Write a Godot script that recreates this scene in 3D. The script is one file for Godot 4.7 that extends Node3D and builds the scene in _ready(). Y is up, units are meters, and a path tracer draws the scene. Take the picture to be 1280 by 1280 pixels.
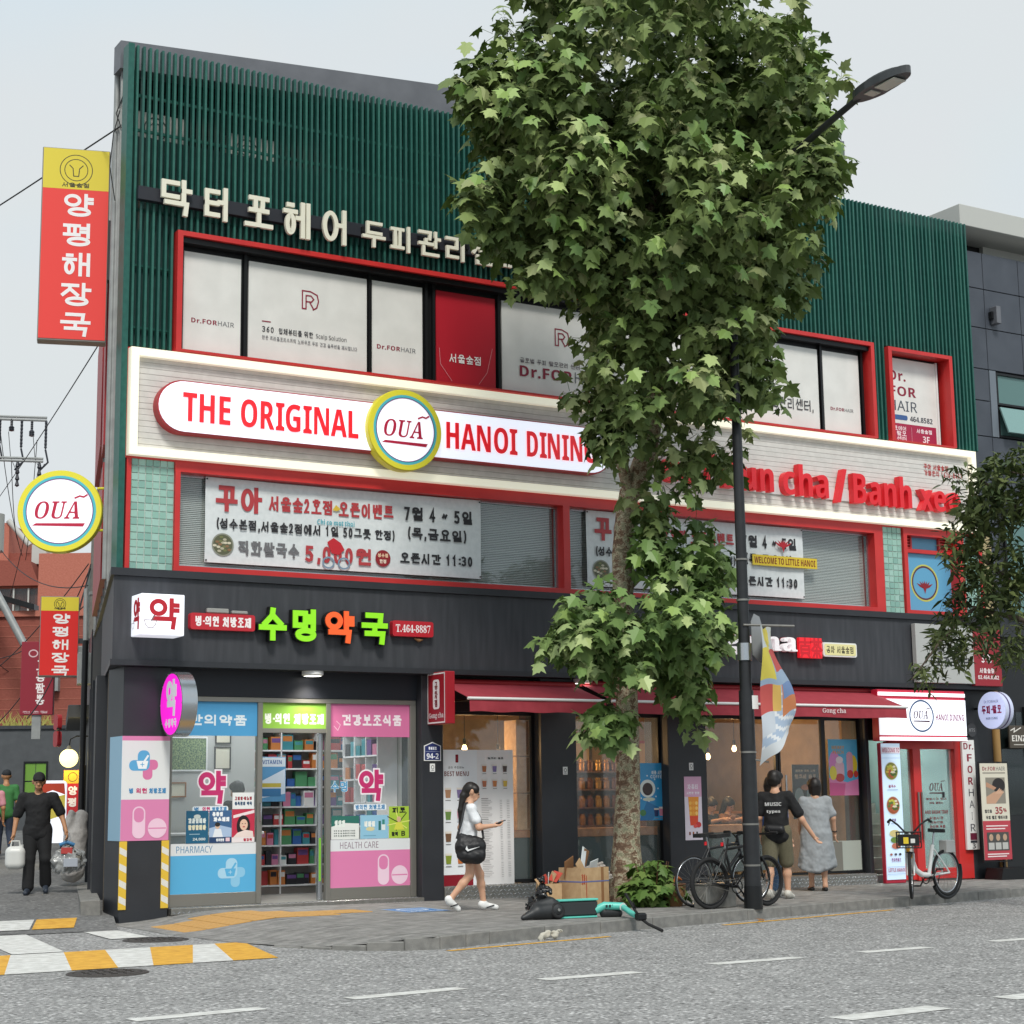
extends Node3D
# A corner of shops in a city street on an overcast day: a green slatted building, a plane tree, people and bicycles.
var M = {}
var names = {}
var rng = RandomNumberGenerator.new()
var cam

# a pale overcast sky: blue-white air with soft grey cloud
func sky_image():
	var w = 512; var h = 256
	var n = FastNoiseLite.new()
	n.seed = 5; n.frequency = 1.1; n.fractal_octaves = 5; n.fractal_gain = 0.45
	var im = Image.create(w, h, false, Image.FORMAT_RGB8)
	for y in h:
		var el = PI * (0.5 - (y + 0.5) / h)
		for x in w:
			var a = TAU * (x + 0.5) / w
			var d = Vector3(cos(el) * cos(a), sin(el), cos(el) * sin(a))
			var c = n.get_noise_3d(d.x, d.y * 2.2, d.z) * 0.5 + 0.5
			var air = Color(0.86, 0.925, 0.96).lerp(Color(0.80, 0.87, 0.915), clampf(el / 0.6, 0, 1))
			var cloud = Color(0.87, 0.885, 0.89)
			var col = air.lerp(cloud, smoothstep(0.38, 0.62, c) * 0.85)
			if el < 0.0: col = Color(0.55, 0.55, 0.54)
			im.set_pixel(x, y, col)
	return ImageTexture.create_from_image(im)

func _ready():
	rng.seed = 7
	# camera, sky, sun, exposure
	cam = Camera3D.new()
	cam.name = "camera"
	cam.fov = 32.83
	cam.near = 0.1
	cam.far = 600.0
	add_child(cam)
	cam.position = Vector3(-8.0, 1.4, 22.9)
	cam.rotation_order = EULER_ORDER_YXZ
	cam.rotation_degrees = Vector3(9.404, -31.03, -0.77)
	cam.current = true
	var sky_m = PanoramaSkyMaterial.new()
	sky_m.panorama = sky_image()
	sky_m.energy_multiplier = 0.62
	var sky = Sky.new()
	sky.sky_material = sky_m
	var env = Environment.new()
	env.background_mode = Environment.BG_SKY
	env.sky = sky
	env.tonemap_mode = Environment.TONE_MAPPER_LINEAR
	env.tonemap_exposure = 1.65
	env.sdfgi_enabled = true
	env.ssao_enabled = true
	env.ssil_enabled = true
	var we = WorldEnvironment.new()
	we.name = "environment"
	we.environment = env
	add_child(we)
	var sun = DirectionalLight3D.new()
	sun.name = "sun"
	sun.light_energy = 0.5
	sun.light_angular_distance = 14.0
	sun.light_color = Color(1.0, 0.985, 0.955)
	sun.shadow_enabled = true
	sun.rotation_degrees = Vector3(-50, -22, 0)
	add_child(sun)
	make_materials()
	build_ground()
	build_main_building()
	build_upper_signs()
	build_fascia_signs()
	build_pharmacy()
	build_cafe()
	build_dining_door()
	build_neighbour()
	build_alley()
	build_trees()
	build_street_things()
	build_people()

# ---------------------------------------------------------------- helpers
func numbered(n):
	var k = names.get(n, 0)
	names[n] = k + 1
	return n if k == 0 else "%s_%03d" % [n, k]
func thing(called, label, category, at = Vector3.ZERO, yaw = 0.0, group = ""):
	var o = Node3D.new()
	o.name = numbered(called)
	add_child(o)
	o.position = at
	o.rotation.y = deg_to_rad(yaw)
	o.set_meta("label", label)
	o.set_meta("category", category)
	if group != "": o.set_meta("group", group)
	return o
func structure(called, mesh, m):
	var o = MeshInstance3D.new()
	o.name = numbered(called)
	o.mesh = mesh
	o.material_override = m
	add_child(o)
	o.set_meta("kind", "structure")
	return o
func part(called, mesh, m, parent, at = Vector3.ZERO, label = ""):
	var o = MeshInstance3D.new()
	o.name = called
	if mesh is SurfaceTool: mesh = mesh.commit()
	o.mesh = mesh
	o.material_override = m
	parent.add_child(o, true)
	o.position = at
	if label != "": o.set_meta("label", label)
	return o
func stuff(o):
	o.set_meta("kind", "stuff")
	return o
func copy_of(o, at, yaw_deg, label = ""):
	var c = o.duplicate()
	var base = o.name.rstrip("0123456789").rstrip("_")
	c.name = numbered(base)
	add_child(c)
	c.position = at
	c.rotation.y = deg_to_rad(yaw_deg)
	if label != "": c.set_meta("label", label)
	return c
func mat(c, rough = 0.6, metal = 0.0, glow = 0.0):
	var m = StandardMaterial3D.new()
	if c is String: c = Color(c)
	m.albedo_color = c
	m.roughness = rough
	m.metallic = metal
	if glow > 0.0:
		m.emission_enabled = true
		m.emission = c
		m.emission_energy_multiplier = glow
	return m
func glass(c, a, rough = 0.03):
	var m = mat(Color(c, a), rough)
	m.albedo_color = Color(Color(c), a)
	m.transparency = BaseMaterial3D.TRANSPARENCY_ALPHA
	m.metallic_specular = 0.5
	return m
# a noise image, values 0..1
func noise_image(size, freq, sd, kind = 0, oct = 4):
	var n = FastNoiseLite.new()
	n.seed = sd
	n.noise_type = [FastNoiseLite.TYPE_SIMPLEX_SMOOTH, FastNoiseLite.TYPE_CELLULAR, FastNoiseLite.TYPE_VALUE][kind]
	n.frequency = freq
	n.fractal_octaves = oct
	return n.get_seamless_image(size, size)
# triplanar material whose colour runs between c0 and c1 with a noise; metres = size of one repeat
func noisy(c0, c1, metres, freq, rough = 0.8, bump = 0.0, sd = 1, grain = 0.0, kind = 0, size = 256):
	var im = noise_image(size, freq, sd, kind)
	var a = Color(c0); var b = Color(c1)
	var out = Image.create(size, size, false, Image.FORMAT_RGB8)
	var r = RandomNumberGenerator.new(); r.seed = sd * 77 + 5
	for y in size:
		for x in size:
			var v = clampf(im.get_pixel(x, y).r, 0, 1)
			v = clampf(v + (r.randf() - 0.5) * grain, 0, 1)
			out.set_pixel(x, y, a.lerp(b, v))
	out.generate_mipmaps()
	var m = StandardMaterial3D.new()
	m.albedo_texture = ImageTexture.create_from_image(out)
	m.roughness = rough
	m.uv1_triplanar = true
	m.uv1_world_triplanar = true
	m.uv1_scale = Vector3.ONE / metres
	if bump > 0.0:
		var nm = out.duplicate()
		nm.clear_mipmaps()
		nm.convert(Image.FORMAT_RGBA8)
		nm.bump_map_to_normal_map(bump)
		nm.generate_mipmaps()
		m.normal_enabled = true
		m.normal_texture = ImageTexture.create_from_image(nm)
	return m
func tex_mat(im, metres, rough, bump = 0.0):
	im.generate_mipmaps()
	var m = StandardMaterial3D.new()
	m.albedo_texture = ImageTexture.create_from_image(im)
	m.roughness = rough
	m.uv1_triplanar = true
	m.uv1_world_triplanar = true
	m.uv1_scale = Vector3.ONE / metres
	if bump > 0.0:
		var nm = im.duplicate()
		nm.clear_mipmaps()
		nm.convert(Image.FORMAT_RGBA8)
		nm.bump_map_to_normal_map(bump)
		nm.generate_mipmaps()
		m.normal_enabled = true
		m.normal_texture = ImageTexture.create_from_image(nm)
	return m

# ------------------------------------------------ shapes added to a SurfaceTool
func mb():
	var st = SurfaceTool.new()
	st.begin(Mesh.PRIMITIVE_TRIANGLES)
	return st
static func tri(st, a, b, c, na, nb, nc):
	if (b - a).cross(c - a).dot(na + nb + nc) > 0.0:
		var t = b; b = c; c = t
		t = nb; nb = nc; nc = t
	st.set_normal(na); st.add_vertex(a)
	st.set_normal(nb); st.add_vertex(b)
	st.set_normal(nc); st.add_vertex(c)
static func quad(st, a, b, c, d, n = Vector3.ZERO):
	if n == Vector3.ZERO: n = (b - a).cross(d - a).normalized()
	tri(st, a, b, c, n, n, n)
	tri(st, a, c, d, n, n, n)
# box by centre and size, optional basis and chamfer
func bx(st, c, s, basis = Basis.IDENTITY, ch = 0.0):
	var h = s * 0.5
	if ch <= 0.0:
		for ax in 3:
			for sg in [-1, 1]:
				var n = Vector3.ZERO; n[ax] = sg
				var u = Vector3.ZERO; u[(ax + 1) % 3] = h[(ax + 1) % 3]
				var v = Vector3.ZERO; v[(ax + 2) % 3] = h[(ax + 2) % 3]
				var o = n * h[ax]
				quad(st, c + basis * (o - u - v), c + basis * (o + u - v), c + basis * (o + u + v), c + basis * (o - u + v), basis * n)
		return
	var k = h - Vector3.ONE * ch
	for ax in 3:
		var a1 = (ax + 1) % 3
		var a2 = (ax + 2) % 3
		for sg in [-1, 1]:
			var n = Vector3.ZERO; n[ax] = sg
			var u = Vector3.ZERO; u[a1] = k[a1]
			var v = Vector3.ZERO; v[a2] = k[a2]
			var o = n * h[ax]
			quad(st, c + basis * (o - u - v), c + basis * (o + u - v), c + basis * (o + u + v), c + basis * (o - u + v), basis * n)
		for s1 in [-1, 1]:      # edges along axis ax
			for s2 in [-1, 1]:
				var e1 = Vector3.ZERO; e1[a1] = s1 * h[a1]; e1[a2] = s2 * k[a2]
				var e2 = Vector3.ZERO; e2[a1] = s1 * k[a1]; e2[a2] = s2 * h[a2]
				var l = Vector3.ZERO; l[ax] = k[ax]
				var n = Vector3.ZERO; n[a1] = s1; n[a2] = s2
				quad(st, c + basis * (e1 - l), c + basis * (e1 + l), c + basis * (e2 + l), c + basis * (e2 - l), basis * n.normalized())
	for i in 8:
		var s3 = Vector3(1 if i & 1 else -1, 1 if i & 2 else -1, 1 if i & 4 else -1)
		var p = []
		for ax in 3:
			var q = k * s3
			q[ax] = h[ax] * s3[ax]
			p.append(c + basis * q)
		var n = basis * s3.normalized()
		tri(st, p[0], p[1], p[2], n, n, n)
# box by its corners
func bb(st, x0, y0, z0, x1, y1, z1, ch = 0.0):
	bx(st, Vector3((x0 + x1) / 2.0, (y0 + y1) / 2.0, (z0 + z1) / 2.0), Vector3(absf(x1 - x0), absf(y1 - y0), absf(z1 - z0)), Basis.IDENTITY, ch)
func box_mesh(s, ch = 0.0):
	var st = mb()
	bx(st, Vector3.ZERO, s, Basis.IDENTITY, ch)
	return st.commit()
func bbm(x0, y0, z0, x1, y1, z1, ch = 0.0):
	var st = mb()
	bb(st, x0, y0, z0, x1, y1, z1, ch)
	return st.commit()
# tube along points with radius r (number or array)
func tube(st, pts, r, n = 8, caps = true, flat = 1.0):
	var cnt = pts.size()
	var rings = []
	var up = Vector3.UP
	var d0 = (pts[1] - pts[0]).normalized()
	if absf(d0.dot(up)) > 0.9: up = Vector3.RIGHT
	var u = d0.cross(up).normalized()
	for i in cnt:
		var d = (pts[mini(i + 1, cnt - 1)] - pts[maxi(i - 1, 0)]).normalized()
		u = (u - d * u.dot(d)).normalized()
		var v = d.cross(u)
		var rr = r[i] if r is Array else r
		var ring = []
		for k in n:
			var a = TAU * k / n
			var nn = (u * cos(a) + v * sin(a) * flat)
			ring.append([pts[i] + nn * rr, (u * cos(a) + v * sin(a)).normalized()])
		rings.append(ring)
	for i in cnt - 1:
		for k in n:
			var a = rings[i][k]; var b = rings[i][(k + 1) % n]; var c = rings[i + 1][(k + 1) % n]; var d = rings[i + 1][k]
			tri(st, a[0], b[0], c[0], a[1], b[1], c[1])
			tri(st, a[0], c[0], d[0], a[1], c[1], d[1])
	if caps:
		for e in [0, cnt - 1]:
			var nn = (pts[0] - pts[1]).normalized() if e == 0 else (pts[cnt - 1] - pts[cnt - 2]).normalized()
			for k in n:
				tri(st, pts[e], rings[e][k][0], rings[e][(k + 1) % n][0], nn, nn, nn)
func tube_mesh(pts, r, n = 8):
	var st = mb()
	tube(st, pts, r, n)
	return st.commit()
# ring of tube round an axis (torus)
func torus(st, c, axis, R, r, n = 40, m = 8, a0 = 0.0, a1 = TAU):
	axis = axis.normalized()
	var u = axis.cross(Vector3.UP if absf(axis.y) < 0.9 else Vector3.RIGHT).normalized()
	var v = axis.cross(u)
	var pts = []
	for i in n + 1:
		var a = a0 + (a1 - a0) * i / n
		pts.append(c + (u * cos(a) + v * sin(a)) * R)
	for i in n:
		var aa = a0 + (a1 - a0) * i / n
		var ab = a0 + (a1 - a0) * (i + 1) / n
		var ra = u * cos(aa) + v * sin(aa)
		var rb = u * cos(ab) + v * sin(ab)
		for k in m:
			var t0 = TAU * k / m; var t1 = TAU * (k + 1) / m
			var n00 = ra * cos(t0) + axis * sin(t0); var n01 = ra * cos(t1) + axis * sin(t1)
			var n10 = rb * cos(t0) + axis * sin(t0); var n11 = rb * cos(t1) + axis * sin(t1)
			tri(st, pts[i] + n00 * r, pts[i + 1] + n10 * r, pts[i + 1] + n11 * r, n00, n10, n11)
			tri(st, pts[i] + n00 * r, pts[i + 1] + n11 * r, pts[i] + n01 * r, n00, n11, n01)
# lathe: profile of Vector2(radius, height) round y, moved by xf
func lathe(st, prof, n = 24, xf = Transform3D.IDENTITY):
	for i in prof.size() - 1:
		var p = prof[i]; var q = prof[i + 1]
		var nr = Vector2(q.y - p.y, p.x - q.x).normalized()
		for k in n:
			var a = TAU * k / n; var b = TAU * (k + 1) / n
			var ca = Vector3(cos(a), 0, sin(a)); var cb = Vector3(cos(b), 0, sin(b))
			var na = xf.basis * (ca * nr.x + Vector3.UP * nr.y); var nb = xf.basis * (cb * nr.x + Vector3.UP * nr.y)
			var A = xf * (ca * p.x + Vector3.UP * p.y); var B = xf * (cb * p.x + Vector3.UP * p.y)
			var C2 = xf * (cb * q.x + Vector3.UP * q.y); var D = xf * (ca * q.x + Vector3.UP * q.y)
			if p.x > 1e-5: tri(st, A, B, C2, na, nb, nb)
			if q.x > 1e-5: tri(st, A, C2, D, na, nb, na)
# polygon in xy pushed out from z0 to z1
func prism(st, poly, z0, z1, xf = Transform3D.IDENTITY):
	var pk = PackedVector2Array(poly)
	var idx = Geometry2D.triangulate_polygon(pk)
	var nz = xf.basis * Vector3(0, 0, 1)
	for i in range(0, idx.size(), 3):
		var a = pk[idx[i]]; var b = pk[idx[i + 1]]; var c = pk[idx[i + 2]]
		tri(st, xf * Vector3(a.x, a.y, z1), xf * Vector3(b.x, b.y, z1), xf * Vector3(c.x, c.y, z1), nz, nz, nz)
		tri(st, xf * Vector3(a.x, a.y, z0), xf * Vector3(b.x, b.y, z0), xf * Vector3(c.x, c.y, z0), -nz, -nz, -nz)
	var area = 0.0
	for i in pk.size():
		area += pk[i].cross(pk[(i + 1) % pk.size()])
	for i in pk.size():
		var a = pk[i]; var b = pk[(i + 1) % pk.size()]
		var e = (b - a).normalized()
		var n2 = Vector2(e.y, -e.x) * (1.0 if area > 0 else -1.0)
		quad(st, xf * Vector3(a.x, a.y, z0), xf * Vector3(b.x, b.y, z0), xf * Vector3(b.x, b.y, z1), xf * Vector3(a.x, a.y, z1), xf.basis * Vector3(n2.x, n2.y, 0))
func prism_mesh(poly, z0, z1):
	var st = mb()
	prism(st, poly, z0, z1)
	return st.commit()
func oval(cx, cy, rx, ry, n = 32):
	var o = []
	for i in n: o.append(Vector2(cx + rx * cos(TAU * i / n), cy + ry * sin(TAU * i / n)))
	return o
func round_rect(x0, y0, x1, y1, r, n = 6):
	var o = []
	var cs = [[x1 - r, y0 + r, -PI / 2], [x1 - r, y1 - r, 0.0], [x0 + r, y1 - r, PI / 2], [x0 + r, y0 + r, PI]]
	for c in cs:
		for i in n + 1:
			var a = c[2] + PI / 2 * i / n
			o.append(Vector2(c[0] + r * cos(a), c[1] + r * sin(a)))
	return o
# rectangular frame (four bars) in a plane facing +z, as one mesh
func frame_mesh(x0, y0, x1, y1, w, z0, z1):
	var st = mb()
	bb(st, x0, y1 - w, z0, x1, y1, z1)
	bb(st, x0, y0, z0, x1, y0 + w, z1)
	bb(st, x0, y0 + w, z0, x0 + w, y1 - w, z1)
	bb(st, x1 - w, y0 + w, z0, x1, y1 - w, z1)
	return st.commit()

# ------------------------------------------------ flat print: coloured shapes, each a hair in front of the last
class Print:
	var st
	var z = 0.0
	var dz = 0.00025
	static var fonts = {}
	func _init():
		st = SurfaceTool.new()
		st.begin(Mesh.PRIMITIVE_TRIANGLES)
	func _p(a, b, c, col):
		var n = Vector3(0, 0, 1)
		st.set_color(col)
		var s = (b - a).cross(c - a)
		if s > 0:
			var t = b; b = c; c = t
		for q in [a, b, c]:
			st.set_normal(n); st.add_vertex(Vector3(q.x, q.y, z))
	func poly(pts, col):
		col = Color(col).srgb_to_linear()
		z += dz
		var pk = PackedVector2Array(pts)
		var idx = Geometry2D.triangulate_polygon(pk)
		for i in range(0, idx.size(), 3): _p(pk[idx[i]], pk[idx[i + 1]], pk[idx[i + 2]], col)
	func rect(x0, y0, x1, y1, col):
		poly([Vector2(x0, y0), Vector2(x1, y0), Vector2(x1, y1), Vector2(x0, y1)], col)
	func ell(cx, cy, rx, ry, col, n = 28):
		var o = []
		for i in n: o.append(Vector2(cx + rx * cos(TAU * i / n), cy + ry * sin(TAU * i / n)))
		poly(o, col)
	func ring(cx, cy, rx, ry, w, col, n = 40):
		col = Color(col).srgb_to_linear()
		z += dz
		for i in n:
			var a = Vector2(cos(TAU * i / n), sin(TAU * i / n)); var b = Vector2(cos(TAU * (i + 1) / n), sin(TAU * (i + 1) / n))
			var c = Vector2(cx, cy)
			var R = Vector2(rx, ry); var r = Vector2(rx - w, ry - w)
			_p(c + a * R, c + b * R, c + b * r, col)
			_p(c + a * R, c + b * r, c + a * r, col)
	func line(pts, w, col, closed = false):
		col = Color(col).srgb_to_linear()
		z += dz
		_line(pts, w, col, closed)
	func _line(pts, w, col, closed):
		var e = Hangul.edges(pts, w, closed)
		var m = e.size()
		for i in (m if closed else m - 1):
			var a = e[i]; var b = e[(i + 1) % m]
			_p(a[0], b[0], b[1], col)
			_p(a[0], b[1], a[1], col)
	func ko(text, x0, y0, x1, y1, w, col):
		col = Color(col).srgb_to_linear()
		z += dz
		var k = 0
		var zz = z
		for s in Hangul.strokes(text, x0, y0, x1, y1, w):
			z = zz + 0.00012 * (k % 6)
			k += 1
			_line(s[0], w, col, s[1])
		z = zz + dz
	func la(text, x0, y0, x1, y1, col, serif = false, bold = true, slant = 0.0):
		col = Color(col).srgb_to_linear()
		z += dz
		var ar = Print.letters(text, serif, bold, 0.0)
		if ar.is_empty(): return
		var box = ar[0]
		var v = ar[1]
		var sx = (x1 - x0) / box.size.x
		var sy = (y1 - y0) / box.size.y
		for i in range(0, v.size(), 3):
			var q = []
			for j in 3:
				var p = v[i + j] - box.position
				q.append(Vector2(x0 + p.x * sx + p.y * sy * slant, y0 + p.y * sy))
			_p(q[0], q[1], q[2], col)
	static func letters(text, serif, bold, depth):
		var key = ("Droid Serif" if serif else "Droid Sans") + (" B" if bold else "")
		if not fonts.has(key):
			var f = SystemFont.new()
			f.font_names = PackedStringArray(["Droid Serif" if serif else "Droid Sans"])
			f.font_weight = 700 if bold else 400
			fonts[key] = f
		var tm = TextMesh.new()
		tm.font = fonts[key]
		tm.text = text
		tm.font_size = 48
		tm.pixel_size = 0.01
		tm.curve_step = 2.0
		tm.depth = depth
		var arr = tm.get_mesh_arrays() if tm.get_surface_count() > 0 else []
		if arr.is_empty(): return []
		var vs = arr[Mesh.ARRAY_VERTEX]; var ns = arr[Mesh.ARRAY_NORMAL]; var ix = arr[Mesh.ARRAY_INDEX]
		var out = []; var nor = []
		var box = AABB(vs[0], Vector3.ZERO)
		if ix == null or ix.size() == 0: ix = range(vs.size())
		for i in ix:
			out.append(vs[i]); nor.append(ns[i])
			box = box.expand(vs[i])
		if depth == 0.0:      # keep the front faces only
			var o2 = []
			for i in range(0, out.size(), 3):
				if nor[i].z > 0.5: o2.append_array([out[i], out[i + 1], out[i + 2]])
			out = o2
		return [box, out, nor]

# ------------------------------------------------ Korean letters built from strokes
class Hangul:
	const H = {"a": [[0, .05, .95, .05, .9, 1]], "n": [[.06, 0, .06, .94, 1, .94]], "d": [[1, .06, .06, .06, .06, .94, 1, .94]],
		"r": [[0, .04, .95, .04, .95, .5, .06, .5, .06, .96, 1, .96]], "m": [[.06, .05, .94, .05, .94, .95, .06, .95, -1]],
		"b": [[.07, 0, .07, .95, .93, .95, .93, 0], [.07, .5, .93, .5]], "s": [[.5, 0, .46, .4, 0, 1], [.49, .38, 1, 1]], "o": [["O", .5, .5, .48]],
		"j": [[0, .06, 1, .06], [.5, .06, .46, .45, 0, 1], [.49, .43, 1, 1]], "c": [[.3, 0, .7, 0], [0, .22, 1, .22], [.5, .22, .46, .55, 0, 1], [.49, .53, 1, 1]],
		"k": [[0, .05, .95, .05, .9, 1], [0, .48, .93, .48]], "t": [[1, .05, .06, .05, .06, .95, 1, .95], [.06, .5, .95, .5]],
		"p": [[0, .05, 1, .05], [0, .95, 1, .95], [.28, .05, .3, .95], [.72, .05, .7, .95]], "h": [[.32, 0, .68, 0], [0, .23, 1, .23], ["O", .5, .68, .31]]}
	const LEAD = ["a", "aa", "n", "d", "dd", "r", "m", "b", "bb", "s", "ss", "o", "j", "jj", "c", "k", "t", "p", "h"]
	const TAIL = ["", "a", "aa", "as", "n", "nj", "nh", "d", "r", "ra", "rm", "rb", "rs", "rt", "rp", "rh", "m", "b", "bs", "s", "ss", "o", "j", "c", "k", "t", "p", "h"]
	# vowels: "v" strokes in an upright box, "h" strokes in a lying box
	const V = {"A": [[.4, 0, .4, 1], [.4, .45, 1, .45]], "AE": [[.25, 0, .25, 1], [.25, .47, .8, .47], [.85, 0, .85, 1]], "YA": [[.4, 0, .4, 1], [.4, .3, 1, .3], [.4, .62, 1, .62]],
		"YAE": [[.25, 0, .25, 1], [.25, .33, .8, .33], [.25, .62, .8, .62], [.85, 0, .85, 1]], "EO": [[.7, 0, .7, 1], [0, .45, .7, .45]], "E": [[.45, 0, .45, 1], [0, .45, .45, .45], [.9, 0, .9, 1]],
		"YEO": [[.7, 0, .7, 1], [0, .3, .7, .3], [0, .6, .7, .6]], "YE": [[.45, 0, .45, 1], [0, .3, .45, .3], [0, .6, .45, .6], [.9, 0, .9, 1]], "I": [[.55, 0, .55, 1]]}
	const W = {"O": [[0, .95, 1, .95], [.5, .1, .5, .95]], "YO": [[0, .95, 1, .95], [.33, .1, .33, .95], [.67, .1, .67, .95]], "U": [[0, .1, 1, .1], [.5, .1, .5, 1]],
		"YU": [[0, .1, 1, .1], [.33, .1, .33, 1], [.67, .1, .67, 1]], "EU": [[0, .5, 1, .5]]}
	const VOW = [["", "A"], ["", "AE"], ["", "YA"], ["", "YAE"], ["", "EO"], ["", "E"], ["", "YEO"], ["", "YE"], ["O", ""], ["O", "A"], ["O", "AE"], ["O", "I"], ["YO", ""],
		["U", ""], ["U", "EO"], ["U", "E"], ["U", "I"], ["YU", ""], ["EU", ""], ["EU", "I"], ["", "I"]]
	const D = {"0": [["E", .5, .5]], "1": [[.2, .18, .55, 0, .55, 1]], "2": [[.05, .22, .3, .03, .7, .03, .95, .25, .85, .48, .05, .96, 1, .96]], "3": [[.05, .08, .45, .02, .9, .12, .9, .38, .45, .48, .92, .6, .92, .85, .5, .98, .05, .9]],
		"4": [[.75, 1, .75, 0, .02, .7, 1, .7]], "5": [[.9, .04, .15, .04, .12, .45, .6, .4, .95, .62, .85, .9, .45, .98, .05, .9]], "6": [[.85, .03, .35, .2, .06, .6, .15, .9, .5, .98, .9, .85, .9, .58, .5, .46, .1, .62]],
		"7": [[.05, .04, .95, .04, .4, 1]], "8": [["E", .5, .25], [.5, .48, .08, .66, .12, .9, .5, .97, .88, .9, .92, .66, -1]], "9": [[.9, .4, .5, .55, .1, .4, .1, .15, .5, .02, .88, .12, .92, .45, .7, .85, .3, 1]],
		"(": [[.8, -.05, .35, .25, .3, .5, .35, .78, .8, 1.08]], ")": [[.2, -.05, .65, .25, .7, .5, .65, .78, .2, 1.08]], "-": [[.1, .55, .9, .55]], "~": [[.05, .6, .3, .42, .65, .6, .95, .42]], ".": [[.4, .92, .6, .92]], ",": [[.55, .88, .4, 1.12]],
		":": [[.4, .3, .6, .3], [.4, .8, .6, .8]], "·": [[.35, .5, .65, .5]], "T": [[0, .05, 1, .05], [.5, .05, .5, 1]], "F": [[.1, 1, .1, .05, 1, .05], [.1, .5, .8, .5]], "%": [["E", .25, .25], ["E", .75, .75], [.85, 0, .15, 1]], "/": [[.9, 0, .1, 1]]}
	static func put(out, list, x, y, w, h):
		for s in list:
			if s[0] is String:
				if s[0] == "O":
					var o = []
					for i in 22: o.append(Vector2(x + w * (s[1] + s[3] * cos(TAU * i / 22)), y + h * (s[2] + s[3] * sin(TAU * i / 22))))
					out.append([o, true])
				else:
					var ry = .48 if s[2] == .5 else .25
					var rx = .45 if s[2] == .5 or s[1] == .5 else .22
					var o = []
					for i in 20: o.append(Vector2(x + w * (s[1] + rx * cos(TAU * i / 20)), y + h * (s[2] + ry * sin(TAU * i / 20))))
					out.append([o, true])
				continue
			var pts = []
			var closed = s.size() % 2 == 1
			for i in range(0, s.size() - (1 if closed else 0), 2): pts.append(Vector2(x + w * s[i], y + h * s[i + 1]))
			out.append([pts, closed])
	static func cons(out, j, x, y, w, h):
		if j.length() == 1: put(out, H[j], x, y, w, h)
		elif j.length() == 2:
			put(out, H[j[0]], x, y, w * .46, h)
			put(out, H[j[1]], x + w * .54, y, w * .46, h)
	static func glyph(ch):        # strokes in a unit box, y down
		var out = []
		var c = ch.unicode_at(0)
		if D.has(ch):
			put(out, D[ch], 0, 0, 1, 1)
			return out
		if c < 0xAC00 or c > 0xD7A3: return out
		c -= 0xAC00
		var l = LEAD[c / 588]; var v = VOW[(c % 588) / 28]; var t = TAIL[c % 28]
		var hh = 1.0 if t == "" else .56
		if v[0] == "":
			var two = v[1] in ["AE", "E", "YE", "YAE"]
			cons(out, l, 0, .06 * hh, .43 if two else .54, hh * .88)
			put(out, V[v[1]], .5 if two else .62, 0, .5 if two else .38, hh if t == "" else hh + .04)
		elif v[1] == "":
			if t == "":
				cons(out, l, .16, 0, .68, .48)
				put(out, W[v[0]], 0, .58, 1, .42)
			else:
				cons(out, l, .18, 0, .64, .32)
				put(out, W[v[0]], 0, .37, 1, .24)
		else:
			cons(out, l, 0, 0, .56, hh * .5)
			put(out, W[v[0]], 0, hh * .58, .64, hh * .36)
			put(out, V[v[1]], .68, 0, .32, hh if t == "" else hh + .04)
		if t != "": cons(out, t, .14, .68, .78, .32)
		return out
	static func adv(ch):
		if ch == " ": return .42
		if ch in ".,:·()": return .36
		if D.has(ch): return .68
		return 1.12
	static func strokes(text, x0, y0, x1, y1, w):
		var tot = 0.0
		for ch in text: tot += adv(ch)
		var u = (x1 - x0) / tot
		var h = y1 - y0
		var x = x0
		var res = []
		for ch in text:
			var a = adv(ch)
			var gw = a * u * (.88 if a > 1 else .76)
			var gx = x + a * u * .06 + w * .5
			for s in glyph(ch):
				var p = []
				for q in s[0]: p.append(Vector2(gx + q.x * maxf(gw - w, w), y1 - w * .5 - q.y * (h - w)))
				res.append([p, s[1]])
			x += a * u
		return res
	static func edges(pts, w, closed):
		var m = pts.size()
		var hw = w * .5
		var e = []
		for i in m:
			var a = pts[(i - 1 + m) % m] if closed or i > 0 else pts[i] * 2.0 - pts[i + 1]
			var b = pts[(i + 1) % m] if closed or i < m - 1 else pts[i] * 2.0 - pts[i - 1]
			var d0 = (pts[i] - a).normalized(); var d1 = (b - pts[i]).normalized()
			var n0 = Vector2(-d0.y, d0.x); var n1 = Vector2(-d1.y, d1.x)
			var n = (n0 + n1).normalized()
			var s = hw / maxf(n.dot(n0), .35)
			var p = pts[i]
			if not closed and i == 0: p -= d1 * hw
			if not closed and i == m - 1: p += d0 * hw
			e.append([p + n * s, p - n * s])
		return e
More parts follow.
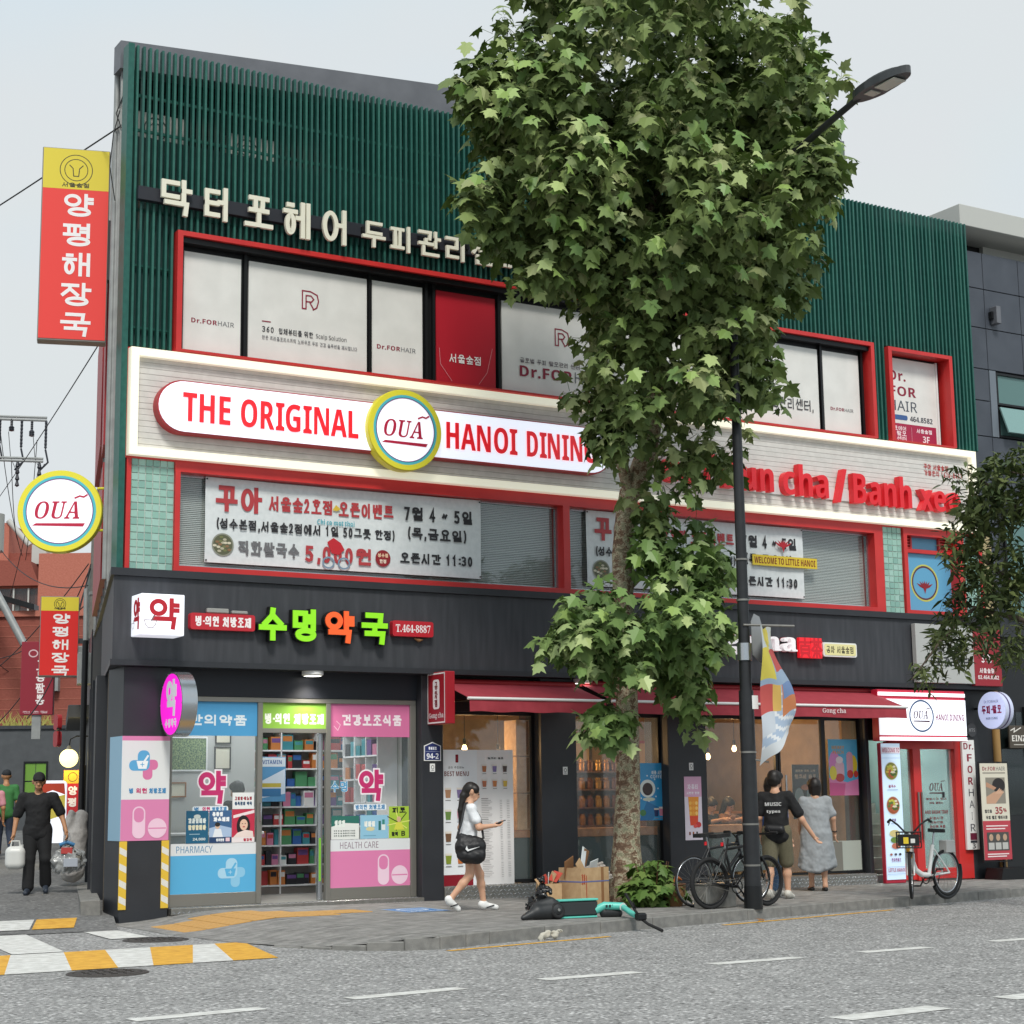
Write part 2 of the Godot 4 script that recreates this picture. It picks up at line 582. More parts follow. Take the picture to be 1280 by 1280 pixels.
# raised Korean letters, z from 0 to depth
func ko_solid(text, x0, y0, x1, y1, w, depth):
	var st = mb()
	var k = 0
	var nz = Vector3(0, 0, 1)
	for s in Hangul.strokes(text, x0, y0, x1, y1, w):
		var z = depth + 0.0007 * (k % 7)
		k += 1
		var e = Hangul.edges(s[0], w, s[1])
		var m = e.size()
		for i in (m if s[1] else m - 1):
			var a = e[i]; var b = e[(i + 1) % m]
			quad(st, Vector3(a[0].x, a[0].y, z), Vector3(b[0].x, b[0].y, z), Vector3(b[1].x, b[1].y, z), Vector3(a[1].x, a[1].y, z), nz)
			for j in 2:
				var d = (b[j] - a[j]).normalized()
				var n = Vector3(-d.y, d.x, 0) * (1.0 if j == 0 else -1.0)
				quad(st, Vector3(a[j].x, a[j].y, 0), Vector3(b[j].x, b[j].y, 0), Vector3(b[j].x, b[j].y, z), Vector3(a[j].x, a[j].y, z), n)
		if not s[1]:
			for q in [[e[0], s[0][0] - s[0][1]], [e[m - 1], s[0][m - 1] - s[0][m - 2]]]:
				var a = q[0]
				var d = q[1].normalized()
				quad(st, Vector3(a[0].x, a[0].y, 0), Vector3(a[1].x, a[1].y, 0), Vector3(a[1].x, a[1].y, z), Vector3(a[0].x, a[0].y, z), Vector3(d.x, d.y, 0))
	return st.commit()
# raised Latin letters fitted to a box
func la_solid(text, x0, y0, x1, y1, depth, serif = false, bold = true):
	var st = mb()
	var ar = Print.letters(text, serif, bold, 0.2)
	var box = ar[0]
	var s = Vector3((x1 - x0) / box.size.x, (y1 - y0) / box.size.y, depth / 0.2)
	for i in range(0, ar[1].size(), 3):
		var p = []
		for j in 3: p.append((ar[1][i + j] - box.position) * s + Vector3(x0, y0, 0))
		tri(st, p[0], p[1], p[2], ar[2][i], ar[2][i + 1], ar[2][i + 2])
	return st.commit()
func printed(pr, parent, at = Vector3.ZERO, yaw = 0.0, called = "print", m = null):
	var o = part(called, pr.st.commit(), M.print if m == null else m, parent, at)
	o.rotation.y = deg_to_rad(yaw)
	return o

# ---------------------------------------------------------------- materials
func asphalt_image(base, spread, sd, size = 1024):
	var lo = noise_image(size, 0.004, sd, 0, 3)
	var mid = noise_image(size, 0.03, sd + 1, 0, 3)
	var im = Image.create(size, size, false, Image.FORMAT_RGB8)
	var r = RandomNumberGenerator.new(); r.seed = sd
	var chip = []
	for i in (size / 4 + 1) * (size / 4 + 1): chip.append(r.randf())
	for y in size:
		for x in size:
			var t = r.randf()
			var v = base + (lo.get_pixel(x, y).r - 0.5) * 0.06 + (mid.get_pixel(x, y).r - 0.5) * 0.05
			v += (r.randf() - 0.5) * spread
			var g = chip[(y / 4) * (size / 4 + 1) + x / 5]
			v += (g - 0.5) * spread * 0.9
			if g > 0.93: v += spread * 1.1
			elif g < 0.08: v -= spread * 0.9
			if t > 0.95: v += spread
			im.set_pixel(x, y, Color(v, v * 0.995, v * 0.985))
	return im
func paving_image(sd):
	var size = 512
	var lo = noise_image(size, 0.012, sd, 0, 4)
	var im = Image.create(size, size, false, Image.FORMAT_RGB8)
	var r = RandomNumberGenerator.new(); r.seed = sd
	var tone = []
	for i in 400: tone.append(r.randf())
	for y in size:
		for x in size:
			var row = y / 32
			var xx = (x + (32 if row % 2 else 0)) % size
			var col = xx / 64
			var v = 0.52 + (tone[(row * 17 + col * 5) % 400] - 0.5) * 0.09 + (lo.get_pixel(x, y).r - 0.5) * 0.13 + (r.randf() - 0.5) * 0.06
			if y % 32 < 2 or xx % 64 < 2: v -= 0.12
			im.set_pixel(x, y, Color(v, v * 0.985, v * 0.96))
	return im
func make_materials():
	M.print = mat("ffffff", 0.55); M.print.vertex_color_use_as_albedo = true
	M.gloss_print = mat("ffffff", 0.25); M.gloss_print.vertex_color_use_as_albedo = true
	M.asphalt = tex_mat(asphalt_image(0.54, 0.15, 3), 5.5, 0.95, 1.2)
	M.alley = tex_mat(asphalt_image(0.42, 0.07, 9, 512), 4.0, 0.95, 0.8)
	M.paving = tex_mat(paving_image(4), 1.6, 0.9, 1.0)
	M.kerb = noisy("6d6c69", "8f8d88", 1.3, 0.03, 0.9, 1.5, 12, 0.35)
	M.concrete = noisy("76756f", "a09d95", 2.0, 0.02, 0.9, 1.0, 13, 0.25)
	M.line_white = noisy("b9b8b3", "dededa", 0.9, 0.02, 0.85, 0.5, 21, 0.5)
	M.line_yellow = noisy("c7912c", "e3b040", 0.9, 0.02, 0.85, 0.5, 22, 0.4)
	M.tactile = noisy("ae8448", "c79a58", 0.5, 0.03, 0.9, 0.6, 23, 0.4)
	M.iron = noisy("2b2826", "46403b", 0.4, 0.03, 0.7, 1.0, 24, 0.4)
	M.green = noisy("1f564d", "286459", 0.7, 0.02, 0.42, 0.0, 31, 0.1)
	M.green.metallic = 0.2
	M.greens = [M.green, noisy("22594f", "2b685c", 0.7, 0.02, 0.42, 0.0, 32, 0.1), noisy("1c5049", "255e54", 0.7, 0.02, 0.42, 0.0, 36, 0.1)]
	M.green_dark = mat("173f3c", 0.6)
	M.void = mat("17191d", 0.9)
	M.grey_metal = noisy("5f6167", "6d6f75", 1.5, 0.01, 0.5, 0.0, 33, 0.1)
	M.charcoal = noisy("303237", "424449", 2.2, 0.03, 0.6, 0.0, 34, 0.1)
	M.charcoal.uv1_scale = Vector3(.9, .1, .9)
	M.charcoal_low = noisy("26282d", "2e3035", 2.2, 0.012, 0.5, 0.0, 35, 0.1)
	M.black_metal = mat("1b1c1e", 0.4, 0.3)
	M.dark_navy = mat("1d2029", 0.55)
	M.red = noisy("c22a2b", "cf3430", 1.8, 0.012, 0.42, 0.0, 41, 0.05)
	M.deep_red = mat("a5272d", 0.5)
	M.siding = noisy("8b8d8c", "a3a5a3", 1.6, 0.02, 0.5, 0.0, 42, 0.2)
	M.siding.metallic = 0.3
	M.cream = mat("fbf6df", 0.4, 0.0, 0.22)
	M.plank = noisy("cdcbc6", "dcdad5", 1.1, 0.02, 0.6, 0.0, 43, 0.2)
	M.tile = [mat("8fb9ab", 0.2), mat("99c1b3", 0.2), mat("86b0a4", 0.2), mat("a1c6ba", 0.22)]
	M.grout = mat("d3d5cf", 0.9)
	M.film = noisy("dcdbd6", "e7e6e1", 1.7, 0.012, 0.35, 0.0, 44, 0.12)
	M.film_red = mat("b3202f", 0.35)
	M.white = mat("e8e8e6", 0.4)
	M.white_glow = mat("f2f5ff", 0.35, 0.0, 0.35)
	M.cloth_white = noisy("d3d9da", "e2e7e8", 0.9, 0.03, 0.7, 0.8, 45, 0.1)
	M.ivory = mat("e6e2cf", 0.45)
	M.letter_red = mat("dc202b", 0.32, 0.0, 0.06)
	M.letter_red_glow = mat("e8202c", 0.35, 0.0, 0.25)
	M.steel = mat("b9bcc0", 0.25, 0.9)
	M.dull_steel = noisy("7f7d78", "9a9893", 0.8, 0.02, 0.4, 0.0, 46, 0.2)
	M.dull_steel.metallic = 0.7
	M.frame_steel = mat("8d8a83", 0.4, 0.6)
	M.clear = glass("b8c8c6", 0.05)
	M.clear_dark = glass("23302f", 0.35)
	M.wood = noisy("8a5a34", "a9764a", 0.8, 0.02, 0.5, 0.3, 47, 0.2)
	M.dark_wood = noisy("4a3021", "6a4630", 0.9, 0.015, 0.5, 0.3, 48, 0.2)
	M.plywood = noisy("a47f55", "b8936a", 1.1, 0.01, 0.6, 0.0, 49, 0.15)
	M.card = noisy("b0906a", "c4a680", 0.6, 0.02, 0.85, 0.0, 50, 0.15)
	M.card_dark = mat("8d6541", 0.9)
	M.rubber = mat("1c1c1d", 0.85)
	M.awning = noisy("962f3b", "a63a45", 1.3, 0.02, 0.8, 0.3, 51, 0.15)
	M.brick = noisy("a86250", "bd7867", 1.0, 0.05, 0.9, 0.5, 52, 0.4)
	M.brick_dark = noisy("84463a", "9a574a", 1.0, 0.05, 0.9, 0.5, 53, 0.4)
	M.plaster_grey = noisy("4c4f52", "5b5e61", 2.0, 0.02, 0.9, 0.4, 54, 0.2)
	M.pole_concrete = noisy("6b6762", "827d76", 0.9, 0.03, 0.9, 0.4, 55, 0.3)
	M.wire = mat("1d1d20", 0.7)
	M.wall_white = mat("b9bab5", 0.8)
	M.wall_warm = noisy("7d6443", "937a55", 1.6, 0.015, 0.7, 0.0, 56, 0.1)
	M.floor_in = mat("8c8a84", 0.45)

# ---------------------------------------------------------------- ground
func gs(x):
	if x < 1.0: return -0.131 + 0.1245 * smoothstep(-0.5, 1.0, x)
	return -0.0065 * minf(x, 25.0)
func gr(x):
	return -0.135 - 0.0065 * clampf(x, 0.0, 25.0)
func alley_y(z):
	if z > 1.0: return -0.131
	if z > -2.8: return lerpf(-0.131, 0.16, (1.0 - z) / 3.8)
	return 0.16 + (-2.8 - z) * 0.021
var KERB = [Vector2(-.6, 2.4), Vector2(-.5, 3.8), Vector2(-.33, 5.0), Vector2(.08, 5.93), Vector2(.45, 6.3), Vector2(.9, 6.42), Vector2(1.5, 6.2), Vector2(2.2, 5.88), Vector2(4.3, 5.28), Vector2(7.6, 4.35), Vector2(13.5, 2.8), Vector2(20, 1.1), Vector2(30, -1.5)]
# flat polygon on the ground at the height h(x, z)
func ground_poly(pts, h, lift):
	var st = mb()
	var pk = PackedVector2Array(pts)
	var idx = Geometry2D.triangulate_polygon(pk)
	for i in range(0, idx.size(), 3):
		var p = []
		for j in 3:
			var q = pk[idx[i + j]]
			p.append(Vector3(q.x, h.call(q.x, q.y) + lift, q.y))
		tri(st, p[0], p[1], p[2], Vector3.UP, Vector3.UP, Vector3.UP)
	return st.commit()
func build_ground():
	# carriageway, one sheet to the horizon
	var st = mb()
	var xs = [-250.0, -60.0, -8.0, 0.0, 5.0, 10.0, 15.0, 25.0, 80.0, 300.0]
	var zs = [-320.0, -60.0, -4.0, 10.0, 40.0, 120.0]
	for i in xs.size() - 1:
		for j in zs.size() - 1:
			quad(st, Vector3(xs[i], gr(xs[i]), zs[j]), Vector3(xs[i + 1], gr(xs[i + 1]), zs[j]), Vector3(xs[i + 1], gr(xs[i + 1]), zs[j + 1]), Vector3(xs[i], gr(xs[i]), zs[j + 1]), Vector3.UP)
	structure("road", st.commit(), M.asphalt)
	# alley surface rising away from the street
	st = mb()
	var az = [1.4, 1.0, 0.0, -1.0, -2.8, -8.0, -14.0, -22.0, -34.0]
	for j in az.size() - 1:
		var z0 = az[j]; var z1 = az[j + 1]
		var w0 = -.45 + .28 * -z0; var w1 = -.45 + .28 * -z1
		quad(st, Vector3(-9 + .28 * -z0, alley_y(z0) + 0.004, z0), Vector3(w0, alley_y(z0) + 0.004, z0), Vector3(w1, alley_y(z1) + 0.004, z1), Vector3(-9 + .28 * -z1, alley_y(z1) + 0.004, z1), Vector3(0, 1, 0.03).normalized())
	structure("alley_road", st.commit(), M.alley)
	# sidewalk
	st = mb()
	var cols = [-.6, -.45, -.2, 0.0, .3, .6, .9, 1.3, 1.8, 2.2, 3.2, 4.3, 6.0, 7.6, 10.5, 13.5, 20.0, 30.0]
	for i in cols.size() - 1:
		var a = cols[i]; var b = cols[i + 1]
		var za = kerb_z(a) - .03; var zb = kerb_z(b) - .03
		quad(st, Vector3(a, gs(a), -0.4), Vector3(b, gs(b), -0.4), Vector3(b, gs(b), zb), Vector3(a, gs(a), za), Vector3.UP)
	var sw = structure("sidewalk", st.commit(), M.paving)
	# kerb stones
	var path = [Vector2(-.33, 5.0)]
	for k in range(3, KERB.size()): path.append(KERB[k])
	var run = 0.0
	var pos = path[0]
	var seg = 0
	var stones = 0
	while seg < path.size() - 1 and stones < 40:
		var step = 0.42 if pos.x < 1.6 else 0.98
		var p = pos
		var left = step
		while seg < path.size() - 1:
			var d = path[seg + 1] - p
			if d.length() > left:
				p += d.normalized() * left
				break
			left -= d.length()
			p = path[seg + 1]
			seg += 1
		if (p - pos).length() < 0.05: break
		var d2 = (p - pos)
		var c = (p + pos) / 2.0
		var nrm = Vector2(d2.y, -d2.x).normalized()
		var cc = c + nrm * 0.075
		var top = gs(c.x) + 0.004
		var bot = gr(c.x) - 0.12
		var ks = part("kerb_stone", box_mesh(Vector3(d2.length() - 0.012, top - bot, 0.15), 0.012), M.kerb, sw, Vector3(cc.x, (top + bot) / 2, cc.y))
		ks.rotation.y = -atan2(d2.y, d2.x)
		pos = p
		stones += 1
	# markings on the carriageway
	var f = func(x, z): return gr(x)
	var lines = [[-5.75, 10.56, -4.6, 10.45], [-3.71, 10.35, -2.65, 10.24], [-1.84, 10.06, -.75, 9.94], [.14, 9.76, 1.21, 9.68], [2.22, 9.44, 3.35, 9.36], [4.23, 9.27, 5.21, 9.2], [6.3, 9.05, 7.4, 8.95], [8.4, 8.85, 9.5, 8.75], [.37, 13.32, 1.44, 13.2], [2.26, 13.05, 3.4, 12.95], [-1.7, 13.6, -.6, 13.45]]
	for l in lines:
		var a = Vector2(l[0], l[1]); var b = Vector2(l[2], l[3])
		var n = (b - a).orthogonal().normalized() * (.095 if l[1] < 12 else .12)
		structure("lane_marking", ground_poly([a + n, b + n, b - n, a - n], f, 0.004), M.line_white)
	var e1 = [[.95, 6.62, 3.4, 5.98], [5.6, 5.25, 9.4, 4.2]]
	for l in e1:
		var a = Vector2(l[0], l[1]); var b = Vector2(l[2], l[3])
		var n = (b - a).orthogonal().normalized() * .045
		structure("edge_marking", ground_poly([a + n, b + n, b - n, a - n], f, 0.004), M.line_yellow)
	# striped hump at the mouth of the alley
	var hx = [-3.62, -2.93, -2.37, -1.92, -1.42, -.93, -.68, -.33]
	var hb = [-4.4, -3.55, -2.92, -2.47, -2.12, -1.72, -1.3, -.82]
	for i in 7:
		var y0 = i % 2 == 0
		structure("hump_stripe", ground_poly([Vector2(hx[i], 4.2), Vector2(hx[i + 1], 4.2), Vector2(hb[i + 1], 6.3), Vector2(hb[i], 6.3)], f, 0.006), M.line_yellow if y0 else M.line_white)
	structure("crossing_stripe", ground_poly([Vector2(-2.6, 1.2), Vector2(-1.97, 1.25), Vector2(-2.35, 4.15), Vector2(-2.9, 4.15)], f, 0.008), M.line_white)
	structure("crossing_stripe", ground_poly([Vector2(-1.3, 1.45), Vector2(-.88, 1.45), Vector2(-.92, 2.75), Vector2(-1.4, 2.8)], f, 0.008), M.line_white)
	structure("crossing_stripe", ground_poly([Vector2(-2.5, .0), Vector2(-1.5, .0), Vector2(-1.8, .85), Vector2(-2.9, .85)], func(x, z): return alley_y(z), 0.012), M.line_white)
	structure("crossing_stripe", ground_poly([Vector2(-1.47, .0), Vector2(-.94, .0), Vector2(-1.24, .85), Vector2(-1.77, .85)], func(x, z): return alley_y(z), 0.012), M.line_yellow)
	# orange tactile tiles and a blue stencil on the sidewalk
	var tact = structure("tactile_strip", ground_poly([Vector2(-.3, 1.3), Vector2(-.1, 1.3), Vector2(-.1, 1.4), Vector2(-.3, 1.4)], func(x, z): return gs(x), 0.0045), M.tactile)
	var tm = box_mesh(Vector3(.285, .012, .285), 0.004)
	for i in 9:
		for j in 5:
			var x = -.22 + i * .3
			var z = 1.05 + j * .3 + (0.3 if i > 4 else 0.0)
			if (j == 0 and i > 5) or (j == 4 and i > 4) or (j >= 3 and i > 6) or (j == 0 and i < 2): continue
			var t = part("tile", tm, M.tactile, tact, Vector3(x, gs(x) + 0.003, z))
			t.rotation.z = atan2(gs(x + .1) - gs(x - .1), .2)
	var pr = Print.new()
	pr.rect(-.32, -.42, .32, .42, "9fb4cc"); pr.rect(-.29, -.39, .29, .39, "3e78b5")
	pr.ring(0, .1, .22, .22, .05, "c5d3e2"); pr.rect(-.17, .05, .17, .11, "c5d3e2"); pr.ko("금연구역", -.26, -.34, .26, -.18, .02, "c5d3e2")
	var bm = MeshInstance3D.new()
	bm.name = "pavement_stencil"
	bm.mesh = pr.st.commit(); bm.material_override = M.print
	add_child(bm)
	bm.set_meta("kind", "structure")
	bm.position = Vector3(2.95, gs(2.95) + 0.004, 2.1)
	bm.rotation_degrees = Vector3(-90, 0, 0)
	for c in [Vector2(-1.0, 3.2), Vector2(-2.72, 6.75)]:
		var lab = "round iron manhole cover beside the crossing stripe near the corner" if c.x > -2 else "round iron manhole cover below the striped hump"
		var t = thing("manhole_cover", lab, "manhole cover", Vector3(c.x, gr(c.x), c.y), 0, "manhole covers")
		st = mb()
		lathe(st, [Vector2(0, .012), Vector2(.3, .012), Vector2(.31, .006), Vector2(.31, 0)], 32)
		part("lid", st, M.iron, t)
		st = mb()
		lathe(st, [Vector2(.318, 0), Vector2(.318, .009), Vector2(.37, .009), Vector2(.38, .001)], 32)
		part("rim", st, M.iron, t)
		st = mb()
		for i in 5:
			for j in 5:
				var p = Vector2((i - 2) * .1, (j - 2) * .1)
				if p.length() < .26: bx(st, Vector3(p.x, .015, p.y), Vector3(.06, .008, .02), Basis(Vector3.UP, (i + j) % 2 * PI / 2))
		part("tread", st, M.iron, t)
func kerb_z(x):
	for k in KERB.size() - 1:
		if x <= KERB[k + 1].x:
			var t = clampf((x - KERB[k].x) / (KERB[k + 1].x - KERB[k].x), 0, 1)
			return lerpf(KERB[k].y, KERB[k + 1].y, t)
	return KERB[-1].y

# ---------------------------------------------------------------- the corner building
var B
const SIDE = Vector3(.28, 0, -.96)
# a prism standing on a ground plan given as [x, z] pairs
func plan_mesh(pts, y0, y1):
	var st = mb()
	var pl = []
	for p in pts: pl.append(Vector2(p[0], -p[1]))
	prism(st, pl, y0, y1, Transform3D(Basis(Vector3(1, 0, 0), Vector3(0, 0, -1), Vector3(0, 1, 0)), Vector3.ZERO))
	return st.commit()
func tiles(x0, cols, y0, rows, s):
	part("tile_backing", bbm(x0, y0, -.25, x0 + cols * s + .006, y0 + rows * s + .006, .04), M.grout, B)
	var m = box_mesh(Vector3(s - .011, s - .011, .02), .003)
	for i in cols:
		for j in rows:
			part("tile", m, M.tile[rng.randi() % 4], B, Vector3(x0 + .003 + (i + .5) * s, y0 + .003 + (j + .5) * s, .043 + rng.randf() * .004))
func build_main_building():
	B = thing("corner_building", "wide corner building with green slatted top, cream sign band and charcoal ground floor", "building")
	# shell
	part("wall", plan_mesh([[-.42, -.3], [15.9, -.3], [15.9, -9], [2.0, -9]], 3.34, 9.4), M.void, B)
	part("upper_wall", plan_mesh([[-.42, -.35], [15.9, -.35], [15.9, -9], [2.0, -9]], 9.4, 10.95), M.green_dark, B)
	part("roof_room", plan_mesh([[2.6, -1.6], [15.9, -.9], [15.9, -9], [3.2, -9]], 10.95, 11.75), M.void, B)
	var st = mb()
	prism(st, [Vector2(-.58, 11.87), Vector2(13.2, 12.83), Vector2(13.2, 13.38), Vector2(-.58, 12.29)], -.5, -.2)
	part("roof_beam", st, M.grey_metal, B, Vector3.ZERO, "dark grey roof beam rising behind the slats")
	part("roof_back", prism_mesh([Vector2(-.2, 10.95), Vector2(13.1, 10.95), Vector2(13.1, 12.9), Vector2(-.2, 11.95)], -1.2, -.95), M.void, B)
	part("roof_soffit", prism_mesh([Vector2(-.3, 11.9), Vector2(13.1, 12.84), Vector2(13.1, 12.95), Vector2(-.3, 12.0)], -1.25, -.5), M.void, B)
	# side wall along the alley
	var w0 = Vector3(-.5, 0, -.3)
	var sd = Basis(SIDE, Vector3.UP, SIDE.cross(Vector3.UP))
	st = mb()
	bx(st, w0 + SIDE * 4.4 + Vector3(0, 7.9, 0), Vector3(8.8, 6.9, .06), sd)
	bx(st, w0 + SIDE * 3.0 + Vector3(0, 11.8, 0), Vector3(6.0, 1.0, .06), sd)
	part("side_wall", st, M.siding, B)
	for t in range(0, 9):
		part("siding_seam", box_mesh(Vector3(.03, 6.9, .03)), M.siding, B, w0 + SIDE * (t + .15) + Vector3(-.04, 7.9, -.01)).basis = sd
	for r in [[1.2, 2.2, 6.6, 9.6], [3.2, 7.0, 7.0, 9.4], [1.0, 6.2, 4.6, 6.3]]:
		part("red_panel", box_mesh(Vector3(r[1] - r[0], r[3] - r[2], .1)), M.deep_red, B, w0 + SIDE * ((r[0] + r[1]) / 2) + Vector3(-.07, (r[2] + r[3]) / 2, -.02)).basis = sd
	part("drain_pipe", tube_mesh([w0 + SIDE * .25 + Vector3(-.08, 4.5, 0), w0 + SIDE * .25 + Vector3(-.08, 12.0, 0)], .045), M.siding, B)
	part("cable", tube_mesh([Vector3(-.52, 11.3, -.35), Vector3(-.62, 10.9, -.32), Vector3(-.66, 10.4, -.32), Vector3(-.58, 9.9, -.3)], .008, 5), M.wire, B)
	part("cable", tube_mesh([Vector3(-.5, 11.5, -.28), Vector3(-.6, 11.2, -.28), Vector3(-.52, 11.0, -.28)], .008, 5), M.wire, B)
	# slats
	part("corner_post", bbm(-.565, 4.55, -.12, -.475, 12.14, .12, .006), M.green, B)
	var mfull = box_mesh(Vector3(.036, 12.13 - 7.7, .1), .006)
	var mshort = box_mesh(Vector3(.036, 12.13 - 9.46, .1), .006)
	var n = 175
	for i in n:
		var x = -.42 + i * (16.3 / (n - 1))
		var short = (x > .16 and x < 13.34) or (x > 13.64 and x < 15.28)
		var jit = rng.randf_range(-.004, .004)
		part("slat", mshort if short else mfull, M.greens[rng.randi() % 3], B, Vector3(x, (12.13 + (9.46 if short else 7.7)) / 2, .06 + jit))
	for y in [11.42, 10.9, 9.72]:
		part("slat_rail", bbm(-.45, y - .02, -.03, 15.88, y + .02, .006), M.green, B)
	for y in [8.9, 8.0]:
		part("slat_rail", bbm(-.45, y - .015, -.03, .18, y + .015, .006), M.green, B)
	part("slat_backing", bbm(-.45, 7.7, -.28, .19, 9.45, -.06), M.green_dark, B)
	part("slat_backing", bbm(15.26, 7.7, -.28, 15.9, 9.45, -.06), M.green_dark, B)
	part("slat_backing", bbm(13.33, 7.7, -.28, 13.66, 9.45, -.06), M.green_dark, B)
	part("slat_backing", bbm(13.0, 10.95, -.34, 15.9, 11.98, -.1), M.green_dark, B)
	# third floor: long window
	st = mb()
	bb(st, .19, 9.38, -.2, 13.32, 9.45, .2); bb(st, .19, 7.69, -.2, 13.32, 7.72, .2)
	bb(st, .19, 7.72, -.2, .27, 9.38, .2); bb(st, 13.24, 7.72, -.2, 13.32, 9.38, .2)
	part("window_surround", st, M.red, B)
	part("window_ledge", bbm(.27, 9.3, -.2, 13.24, 9.378, .14), M.black_metal, B)
	var win = part("window_frame", bbm(.27, 7.72, -.2, 13.24, 9.3, -.03), M.black_metal, B)
	var panes = [[.36, 1.23, 0], [1.35, 3.26, 0], [3.35, 4.21, 0], [4.45, 5.51, 1], [5.63, 7.54, 0], [7.66, 8.5, 0], [8.74, 9.82, 0], [9.94, 12.14, 0], [12.26, 13.1, 0]]
	for p in panes:
		part("pane", bbm(p[0], 7.77, -.03, p[1], 9.22, 0.0), M.film_red if p[2] else M.film, win)
	for x in [.315, 1.29, 3.305, 4.27, 4.4, 5.57, 7.6, 8.56, 8.69, 9.88, 12.2, 13.16]:
		part("mullion", bbm(x - .022, 7.72, -.03, x + .022, 9.3, .03), M.black_metal, win)
	part("window_rail", bbm(.27, 7.72, -.03, 13.24, 7.765, .025), M.black_metal, win)
	var pr = Print.new()
	for a in [[.48, 8.18, 1.13, 8.25], [3.43, 8.16, 4.09, 8.23], [12.4, 8.15, 12.93, 8.21]]:
		var w = a[2] - a[0]
		pr.la("Dr.FOR", a[0], a[1], a[0] + w * .6, a[3], "8e2038"); pr.la("HAIR", a[0] + w * .62, a[1], a[2], a[3], "6d6d70", false, false)
	for a in [[2.16, 8.61], [6.59, 8.6]]:
		dr_logo(pr, a[0], a[1], .31, .29)
	pr.rect(1.56, 8.335, 1.7, 8.35, "8e2038"); pr.ko("360", 1.56, 8.18, 1.76, 8.27, .013, "454548"); pr.ko("입체뷰티를 위한", 1.82, 8.18, 2.38, 8.27, .011, "454548")
	pr.la("Scalp Solution", 2.42, 8.17, 2.92, 8.26, "454548", false, false); pr.ko("전문 트리콜로지스트의 노하우로 두피 건강 솔루션을 제시합니다", 1.56, 8.07, 3.1, 8.13, .007, "7a7a7c")
	pr.ko("서울숲점", 4.67, 8.1, 5.26, 8.24, .018, "eeeae6")
	pr.ko("글로벌 두피 탈모관리 센터", 5.95, 8.25, 7.1, 8.33, .01, "6b6468"); pr.la("Dr.FOR", 5.95, 8.02, 6.95, 8.2, "8e2038"); pr.la("HAIR", 6.99, 8.02, 7.46, 8.2, "6d6d70", false, false)
	pr.ko("탈모관리센터,", 10.84, 8.07, 12.02, 8.27, .02, "47474a")
	pr.line([Vector2(4.5, 8.3), Vector2(4.52, 8.05), Vector2(4.72, 7.8)], .006, "d8a0a5"); pr.line([Vector2(5.45, 8.4), Vector2(5.35, 8.0), Vector2(5.2, 7.8)], .006, "d8a0a5")
	printed(pr, win, Vector3(0, 0, .003), 0, "lettering")
	# third floor: small window on the right
	st = mb()
	bb(st, 13.66, 9.36, -.25, 15.25, 9.43, .2); bb(st, 13.66, 7.69, -.25, 15.25, 7.71, .2)
	bb(st, 13.66, 7.71, -.25, 13.745, 9.36, .2); bb(st, 15.17, 7.71, -.25, 15.25, 9.36, .2)
	part("window_surround", st, M.red, B)
	var w2 = part("window_frame", bbm(13.745, 7.71, -.25, 15.17, 9.36, -.1), M.black_metal, B)
	part("pane", bbm(13.8, 7.715, -.1, 15.05, 9.31, -.06), M.film, w2)
	part("pane_edge", bbm(15.052, 7.715, -.1, 15.09, 9.33, -.04), M.white, w2)
	pr = Print.new()
	pr.la("Dr.", 13.9, 8.89, 14.3, 9.08, "8e2038"); pr.la("FOR", 13.9, 8.61, 14.54, 8.79, "8e2038"); pr.la("HAIR", 13.86, 8.33, 14.55, 8.52, "4e5560", false, false)
	pr.poly(round_rect(13.86, 8.16, 14.3, 8.25, .04), "3f5f96"); pr.la("464.8582", 14.36, 8.15, 14.92, 8.25, "4e5058")
	pr.rect(13.8, 7.74, 15.0, 8.09, "a62347"); pr.ko("의료에어", 13.84, 7.96, 14.26, 8.04, .012, "f0dfe3"); pr.ko("피탈모", 13.88, 7.86, 14.26, 7.95, .014, "f0dfe3"); pr.ko("리센터", 13.88, 7.76, 14.26, 7.85, .014, "f0dfe3")
	pr.rect(14.38, 7.78, 14.386, 8.04, "d9a8b4"); pr.ko("서울숲점", 14.5, 7.95, 14.9, 8.03, .014, "f0dfe3"); pr.la("3F", 14.65, 7.78, 14.82, 7.9, "f3e6e9")
	printed(pr, w2, Vector3(0, 0, -.057), 0, "lettering")
	# sign band of boards in a lit cream frame
	part("band_backing", bbm(-.5, 6.12, -.28, 15.74, 7.69, .06), M.red, B)
	st = mb()
	var k = 16
	var ph = 1.33 / k
	var pm = box_mesh(Vector3(15.95, ph - .004, .03), .002)
	for i in k:
		part("plank", pm, M.plank, B, Vector3(7.63, 6.24 + (i + .5) * ph, .085 + rng.randf_range(-.002, .002)))
	part("band_frame", frame_mesh(-.45, 6.15, 15.72, 7.665, .115, .06, .2), M.cream, B)
	# second floor
	part("edge_strip", bbm(-.44, 4.55, -.25, -.375, 6.12, .08), M.red, B)
	part("edge_strip", bbm(15.8, 4.55, -.25, 15.86, 6.12, .08), M.red, B)
	tiles(-.37, 6, 4.57, 15, .1035)
	tiles(13.44, 4, 4.57, 14, .111)
	tiles(15.40, 4, 4.57, 15, .099)
	st = mb()
	bb(st, .25, 5.98, -.25, 13.4, 6.12, .1); bb(st, .25, 4.55, -.25, 13.4, 4.66, .1)
	bb(st, .255, 4.66, -.25, .33, 5.98, .1); bb(st, 6.66, 4.66, -.25, 6.78, 5.98, .1); bb(st, 13.2, 4.66, -.25, 13.4, 5.98, .1)
	part("window_surround", st, M.red, B)
